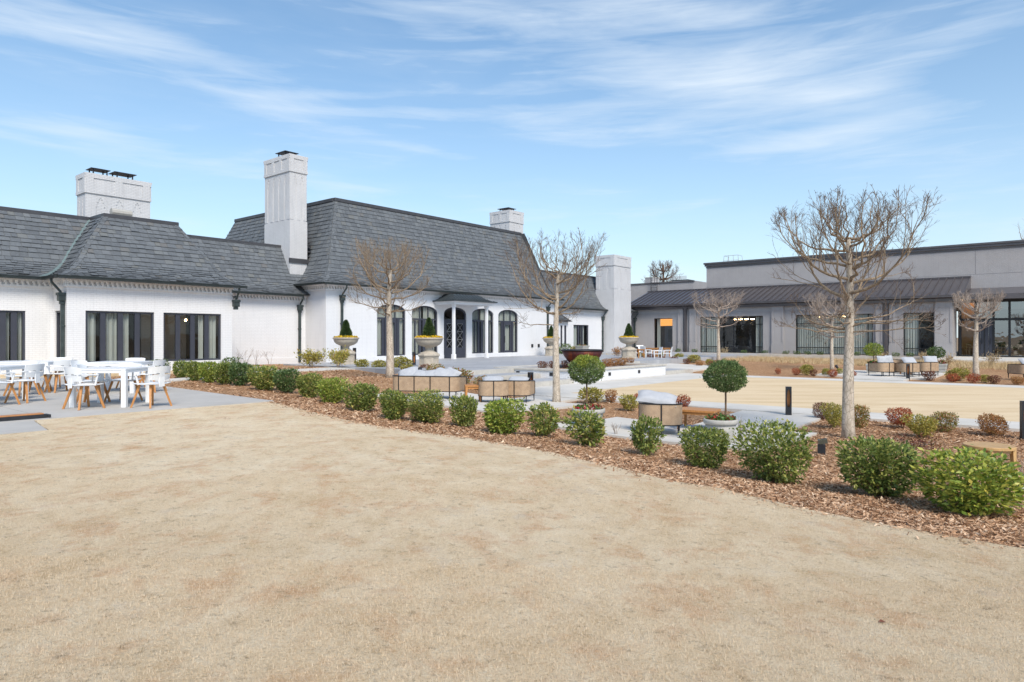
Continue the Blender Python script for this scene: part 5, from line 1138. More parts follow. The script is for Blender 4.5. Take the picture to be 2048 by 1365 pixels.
for i, (px, py, wp, hp, mat, leaf, lb) in enumerate([
    (623, 735, 52, 30, 'twig_grey', ('leaf_yg', 12, .1), 'leafy shrub with bare gray stems left of the first urn, by downspout'), (676, 737, 46, 32, 'twig_grey', ('leaf_yg', 12, .1), 'leafy shrub with bare gray stems directly before the first urn'),
    (1979, 735, 44, 26, 'twig_blond', ('twig_blond', 3, .09), 'blond dry shrub in front of the gray-hall entrance'), (1895, 738, 28, 27, 'twig_blond', ('twig_blond', 3, .09), 'blond dry shrub right of the far potted ball tree'), (1846, 723, 24, 17, 'twig_blond', ('twig_blond', 3, .09), 'blond dry shrub left of the far potted ball tree'),
    (1765, 721, 30, 14, 'twig_blond', ('twig_blond', 3, .09), 'blond dry shrub between the two far ball trees'), (1237, 718, 26, 20, 'twig_grey', ('leaf_rust', 4, .1), 'sparse rusty shrub left of the fourth urn'), (1447, 712, 24, 14, 'twig_blond', ('twig_blond', 2, .09), 'blond dry shrub by the first gray-hall bare tree'),
    (1232, 875, 30, 32, 'twig_grey', None, 'leafless twiggy plant left of the lone armchair, by the concrete pad'), (1484, 900, 36, 72, 'twig_grey', None, 'tall leafless twiggy plant between the two dense shrubs'), (2040, 985, 56, 66, 'twig_grey', None, 'leafless twiggy plant at right edge beside the largest shrub'),
    (1470, 745, 20, 10, 'twig_grey', ('leaf_maroon', 3, .08), 'low sprawling maroon plant beyond the lawn'), (1835, 897, 90, 16, 'twig_grey', ('leaf_maroon', 4, .05), 'low spreading maroon plant before the round wooden table')]):
    x, y, w_, h_ = px_size(px, py, wp, hp); twiggy(lb, x, y, w_, h_, mat, 14 if leaf else 8, 300 + i, leaf)
for i, px in enumerate((478, 492, 512, 540)):
    vv = .2; x, y = uv(U_at(px, vv), vv); twiggy('wispy leafless sapling against the connector wall, %s from the pavilion corner' % ORD[i], x, y, .9, .85, 'twig_grey', 5, 340 + i, None, 'wispy saplings by the connector wall')
# dark fallen leaves by the connector wing
# ---- dry ornamental grass: nobody could count the blades
def blades(name, P, size, rg, mat, label, lean=.6, wid=.05, grp=None):
    n = len(P); a = rg.uniform(0, 2 * np.pi, n); h_ = size * rg.uniform(.5, 1.3, n); ln = rg.uniform(.1, lean, n) * 1.4
    d = np.stack([np.cos(a) * ln, np.sin(a) * ln, np.sqrt(np.clip(1 - (ln * .7) ** 2, .05, 1))], 1); s = np.stack([-np.sin(a), np.cos(a), np.zeros(n)], 1) * (size * wid * rg.uniform(.6, 1.4, n))[:, None]
    V = np.stack([P - s, P + s, P + d * h_[:, None]], 1).reshape(-1, 3); o = np_mesh(name, V, np.arange(3 * n).reshape(n, 3), M[mat]); return props(o, label, 'grass', grp, 'stuff')
rg = np.random.default_rng(5)
def uv_np(u, v): return C0[0] + u * UX + v * VX, C0[1] + u * UY + v * VY
n = 3800; uu = rg.uniform(22.5, 34.9, n); vv = rg.uniform(-40, 0, n); kk = ~((uu > 29.3) & (uu < 31.9) & (vv > -23)) & ~((vv > -7.2) & (uu > 24)) & ~((vv < -22.5) & (vv > -32) & (uu > 30)) & ((uu > 31.6) | (rg.uniform(size=n) < .62) | (vv < -19)); uu, vv = uu[kk], vv[kk]
X, Y = uv_np(np.repeat(uu, 26) + rg.normal(0, .16, len(uu) * 26), np.repeat(vv, 26) + rg.normal(0, .16, len(uu) * 26)); blades('dry_grass', np.stack([X, Y, hts(X, Y)], 1), .24, rg, 'dry_grass', 'tufts of dry blond ornamental grass in front of the gray hall', .9, .035)
# straw blades of the dormant lawn, thinning with distance
def wedge(n, d0, d1, rg):
    D = np.sqrt(rg.uniform(d0 ** 2, d1 ** 2, n)); return rg.uniform(-.82, .82, n) * D, D
Xs = []; Ys = []
for (n, a, b) in ((260000, 2.3, 4.2), (190000, 4.2, 7.0), (110000, 7.0, 12.0)):
    x, y = wedge(n, a, b, rg); k = inside(lawn_poly, x, y); Xs.append(x[k]); Ys.append(y[k])
X = np.concatenate(Xs); Y = np.concatenate(Ys); blades('lawn_grass', np.stack([X, Y, hts(X, Y) + .027], 1), .0155, rg, 'straw', 'short straw coloured blades of the dormant front lawn', 1.0, .065)
# shredded bark chips on the near beds
Xs = []; Ys = []
for (n, a, b) in ((150000, 4.3, 9), (120000, 9, 16), (60000, 16, 30)):
    x, y = wedge(n, a, b, rg); k = inside(bed_poly, x, y); Xs.append(x[k]); Ys.append(y[k])
X = np.concatenate(Xs); Y = np.concatenate(Ys); uu, vv = to_uv(X, Y)
k = ~((uu > -4.05) & (vv < -14.75)) & ~((uu > -2.8) & (vv > -16) & (uu < 31))
for (a, b, c, d) in [(-9.3, -5.2, -19.6, -14.6), (-5.3, -4.02, -18.6, -17.0), (-10.1, -7.0, -26.2, -21.7), (-7.1, -4.02, -25.6, -23.6), (-11.4, -8.2, -33.2, -29.6)]: k &= ~((uu > a) & (uu < b) & (vv > c) & (vv < d))
X, Y = X[k], Y[k]
le = np.array(lawn_edge + lawn_right[:1]); sg = np.linalg.norm(np.diff(le, axis=0), axis=1); pk = rg.choice(len(sg), 2600, p=sg / sg.sum()); f_ = rg.uniform(size=2600)   # loose chips strayed over the lawn edge
ep = le[pk] + (le[pk + 1] - le[pk]) * f_[:, None]; nrm = (le[pk + 1] - le[pk]) / sg[pk][:, None]; off_ = np.abs(rg.normal(0, .14, 2600)) - .08
X = np.append(X, ep[:, 0] - nrm[:, 1] * -off_); Y = np.append(Y, ep[:, 1] - nrm[:, 0] * off_); n = len(X); a = rg.uniform(0, 2 * np.pi, n); ln = rg.uniform(.007, .024, n) * (1 + .05 * Y); wd_ = ln * rg.uniform(.1, .3, n)
d = np.stack([np.cos(a), np.sin(a), rg.normal(0, .3, n)], 1); s = np.stack([-np.sin(a), np.cos(a), rg.normal(0, .45, n)], 1); P = np.stack([X, Y, hts(X, Y) + rg.uniform(.008, .03, n)], 1); P[-2600:, 2] += .016
V = np.stack([P - d * ln[:, None] - s * wd_[:, None], P + d * ln[:, None] - s * wd_[:, None] * .7, P + d * ln[:, None] * .9 + s * wd_[:, None], P - d * ln[:, None] * .8 + s * wd_[:, None]], 1).reshape(-1, 3)
props(np_mesh('bark_chips', V, np.arange(4 * n).reshape(n, 4), M['chip']), 'shredded brown bark mulch on the beds around the hedge', 'mulch', None, 'stuff')

# ================================================================== BARE TREES
def bare_tree(label, x, y, z, top, trunk_h, r0, tiers, rad, seed, mats=('bark_pale', 'twig', 'twig_dark'), twig_len=1.0, group=None, density=1.0, flat=.25, name='bare_tree'):
    """tree > trunk, crown (limbs), twigs. tiers: (height, count, reach, rise, radius)"""
    t = thing(name, label, 'tree', (x, y, z), 0, group); rg = random.Random(seed); tk = MB(); cr = MB(); tw = MB()
    H = trunk_h; pts = []; rr = []
    for i in range(11):
        f = i / 10; pts.append((.05 * math.sin(f * 5 + seed) * f, .05 * math.cos(f * 4 + seed) * f, -.1 + (H + .1) * f)); rr.append(r0 * (1.22 - .22 * min(1, f * 8)) * (1 - .62 * f ** 1.4))
    tk.tube(pts, rr, 10); tk.build('trunk', M[mats[0]], t, True)
    def limit(p): return p.z < top + rg.uniform(-.12, .1) * flat * 4 - flat * ((p.x ** 2 + p.y ** 2) / rad ** 2) and p.x ** 2 + p.y ** 2 < (rad * rg.uniform(.9, 1.05)) ** 2
    def grow(p, d, L, r, depth):
        n = 5 if depth < 2 else 3; path = [p]; q = p.copy(); dd = d.normalized()
        for i in range(n):
            dd = (dd + Vector((rg.gauss(0, .2), rg.gauss(0, .2), rg.gauss(.06, .12)))).normalized(); q = q + dd * L / n; path.append(q.copy())
            if not limit(q): break
        m = len(path)
        if m < 2: return
        (cr if depth < 2 else tw).tube(path, [r * (1 - .6 * i / (m - 1)) for i in range(m)], 5 if depth < 1 else (4 if depth < 2 else 3), cap=False)
        if depth >= 3: return
        k = {0: 6, 1: 5, 2: 4}[depth]; k = max(2, int(round(k * density)))
        for j in range(k):
            f = rg.uniform(.2, 1.0); a = min(int(f * (m - 1)), m - 2); b = path[a].lerp(path[a + 1], f * (m - 1) - a); tang = (path[a + 1] - path[a]).normalized()
            side = tang.orthogonal().normalized(); side.rotate(Matrix.Rotation(rg.uniform(0, 6.28), 3, tang)); nd = (tang * .75 + side * rg.uniform(.45, .9) + Vector((0, 0, .3))).normalized()
            grow(b, nd, L * rg.uniform(.3, .55) * (1.15 - .5 * f) * (twig_len if depth else 1), max(r * .46, .0024), depth + 1)
    for (hz, cnt, reach, rise, lr) in tiers:
        a0 = rg.uniform(0, 6.28)
        for k in range(cnt):
            a = a0 + 6.283 * k / cnt + rg.uniform(-.35, .35); h0 = hz + rg.uniform(-.2, .2); re = reach * rg.uniform(.6, 1.08); ri = rise * rg.uniform(.65, 1.15)
            f0 = min(max((h0 + .1) / (H + .1), 0), 1) * 10; i0 = min(int(f0), 9); base = Vector(pts[i0]).lerp(Vector(pts[i0 + 1]), f0 - i0); n = 9; path = []; wob = rg.uniform(-.4, .4)
            for i in range(n + 1):
                s = i / n; out = re * (1 - (1 - s) ** 1.7); up = ri * (.25 * s + .75 * s ** 2.1); aa = a + wob * s * s * .5
                p = base + Vector((out * math.cos(aa) + rg.gauss(0, .028), out * math.sin(aa) + rg.gauss(0, .028), up + rg.gauss(0, .015)))
                if i > 3 and not limit(p): break
                path.append(p)
            m = len(path)
            if m < 3: continue
            cr.tube(path, [lr * (1 - .8 * i / (m - 1)) for i in range(m)], 6, cap=False)
            nb = max(4, int((re + ri) * 4.6 * density))
            for j in range(nb):
                f = rg.uniform(.22, 1.0); ii = min(int(f * (m - 1)), m - 2); b = path[ii].lerp(path[ii + 1], f * (m - 1) - ii); tang = (path[ii + 1] - path[ii]).normalized()
                side = tang.orthogonal().normalized(); side.rotate(Matrix.Rotation(rg.uniform(0, 6.28), 3, tang)); nd = (tang * .7 + side * rg.uniform(.35, .8) + Vector((0, 0, .45 if ri > .5 else .12))).normalized()
                grow(b, nd, (re + ri) * rg.uniform(.22, .45) * (1.25 - .6 * f), max(lr * .38 * (1 - .6 * f), .0045), 1)
            grow(path[-1], (path[-1] - path[-2]).normalized() + Vector((0, 0, .25)), .5, lr * .3, 1)
    cr.build('crown', M[mats[1]], t, True); tw.build('twigs', M[mats[2]], t); return t
tx, ty = hit(1697, 878); tz = ht(tx, ty)
def zof(py, D): return CZ + (HY - py) / F * D - tz
bare_tree('thick-trunked bare tree with flat-topped spreading crown, nearest to the camera', tx, ty, tz, zof(398, ty), zof(480, ty), .108,
          [(zof(660, ty), 7, 1.65, .16, .016), (zof(640, ty), 4, 1.4, .42, .019), (zof(600, ty), 4, 1.4, 1.9, .034), (zof(572, ty), 4, 1.4, 1.5, .03), (zof(520, ty), 5, 1.15, 1.3, .025), (zof(490, ty), 6, 1.1, .95, .023), (zof(474, ty), 6, .65, .8, .02)], 1.54, 5, flat=.18, density=.92)
tx, ty = hit(1113, 808); tz = ht(tx, ty)
bare_tree('bare tree with slim pale trunk and upswept branches, between wicker chairs and yellow-topped ball tree', tx, ty, tz, zof(466, ty), zof(545, ty), .112,
          [(zof(640, ty), 5, 1.1, .1, .018), (zof(622, ty), 5, 1.6, 1.9, .035), (zof(600, ty), 4, 1.5, 1.5, .032), (zof(565, ty), 5, 1.0, 1.1, .028), (zof(540, ty), 5, .55, .9, .024)], 1.72, 9, flat=.22, density=.95)
tx, ty = hit(780, 755); tz = ht(tx, ty)
bare_tree('bare tree with dense vase crown before the tall hall, left of second urn', tx, ty, tz, zof(478, ty), zof(540, ty), .145,
          [(zof(628, ty), 5, 1.45, .55, .028), (zof(606, ty), 4, 1.45, 1.0, .034), (zof(585, ty), 5, 1.5, 1.7, .036), (zof(560, ty), 5, 1.4, 1.3, .034), (zof(535, ty), 6, .8, 1.0, .028)], 1.52, 14, ('bark_pale', 'twig', 'twig'), flat=.25, density=1.0)
for (px, py, tp, fork, r0, rad, lb, sd) in ((1437, 722, 580, 655, .12, 1.85, 'small pale bare tree before the first wide window of the gray hall', 21), (1664, 741, 578, 668, .1, 1.75, 'slim bare tree half hidden behind the thick trunk, by the gray hall', 22), (1952, 752, 578, 655, .13, 1.12, 'round-headed bare tree in front of the gray-hall entrance at right', 23)):
    tx, ty = hit(px, py); tz = ht(tx, ty)
    bare_tree(lb, tx, ty, tz, zof(tp, ty), zof(fork - 40, ty), r0, [(zof(fork, ty), 5, rad * .85, .5, .04), (zof(fork - 16, ty), 5, rad * .9, 1.1, .045), (zof(fork - 34, ty), 6, rad * .8, 1.1, .04)], rad, sd, ('bark_pale', 'twig_grey', 'twig_grey'), flat=.3, density=1.15)
tx, ty = at_depth(1327, 100); tz = 0
bare_tree('distant dark tree rising behind the annex roof', tx, ty, 0, zof(522, 100), zof(530, 100), .3, [(zof(575, 100), 6, 3.6, 1.0, .1), (zof(560, 100), 6, 2.6, 1.6, .09), (zof(545, 100), 6, 1.5, 1.6, .08)], 3.2, 31, ('twig_dark', 'twig_dark', 'leaf_maroon'), flat=.5, density=1.0, name='distant_tree')
tx, ty = at_depth(2062, 75)
bare_tree('thin leafless treetop showing over the gray hall at the right edge', tx, ty, 0, zof(425, 75), zof(440, 75), .2, [(zof(520, 75), 4, 1.8, 2.4, .06), (zof(490, 75), 4, 1.4, 1.8, .05), (zof(465, 75), 4, .8, 1.6, .04)], 2.2, 33, ('twig_dark', 'twig_grey', 'twig_grey'), flat=.5, density=.35, name='distant_tree')

# ================================================================== POTTED TOPIARY
def ball_tree(label, x, y, zb, stem_h, w_, h_, mat, n, leaf, seed, top_mat=None):
    t = thing('ball_topiary', label, 'topiary', (x, y, zb)); mb = MB(); mb.tube([(0, 0, -.15), (.008, .01, stem_h * .5), (0, 0, stem_h + h_ * .4)], [.024, .018, .016], 7); mb.build('trunk', M['stem'], t, True)
    mb = MB(); rg2 = random.Random(seed)
    for k in range(14): a = rg2.uniform(0, 6.28); e = rg2.uniform(.1, 1.2); mb.tube([(0, 0, stem_h + .05), (w_ * .42 * math.cos(a) * math.cos(e), w_ * .42 * math.sin(a) * math.cos(e), stem_h + h_ * .35 + h_ * .5 * math.sin(e) * .9)], [.008, .003], 3)
    mb.build('branches', M['stem'], t)
    rg = np.random.default_rng(seed); d = rg.normal(size=(n, 3)); d /= np.linalg.norm(d, axis=1, keepdims=True); r = np.where(rg.uniform(size=n) < .7, rg.uniform(.86, 1.03, n), rg.uniform(.3, 1, n))
    r *= (1 + .09 * np.sin(d[:, 0] * 7 + seed) * np.sin(d[:, 2] * 6 + d[:, 1] * 5)) * np.where(rg.uniform(size=n) < .03, rg.uniform(1, 1.16, n), 1); P = d * r[:, None] * np.array([w_ / 2, w_ / 2, h_ / 2]); lo = P[:, 2] < 0; P[lo, 2] *= .82; P[:, 2] += stem_h + h_ * .45
    V, Fc = leaves(P, d, leaf, rg, up=.25); hi = P[:, 2] + rg.normal(0, .09 * h_, n) > stem_h + h_ * (.66 + .1 * np.sin(d[:, 0] * 5))
    if top_mat:  # leaves above a ragged line take the second leaf colour
        np_mesh('crown', V.reshape(-1, 4, 3)[~hi].reshape(-1, 3), np.arange(4 * (~hi).sum()).reshape(-1, 4), M[mat], t); np_mesh('top_leaves', V.reshape(-1, 4, 3)[hi].reshape(-1, 3), np.arange(4 * hi.sum()).reshape(-1, 4), M[top_mat], t)
    else: np_mesh('crown', V, Fc, M[mat], t)
    return t
def flowers(label, x, y, z, r, mat, n, seed, h_=.1, leaf=.05, inner=0.0):
    rg = np.random.default_rng(seed); a = rg.uniform(0, 6.283, n); q = np.sqrt(rg.uniform(inner ** 2, 1, n)) * r; P = np.stack([np.cos(a) * q, np.sin(a) * q, rg.uniform(0, 1, n) * h_ * (1 - .5 * (q / r) ** 2)], 1); d = rg.normal(0, .5, (n, 3)); d[:, 2] += 1; d /= np.linalg.norm(d, axis=1, keepdims=True)
    V, Fc = leaves(P, d, leaf, rg, wr=.9, up=.5); o = np_mesh('flower_bed', V, Fc, M[mat]); o.location = (x, y, z); return props(o, label, 'flowers')
def round_pot(label, x, y, r, h_, rz=0, group=None, mat='gray_stone'):
    z = ht(x, y) + .05; t = thing('round_planter', label, 'planter', (x, y, z), rz, group); mb = MB(); mb.lathe([(r * .62, 0), (r * .66, .03), (r * .8, h_ * .5), (r * .9, h_ - .09), (r * .9, h_ - .09)], 28); mb.build('pot', M[mat], t, True)
    mb = MB(); k = [(r * .9, h_ - .09), (r * .97, h_ - .085), (r, h_ - .05), (r, h_ - .02), (r * .97, h_), (r * .9, h_), (r * .87, h_ - .02), (r * .86, h_ - .06)]; mb.lathe(k, 28, cap=False); mb.build('rim', M[mat], t, True)
    mb = MB(); mb.lathe([(r * .87, h_ - .065), (r * .3, h_ - .05), (.001, h_ - .045)], 20, cap=False); mb.build('soil', M['soil'], t, True); return z + h_
for (px, py, D, bw, bh, bcy, lb, lp, lf, top, n, seed) in ((1177, 817, 14.0, 75, 60, 742, 'ball topiary with yellow new growth on top, in a stone pot', 'round stone planter hidden behind a loose shrub, holding the yellow-topped ball tree', 'green and red pansies around the yellow-topped ball tree stem', 'leaf_gold', 9500, 51), (1441, 838, 12.2, 85, 66, 755, 'even green ball topiary in a stone pot left of the bollard', 'round stone planter behind the dense boxy shrub, holding the green ball tree', 'green pansies with few red blooms around the green ball tree stem', None, 11000, 52)):
    x, y = at_depth(px, D); r = 33.5 * D / F; zr = CZ + (HY - py) / F * D; h_ = zr - ht(x, y) - .05; round_pot(lp, x, y, r, h_); w_ = bw * D / F; hb = bh * D / F; cz_ = CZ + (HY - bcy) / F * D
    xb = (( {1177: 1173, 1441: 1451}[px]) - CX) / F * D
    ball_tree(lb, xb, y, zr - .06, cz_ - hb * .45 - zr + .06, w_ * .92, hb * .99, 'leaf_ball', n, .036, seed, top); flowers(lf, x, y, zr - .05, r * .84, 'petal_mixed', 900, seed + 5, .1, .055, .1)
for (px, D, cpy, bw, lb, lp, m_, tpx) in ((1747, 33, 700, 33, 'bright ball topiary in gray planter, left of the far seating group', 'gray square planter left of the far wicker chairs', 'leaf_gold', 1745), (1872, 33, 706, 30, 'dark ball topiary in gray planter, right of the far seating group', 'gray square planter right of the far wicker chairs', 'leaf_dark', 1882)):
    x, y = at_depth(tpx, D); z = ht(x, y) + .05; hgt = CZ + (HY - 728) / F * D - z; t = thing('square_planter', lp, 'planter', (x, y, z), TH, 'gray planters at the far seating group'); w_ = 21 * D / F / 2
    mb = MB(); mb.prism([(-w_ * .85, -w_ * .85), (w_ * .85, -w_ * .85), (w_ * .85, w_ * .85), (-w_ * .85, w_ * .85)], 0, hgt * .4); mb.prism([(-w_ * .92, -w_ * .92), (w_ * .92, -w_ * .92), (w_ * .92, w_ * .92), (-w_ * .92, w_ * .92)], hgt * .4, hgt * .78); mb.build('pot', M['gray_stone'], t, False, .02)
    mb = MB(); mb.box(-w_, w_, -w_, w_, hgt * .78, hgt); mb.build('rim', M['gray_stone'], t, False, .02)
    xb, yb = at_depth(px, D); ball_tree(lb, xb, yb, z + hgt - .05, CZ + (HY - cpy) / F * D - bw * .36 * D / F - z - hgt + .05, bw * D / F, bw * .78 * D / F, m_, 1700, .07, 60 + px % 7)
    flowers('green bedding plants in the ' + ('left' if px < 1800 else 'right') + ' far gray planter', x, y, z + hgt, w_ * .8, 'petal_mixed', 200, px, .12, .08)
# four classical urns on octagonal pedestals, each with a clipped cone and yellow pansies
def urn(label, lc, lf, x, y, s=1.0, zb=.05):
    t = thing('stone_urn', label, 'urn', (x, y, zb), TH, 'stone urns around the terrace')
    mb = MB(); o8 = math.pi / 8; R8 = .46
    mb.lathe([(R8 * 1.12, 0), (R8 * 1.12, .07), (R8 * 1.04, .1)], 8, rot=o8); mb.lathe([(R8 * .96, .1), (R8 * .96, .46)], 8, rot=o8); mb.lathe([(R8, .46), (R8 * 1.1, .5), (R8 * 1.12, .56), (R8 * 1.06, .6)], 8, rot=o8)
    for k in range(8):                                                # raised panel frames on each face
        a = o8 * 2 * k + o8 * 2; ap = R8 * .96 * math.cos(o8); wf = R8 * .96 * math.sin(o8) * .86; n = Vector((math.cos(a), math.sin(a), 0)); tt = Vector((-math.sin(a), math.cos(a), 0)); Mx = Matrix((tt, n, Vector((0, 0, 1)))).transposed()
        for (cx, cz, sx, sz) in ((0, .135, 2 * wf, .03), (0, .43, 2 * wf, .03), (-wf + .015, .2825, .03, .265), (wf - .015, .2825, .03, .265)): c = n * (ap + .008) + tt * cx; mb.obox((c.x, c.y, cz), (sx, .018, sz), Mx)
    mb.build('pedestal', M['cast_stone'], t)
    mb = MB(); mb.lathe([(.41, .6), (.41, .64), (.36, .655), (.27, .69), (.2, .74), (.165, .79), (.155, .85), (.185, .885), (.2, .895), (.33, .93), (.46, .99), (.545, 1.07), (.59, 1.16), (.605, 1.235), (.645, 1.25), (.65, 1.29), (.63, 1.31), (.58, 1.3), (.56, 1.25)], 36, cap=False); mb.build('bowl', M['cast_stone'], t, True)
    mb = MB(); mb.lathe([(.57, 1.255), (.3, 1.28), (.001, 1.29)], 24, cap=False); mb.build('soil', M['soil'], t, True); t.scale = (s, s, s)
    c = thing('cone_topiary', lc, 'topiary', (x, y, zb + 1.28 * s), 0, 'clipped cones in the stone urns'); mb = MB(); mb.tube([(0, 0, -.1), (0, 0, .7)], [.03, .008], 6); mb.build('trunk', M['stem'], c)
    rg = np.random.default_rng(int(x * 100) % 997); n = 7000; zz = rg.uniform(0, 1, n) ** 1.25; a = rg.uniform(0, 6.283, n); q = (1 + .09 * np.sin(zz * 11 + a * 2 + x)) * np.where(rg.uniform(size=n) < .75, rg.uniform(.86, 1.08, n), rg.uniform(.3, 1, n)); rr = .27 * (1 - zz) ** .72 * (1 - .12 * (zz < .06)) * q + .012
    d = np.stack([np.cos(a), np.sin(a), np.full(n, .5)], 1); P = np.stack([np.cos(a) * rr, np.sin(a) * rr, .06 + zz * .82], 1); V, Fc = leaves(P, d, .055, rg, up=.4, spread=.5, wr=.55); np_mesh('foliage', V, Fc, M['leaf_cone'], c); c.scale = (s, s, s)
    f = flowers(lf, x, y, zb + 1.26 * s, .58 * s, 'petal_yellow', 1500, int(abs(x) * 37) % 99, .13, .07, .35)
ux = [at_depth(692, 33.4), at_depth(858, 29.9), at_depth(1102.5, 48), at_depth(1257.5, 42.5)]
for (p, w1_, s) in zip(ux, ('by the left corner downspout of the tall hall', 'at the left front terrace corner, largest', 'at the far hall end, behind a tree trunk', 'before the white end chimney'), (1, 1, .97, 1)):
    urn('stone urn on paneled octagonal pedestal ' + w1_, 'clipped green cone in the urn ' + w1_, 'ring of yellow pansies in the urn ' + w1_, *p, s)
# fire bowl
x, y = at_depth(1164.5, 31.3); t = thing('fire_bowl', 'big rust maroon steel fire bowl standing in the white planter', 'fire bowl', (x, y, -.05)); Rb = .96
mb = MB(); pr = [(.25, 0), (.34, .05), (.52, .18), (.72, .38), (.86, .58), (Rb, .82), (Rb - .05, .82), (.8, .56), (.6, .3), (.2, .15)]; mb.lathe(pr, 40, cap=False); mb.build('bowl', M['rust'], t, True)
mb = MB(); mb.tube([(Rb * math.cos(k * .157), Rb * math.sin(k * .157), .83) for k in range(40)], .035, 6, closed=True); mb.build('rim', M['dark_metal'], t, True)
mb = MB(); mb.lathe([(.93, .76), (.001, .78)], 30, cap=False); mb.build('lava_bed', M['rooftop'], t)
mb = MB(); mb.lathe([(.3, -.12), (.3, .02)], 20); mb.build('base', M['dark_metal'], t)
x, y = uv(U_at(1164, .2), .2); t = thing('trough_planter', 'small tapered concrete planter against the white wall, right of the fire bowl', 'planter', (x, y, .055), TH)
mb = MB(); n = 4
mb.lathe([(.42, 0), (.56, .55), (.56, .55)], 4, rot=math.pi / 4, sx=1.1); mb.build('pot', M['gray_stone'], t, False, .02); mb = MB(); mb.lathe([(.6, .55), (.62, .64), (.54, .64), (.53, .58)], 4, rot=math.pi / 4, sx=1.1); mb.build('rim', M['gray_stone'], t, False, .01)
flowers('small pansies in the tapered concrete planter', x, y, .62, .4, 'petal_mixed', 250, 77, .14, .09)

# ================================================================== FURNITURE
def wicker(name, label, cat, w_, d_, h_, posts, group=None, cush=1):
    """U-shaped cane shell with a dark steel frame; faces local +y"""
    t = thing(name, label, cat, (0, 0, 0), 0, group); r = min(.26, d_ * .42); x0 = w_ / 2; yb, yf = -d_ / 2, d_ / 2; path = [(-x0, yf), (-x0, yf - .1)]
    for k in range(9): a = math.pi + math.pi / 2 * k / 8; path.append((-x0 + r + r * math.cos(a), yb + r + r * math.sin(a)))
    nn = max(3, int(w_ / .3)); path += [(-x0 + r + (w_ - 2 * r) * k / nn, yb) for k in range(1, nn)]
    for k in range(9): a = 1.5 * math.pi + math.pi / 2 * k / 8; path.append((x0 - r + r * math.cos(a), yb + r + r * math.sin(a)))
    path += [(x0, yf - .1), (x0, yf)]; L = [0]
    for a, b in zip(path, path[1:]): L.append(L[-1] + math.dist(a, b))
    z0 = .2; me = bpy.data.meshes.new('cane_panel'); vs = []; uvs = []; fs = []
    arm = lambda p: h_ - .045 * max(0.0, (p[1] - yb) / d_) ** 2
    for off_ in (0, .012):
        b = len(vs)
        for p, l in zip(path, L):
            k = 1 - off_ / max(w_, .1) * 2; q = (p[0] * k, p[1] + (off_ if abs(p[0]) < x0 - r else 0)); vs += [(q[0], q[1], z0), (q[0], q[1], arm(p))]; uvs += [(l, z0), (l, arm(p))]
        for i in range(len(path) - 1): f = (b + 2 * i, b + 2 * i + 2, b + 2 * i + 3, b + 2 * i + 1); fs.append(f if not off_ else f[::-1])
    me.from_pydata(vs, [], fs); lay = me.uv_layers.new(name='uv')
    for lp in me.loops: lay.data[lp.index].uv = uvs[lp.vertex_index]
    link('cane_panel', me, M['cane'], t, True)
    mb = MB(); mb.tube([(p[0], p[1], arm(p) + .008) for p in path], .014, 6); mb.tube([(p[0], p[1], z0) for p in path], .012, 6); mb.bar((-x0, yf, z0), (x0, yf, z0), .022)
    for i, s in enumerate(posts):
        mb.bar((s * (x0 - r), yb, z0), (s * (x0 - r), yb, h_), .026)
    for sx in (-1, 1): mb.bar((sx * x0, yf, z0), (sx * x0, yf, h_ - .045), .026)
    mb.build('frame', M['black_frame'], t)
    lg = [(-x0 + .02, yf - .01), (x0 - .02, yf - .01), (-x0 + r * .35, yb + r * .3), (x0 - r * .35, yb + r * .3)] + ([(s * (x0 - r), yb) for s in posts] if len(posts) > 2 else [(0, yb)])
    for (lx, ly) in lg: mb = MB(); mb.bar((lx, ly, z0), (lx, ly, 0), .03, .03, .02); mb.build('leg', M['black_frame'], t)
    for c in range(cush):
        cw_ = (w_ - .08) / cush; mb = MB(); x_a = -w_ / 2 + .04 + c * cw_ + .005 + (.05 if c == 0 else 0); x_b = -w_ / 2 + .04 + (c + 1) * cw_ - .005 - (.05 if c == cush - 1 else 0); mb.box(x_a, x_b, yb + .13, yf - .0, z0 + .03, z0 + .19); o = mb.build('seat_cushion', M['cushion'], t, True); b = o.modifiers.new('bevel', 'BEVEL'); b.width = .05; b.segments = 4
    return t
def pillow(label, loc, size, tilt, yaw, seed, roll=0.0):
    """soft pillow: pinched corners, swollen middle"""
    sx, sy, th = size; n = 12; vs = []; fs = []; rg = random.Random(seed); ph = rg.uniform(0, 6)
    for s in (1, -1):
        for i in range(n + 1):
            for j in range(n + 1):
                a, b = 2 * i / n - 1, 2 * j / n - 1; e = ((1 - a ** 4) * (1 - b ** 4)) ** .55; pin = 1 - .07 * (1 - abs(a)) * abs(b) ** 3; pin2 = 1 - .07 * (1 - abs(b)) * abs(a) ** 3
                wr = .012 * math.sin(a * 7 + ph) * math.sin(b * 5 + ph) * e; vs.append((a * sx / 2 * pin2, b * sy / 2 * pin, s * (th / 2 * e + wr)))
    k = (n + 1) ** 2
    for i in range(n):
        for j in range(n):
            q = (i * (n + 1) + j, (i + 1) * (n + 1) + j, (i + 1) * (n + 1) + j + 1, i * (n + 1) + j + 1); fs.append(q); fs.append(tuple(x + k for x in q[::-1]))
    mb = MB(); mb.add(vs, fs); o = mb.build('pillow', M['cushion'], None, True); o.location = loc; o.rotation_euler = (tilt, roll, yaw); return props(o, label, 'pillow')
def local(t, p):
    c, s = math.cos(t.rotation_euler.z), math.sin(t.rotation_euler.z); return (t.location.x + c * p[0] - s * p[1], t.location.y + s * p[0] + c * p[1], t.location.z + p[2])
def ground_at(x, y, dz=.06): return ht(x, y) + dz
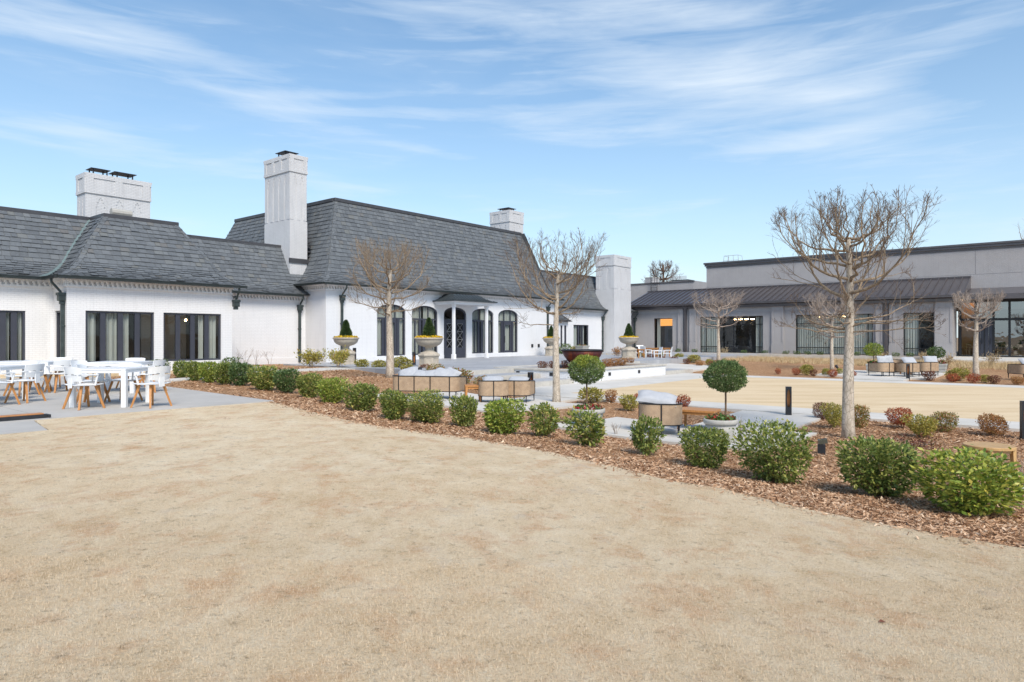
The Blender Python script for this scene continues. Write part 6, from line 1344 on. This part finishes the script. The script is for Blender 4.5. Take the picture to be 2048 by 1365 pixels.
# near sofa, its back toward the camera
sofa = wicker('wicker_sofa', 'long rounded wicker sofa with black frame, heaped with white pillows', 'sofa', 2.05, .82, .62, (-1, -.38, .25, 1), None, 2)
x, y = at_depth(857, 19.7); place(sofa, x, y, ground_at(x, y), R(-12))
for i, (a, b, c, s1, tl, yw, rl, lb) in enumerate([(-.6, -.04, .64, .62, 38, 14, -16, 'large white pillow at left end of the sofa'), (-.2, -.08, .61, .52, 24, -10, 8, 'flat white pillow second from left on the sofa'), (.12, -.06, .62, .5, 30, 8, -7, 'white pillow in the middle of the sofa'), (.42, -.05, .65, .58, 34, -14, 10, 'plump white pillow second from right on the sofa'), (.66, .0, .64, .58, 42, -32, 14, 'white pillow at right end of the sofa')]):
    p = local(sofa, (a, b, c)); pillow(lb, p, (s1, s1 * .85, .27), R(tl), sofa.rotation_euler.z + R(yw), i, R(rl))
# near armchairs
arm0 = wicker('wicker_armchair', 'round-backed wicker armchair right of the orange stool, white pillow on top', 'armchair', .84, .8, .61, (-.0,))
x, y = at_depth(987, 18.9); place(arm0, x, y, ground_at(x, y), R(2))
AG = 'wicker armchairs in the garden seating groups'
arm0['group'] = AG
def armchair(label, px, D, rz, dz=.06, sc=1.0):
    c = copy_tree(arm0); x, y = at_depth(px, D); place(c, x, y, ground_at(x, y, dz), rz, sc); c['label'] = label; return c
arm1 = armchair('wicker armchair second right of the orange stool, left of the slim bare tree trunk', 1035, 19.4, R(-14))
arm2 = armchair('nearest wicker armchair, standing alone with one leaning white pillow', 1321, 13.7, R(-10))
pillow('white pillow on the first round-backed armchair', local(arm0, (-.02, -.1, .56)), (.6, .52, .22), R(28), R(0), 11); pillow('white pillow on the second round-backed armchair', local(arm1, (.02, -.1, .56)), (.6, .52, .22), R(25), R(-14), 12)
pillow('large white pillow leaning over back of the lone armchair', local(arm2, (-.08, -.16, .71)), (.8, .44, .19), R(24), R(-14), 13, R(8))
fa = armchair('far wicker armchair left in the seating group beyond the lawn', 1765, 31.0, R(14), .08); fb = armchair('far wicker armchair in the middle, behind a bollard', 1815, 30.6, R(0), .08); fc = armchair('far wicker armchair right in the seating group beyond the lawn', 1854, 31.2, R(-10), .08); fd = armchair('wicker armchair cut by the right edge beyond the lawn', 2049, 29.0, R(5), .08)
fa2 = armchair('far wicker armchair facing back, behind the left far chair', 1790, 33.2, R(185), .08)
for i, (c, lb) in enumerate(((fa, 'white pillow upright on the left far armchair'), (fb, 'white pillow on the middle far armchair'), (fc, 'white pillow on the right far armchair'), (fd, 'white pillow on the armchair at right edge'))): pillow(lb, local(c, ((-.1, 0, .1, 0)[i], -.14, .7)), (.6, .46, .2), R((75, 40, 55, 40)[i]), c.rotation_euler.z, 20 + i)
pillow('second upright white pillow on the left far armchair', local(fa, (.26, -.1, .72)), (.5, .46, .2), R(78), R(30), 29)
# wooden side tables
def wood_table(label, x, y, w_, d_, h_, rz=0.0, round_=True, mat='teak', dz=.06, group=None, name='side_table'):
    t = thing(name, label, 'table', (x, y, ground_at(x, y, dz)), rz, group); mb = MB()
    if round_: mb.lathe([(w_ / 2 - .01, h_ - .045), (w_ / 2, h_ - .04), (w_ / 2, h_ - .008), (w_ / 2 - .008, h_)], 36, sy=d_ / w_)
    else:
        n = max(3, int(d_ / .1))
        for k in range(n): y0 = -d_ / 2 + d_ * k / n; mb.box(-w_ / 2, w_ / 2, y0 + .003, y0 + d_ / n - .003, h_ - .04, h_)
    mb.build('tabletop', M[mat], t)
    k = .32 if round_ else .44; mb = MB(); mb.box(-w_ * k, w_ * k, -d_ * k, -d_ * k + .03, h_ - .1, h_ - .041); mb.box(-w_ * k, w_ * k, d_ * k - .03, d_ * k, h_ - .1, h_ - .041); mb.box(-w_ * k, -w_ * k + .03, -d_ * k + .03, d_ * k - .03, h_ - .1, h_ - .041); mb.box(w_ * k - .03, w_ * k, -d_ * k + .03, d_ * k - .03, h_ - .1, h_ - .041); mb.build('apron', M[mat], t)
    for sx in (-1, 1):
        for sy in (-1, 1): mb = MB(); mb.bar((sx * w_ * k * .96, sy * d_ * k * .96, h_ - .041), (sx * w_ * k * 1.0, sy * d_ * k * 1.0, 0), .06, .06, .045); mb.build('leg', M[mat], t)
    return t
x, y = at_depth(946, 18.9); wood_table('small orange wooden stool table between sofa and first armchair', x, y, .46, .46, .46, R(8), False)
x, y = at_depth(1397, 14.3); wood_table('low orange wooden table right of the lone armchair', x, y, .8, .6, .42, R(-30), False)
x, y = at_depth(1978, 9.75); wood_table('low round wooden table at the right edge behind the largest shrub', x, y, .64, .64, CZ - 216 / F * 9.75 - ht(x, y) - .03, R(15), True, 'oak', .03)
x, y = at_depth(1822, 31.9); wood_table('far low dark table among the wicker armchairs', x, y, .7, .7, .4, R(15), False, 'teak', .08)

# white garden chairs with orange legs and white square tables on the patio
def dining_chair(label):
    t = thing('white_chair', label, 'chair', (0, 0, 0), 0, 'white dining chairs with wooden legs on the patio'); mb = MB(); n = 8; vs = []; fs = []
    for s in (0, 1):                                                  # dished seat
        for i in range(n + 1):
            for j in range(n + 1):
                a, b = 2 * i / n - 1, 2 * j / n - 1; q = (1 - .22 * b * b * (a * a)); x = a * .255 * (1 - .06 * b) * (1 - .1 * b * b); y = b * .235 + .01; z = .445 + .018 * a * a + .012 * b * b - .02 * s; vs.append((x, y, z))
    k = (n + 1) ** 2
    for i in range(n):
        for j in range(n): q = (i * (n + 1) + j, (i + 1) * (n + 1) + j, (i + 1) * (n + 1) + j + 1, i * (n + 1) + j + 1); fs.append(q); fs.append(tuple(x + k for x in q[::-1]))
    for i in range(n):
        for (a, b) in (((i, 0), (i + 1, 0)), ((i + 1, n), (i, n)), ((0, i + 1), (0, i)), ((n, i), (n, i + 1))): p = a[0] * (n + 1) + a[1]; q = b[0] * (n + 1) + b[1]; fs.append((q, p, p + k, q + k))
    mb.add(vs, fs); mb.build('seat', M['white_paint'], t, True)
    mb = MB(); m = 10
    def shell(z0, z1, half, yb, curve, gap=None):
        vs = []; fs = []
        for s in (0, 1):
            for i in range(m + 1):
                a = 2 * i / m - 1; x = a * half; y = yb + curve * a * a - .016 * s
                vs += [(x * .96, y + .0, z0 + .015 * a * a), (x, y - .035 * (z1 - z0) / .2, z1 - .012 * a ** 4)]
        c = 2 * (m + 1)
        for i in range(m): fs += [(2 * i, 2 * i + 1, 2 * i + 3, 2 * i + 2), (c + 2 * i, c + 2 * i + 2, c + 2 * i + 3, c + 2 * i + 1), (2 * i + 1, c + 2 * i + 1, c + 2 * i + 3, 2 * i + 3), (2 * i, 2 * i + 2, c + 2 * i + 2, c + 2 * i)]
        fs += [(0, c, c + 1, 1), (2 * m, 2 * m + 1, c + 2 * m + 1, c + 2 * m)]; mb.add(vs, fs)
    shell(.64, .79, .27, -.25, .075); shell(.52, .632, .255, -.235, .06)
    mb.box(-.06, .06, -.262, -.247, .4, .66); b = mb.build('backrest', M['white_paint'], t)
    mb = MB()
    for sx in (-.1, .1): mb.box(sx - .035, sx + .035, -.268, -.262, .648, .656)
    mb.build('slots', M['frame_black'], b)
    for sx in (-1, 1): mb = MB(); mb.bar((sx * .265, -.19, .645), (sx * .285, .1, .645), .04, .018); mb.bar((sx * .285, .09, .654), (sx * .25, .06, .44), .035, .02); mb.build('armrest', M['white_paint'], t, False, .004)
    for (sx, sy) in ((-1, 1), (1, 1), (-1, -1), (1, -1)): mb = MB(); mb.bar((sx * .15, sy * .13, .43), (sx * .255, sy * .235, 0), .042, .042, .034); mb.build('leg', M['teak'], t)
    return t
PZ = .045
def square_table(label, x, y, w_, d_, rz):
    t = thing('white_table', label, 'table', (x, y, PZ), rz, 'white square tables on the patio'); mb = MB(); n = 8
    for k in range(n): x0 = -w_ / 2 + w_ * k / n; mb.box(x0 + .002, x0 + w_ / n - .002, -d_ / 2, d_ / 2, .715, .74)
    mb.build('tabletop', M['white_paint'], t)
    mb = MB(); mb.box(-w_ / 2 + .1, w_ / 2 - .1, -d_ / 2 + .01, -d_ / 2 + .04, .66, .714); mb.box(-w_ / 2 + .1, w_ / 2 - .1, d_ / 2 - .04, d_ / 2 - .01, .66, .714); mb.box(-w_ / 2 + .01, -w_ / 2 + .04, -d_ / 2 + .1, d_ / 2 - .1, .66, .714); mb.box(w_ / 2 - .04, w_ / 2 - .01, -d_ / 2 + .1, d_ / 2 - .1, .66, .714); mb.build('apron', M['white_paint'], t)
    for sx in (-1, 1):
        for sy in (-1, 1): cx_, cy_ = sx * (w_ / 2 - .05), sy * (d_ / 2 - .05); mb = MB(); mb.box(cx_ - .045, cx_ + .045, cy_ - .045, cy_ + .045, .0, .714); mb.build('leg', M['white_paint'], t, False, .004)
    return t
square_table('white square table nearest the lawn, right of the front chair', -7.95, 13.42, 1.06, 1.06, R(3))
square_table('white square table behind the nearest one, under first pavilion window', -9.7, 16.7, 1.2, 1.1, R(3))
square_table('white table farther left, before the pavilion corner', -12.2, 17.0, 1.5, 1.1, R(8))
square_table('white table cut by the left edge', -11.1, 14.15, 1.2, 1.1, R(5))
ch0 = dining_chair('white chair nearest the camera, its back to the lawn')
chairs = [(168, 12.75, -28, None), (303, 13.05, 72, 'white chair at right side of the nearest table, facing left'), (247, 14.15, 172, 'white chair tucked behind the nearest table, facing the lawn'), (186, 13.75, -75, 'white chair at left side of the nearest table, mostly hidden'), (174, 15.9, -95, 'white chair left of the second table, under the first pavilion window'), (303, 16.6, 88, 'white chair right of the second table, before the window pier'),
          (262, 17.9, 178, 'white chair on the far side of the second table'), (122, 16.6, 60, 'white chair right of the table by the pavilion corner'), (115, 18.3, 176, 'white chair on the far side of the pavilion corner table'), (51, 14.0, 88, 'white chair right of the left edge table'), (44, 15.6, 160, 'white chair behind the left edge table'), (78, 16.5, -60, 'white chair facing the pavilion corner table from its left'), (-4, 13.3, -10, 'white chair cut by the left edge of the photo')]
for (px, D, deg, lb) in chairs:
    c = ch0 if lb is None else copy_tree(ch0); x, y = at_depth(px, D); place(c, x, y, PZ, R(deg))
    if lb: c['label'] = lb
# far white armchairs and wooden tables by the gray hall
def far_chair(label):
    t = thing('garden_chair', label, 'chair', (0, 0, 0), 0, 'white chairs on the far terrace by the gray hall'); mb = MB(); mb.box(-.27, .27, -.25, .25, .43, .46); mb.build('seat', M['white_paint'], t, False, .01)
    mb = MB(); mb.add([(-.26, -.24, .46), (.26, -.24, .46), (.25, -.32, .88), (-.25, -.32, .88), (-.26, -.215, .46), (.26, -.215, .46), (.25, -.295, .88), (-.25, -.295, .88)], [(0, 1, 2, 3), (7, 6, 5, 4), (0, 3, 7, 4), (1, 5, 6, 2), (3, 2, 6, 7)]); mb.build('backrest', M['white_paint'], t)
    for sx in (-1, 1): mb = MB(); mb.bar((sx * .27, -.26, .66), (sx * .27, .22, .64), .045, .03); mb.build('armrest', M['white_paint'], t)
    for sx in (-1, 1):
        for sy in (-1, 1): mb = MB(); mb.bar((sx * .25, sy * .23, .65 if sy > 0 else .45), (sx * .26, sy * .25, 0), .035); mb.build('leg', M['white_paint'], t)
    return t
fc0 = far_chair('white armchair rightmost on the far terrace, under the orange-lit window')
for (px, D, deg, lb) in ((1335, 43.5, 70, None), (1313, 43.0, 100, 'white armchair second from right on the far terrace'), (1292, 44.5, -60, 'white armchair left of the far wooden table'), (1283, 46.5, 190, 'white armchair behind the far wooden table'), (1268, 44.0, -80, 'white armchair just right of the fourth urn')):
    c = fc0 if lb is None else copy_tree(fc0); x, y = at_depth(px, D); place(c, x, y, ht(x, y) + .075, R(deg))
    if lb: c['label'] = lb
for (px, D, lb) in ((1300, 45.0, 'square wooden table left of the orange-lit window'), (1325, 45.5, 'square wooden table under the orange-lit window'), (1273, 43, 'small wooden table right of the fourth urn')): x, y = at_depth(px, D); wood_table(lb, x, y, .8, .8, .74, TH, False, 'teak', .075, None, 'garden_table')

# ================================================================== GARDEN LIGHTS
def bollard(label, x, y, z, rz, h_=.74, w_=.105, glow=False):
    t = thing('bollard_light', label, 'bollard', (x, y, z), rz, 'dark bollard lights with oval cut-outs'); mb = MB(); hw = w_ / 2; n = 24; ez, ea, eb = h_ * .62, hw * .62, h_ * .3
    for yy, s in ((-hw, 1), (hw, -1)):                                # front and back plates with an oval opening
        E = [(ea * math.cos(2 * math.pi * k / n), ez + eb * math.sin(2 * math.pi * k / n)) for k in range(n)]; Q = []
        for k in range(n):
            a = 2 * math.pi * k / n; cx_, sx_ = math.cos(a), math.sin(a); q = (hw * max(-1, min(1, cx_ * 1.42)), ez + (h_ - ez if sx_ > 0 else ez) * max(-1, min(1, sx_ * 1.42))); Q.append(q)
        vs = [(a, yy, b) for a, b in E] + [(a, yy, b) for a, b in Q]; fs = [(k, (k + 1) % n, n + (k + 1) % n, n + k) for k in range(n)]; mb.add(vs, fs if s < 0 else [f[::-1] for f in fs])
        if s > 0: mb.add([(a, -hw, b) for a, b in E] + [(a * .9, -hw + .02, b) for a, b in E], [(k, n + k, n + (k + 1) % n, (k + 1) % n) for k in range(n)])
    mb.quad((-hw, -hw, 0), (-hw, -hw, h_), (-hw, hw, h_), (-hw, hw, 0)); mb.quad((hw, -hw, 0), (hw, hw, 0), (hw, hw, h_), (hw, -hw, h_)); mb.quad((-hw, -hw, h_), (hw, -hw, h_), (hw, hw, h_), (-hw, hw, h_)); mb.build('post', M['dark_metal'], t)
    mb = MB()
    m = 12; zz = [h_ * .25 + h_ * .72 * k / m for k in range(m + 1)]; prof_ = [hw * .75 * math.sqrt(max(0, 1 - ((z_ - ez) / (h_ * .36)) ** 2)) for z_ in zz]
    for k in range(m): mb.quad((-hw * .95, hw * .9 - prof_[k] * .4, zz[k]), (hw * .95, hw * .9 - prof_[k] * .4, zz[k]), (hw * .95, hw * .9 - prof_[k + 1] * .4, zz[k + 1]), (-hw * .95, hw * .9 - prof_[k + 1] * .4, zz[k + 1]))
    mb.quad((-hw * .95, -hw * .9, zz[0]), (-hw * .95, -hw * .9, zz[-1]), (-hw * .95, hw * .9, zz[-1]), (-hw * .95, hw * .9, zz[0])); mb.quad((hw * .95, -hw * .9, zz[0]), (hw * .95, hw * .9, zz[0]), (hw * .95, hw * .9, zz[-1]), (hw * .95, -hw * .9, zz[-1]))
    mb.build('copper_lining', M['copper'], t); return t
for (px, py, hp, deg, lb) in ((1577, 835, 60, -18, 'bollard light right of the green ball tree, by the lawn walk'), (1061, 792, 46, 30, 'bollard light behind the second wicker armchair, by the steps'), (828, 737, 32, 25, 'bollard light left of the second urn'), (709, 731, 34, 20, 'bollard light beside the first urn'), (356, 742, 34, 12, 'bollard light at patio end of the hedge row'), (1273, 720, 26, 20, 'bollard light beside the fourth urn'), (1816, 761, 32, -20, 'bollard light in front of the far wicker armchairs'), (2050, 880, 76, -20, 'bollard light cut by the right edge')):
    x, y = hit(px, py); bollard(lb, x, y, ht(x, y), R(deg), hp * y / F * 1.02, 11 / 60 * hp * y / F)
x, y = hit(1643, 911); t = thing('garden_spotlight', 'short dark garden spotlight with tilted square head in the mulch', 'spotlight', (x, y, ht(x, y)), R(-20)); k = y / F
mb = MB(); mb.box(-7 * k, 7 * k, -6 * k, 6 * k, -.05, 22 * k); mb.build('post', M['dark_metal'], t, False, .004); mb = MB(); mb.obox((2 * k, 0, 28 * k), (17 * k, 14 * k, 9 * k), Matrix.Rotation(R(-12), 3, 'Y')); hd = mb.build('lamp_head', plain('bronze', (.1, .1, .075), .45, .4, .3), t, False, .004); mb = MB(); mb.obox((2.9 * k, 0, 32.8 * k), (11 * k, 9 * k, .8 * k), Matrix.Rotation(R(-12), 3, 'Y')); mb.build('lens', M['glass_mirror'], hd)
for (px, py, lb) in ((1675, 742, 'small black uplight at foot of the hidden bare tree'), (800, 746, 'small black uplight right of the left bare tree'), (841, 752, 'small black uplight among shrubs before the second urn')):
    x, y = hit(px, py); t = thing('uplight', lb, 'spotlight', (x, y, ht(x, y)), R(20)); mb = MB(); mb.box(-.012, .012, -.012, .012, -.05, .16); mb.build('stake', M['dark_metal'], t); mb = MB(); mb.tube([(0, -.02, .15), (0, .1, .27)], [.05, .075], 10); mb.build('lamp_head', M['dark_metal'], t)
# low metal trough with copper edge lying on the patio edge
x, y = at_depth(18, 10.95); t = thing('metal_trough', 'low dark metal trough with copper top lying on the patio edge at left', 'trough', (x, y, .038), TH); Lh = .62
mb = MB(); mb.box(-Lh, Lh - .12, -.1, .1, .0, .07); mb.box(Lh - .115, Lh - .06, -.1, .1, .0, .062); mb.build('body', M['dark_metal'], t, False, .006); mb = MB(); mb.box(-Lh, Lh - .16, -.085, .085, .0705, .09); mb.build('copper_top', M['copper'], t, False, .004)
# fallen leaf on the lawn
for i, (px, py, lb) in enumerate(((450, 841, 'small dark leaf on the lawn near the patio tip'), (1764, 1258, 'small dark red leaf on the lawn at bottom right'))):
    x, y = hit(px, py); o = MB().add([(-.02, 0, .005), (0, .015, .014), (.022, 0, .005), (0, -.014, .012)], [(0, 1, 2, 3)]).build('dry_leaf', M['leaf_maroon']); o.location = (x, y, ht(x, y) + .03); props(o, lb, 'leaf')

# ================================================================== LAMPS SEEN THROUGH THE GLASS
def chandelier(label, x, y, z, r, n, shade='bulb'):
    t = thing('chandelier', label, 'chandelier', (x, y, z)); mb = MB(); mb.tube([(r * math.cos(k * .314), r * math.sin(k * .314), 0) for k in range(20)], .012, 5, closed=True); mb.tube([(0, 0, 0), (0, 0, .6)], .01, 5); mb.bar((-r, 0, 0), (r, 0, 0), .012); mb.build('ring', M['dark_metal'], t)
    for k in range(n): a = 6.283 * k / n; mb = MB(); mb.lathe([(.012, .02), (.035, .06), (.03, .11), (.004, .13)], 8, (r * math.cos(a), r * math.sin(a), 0)); mb.build('bulb', M[shade], t)
    return t
x, y = uv(U_at(378, 0), -.4); chandelier('glowing ring chandelier seen through the second pavilion window', x, y, 2.05, .34, 6)
x, y = uv(7.0, 1.6); chandelier('glowing chandelier behind the second arched window', x, y, 2.95, .3, 5)
for i, px in enumerate((1473, 1485, 1497, 1509)): x, y = uv(GU + 1.6, V_at(px, GU + 1.6)); chandelier('small warm pendant cluster in the first wide gray-hall window, %s from left' % ORD[i], x, y, 2.85, .22, 3)
for i, px in enumerate((1640, 1664, 1690)): x, y = uv(GU + .32, V_at(px, GU + .32)); chandelier('small warm pendant cluster in the second wide gray-hall window, %s from left' % ORD[i], x, y, 2.9, .14, 3)
# wooden chairs inside the entrance
def inside_chair(label, x, y, rz):
    t = thing('wooden_chair', label, 'chair', (x, y, .0), rz, 'wooden chairs behind the entrance glass'); mb = MB(); mb.box(-.26, .26, -.25, .25, .42, .47); mb.build('seat', M['oak'], t)
    mb = MB(); mb.box(-.25, .25, -.25, -.22, .78, .9); mb.box(-.25, .25, -.25, -.22, .56, .62); mb.build('backrest', M['oak'], t)
    for sx in (-1, 1):
        for sy in (-1, 1): mb = MB(); mb.box(sx * .24 - .022, sx * .24 + .022, sy * .235 - .022, sy * .235 + .022, 0, .9 if sy < 0 else .66); mb.build('leg', M['oak'], t)
        mb = MB(); mb.box(sx * .24 - .025, sx * .24 + .025, -.21, .26, .645, .68); mb.build('armrest', M['oak'], t)
    return t
for i, px in enumerate((1931, 1943, 1964, 1999)): x, y = uv(EU + 1.0, V_at(px, EU + 1.0)); inside_chair('wooden armchair behind the entrance glass, %s from left' % ORD[i], x, y, R(20 + 60 * (i % 2)))
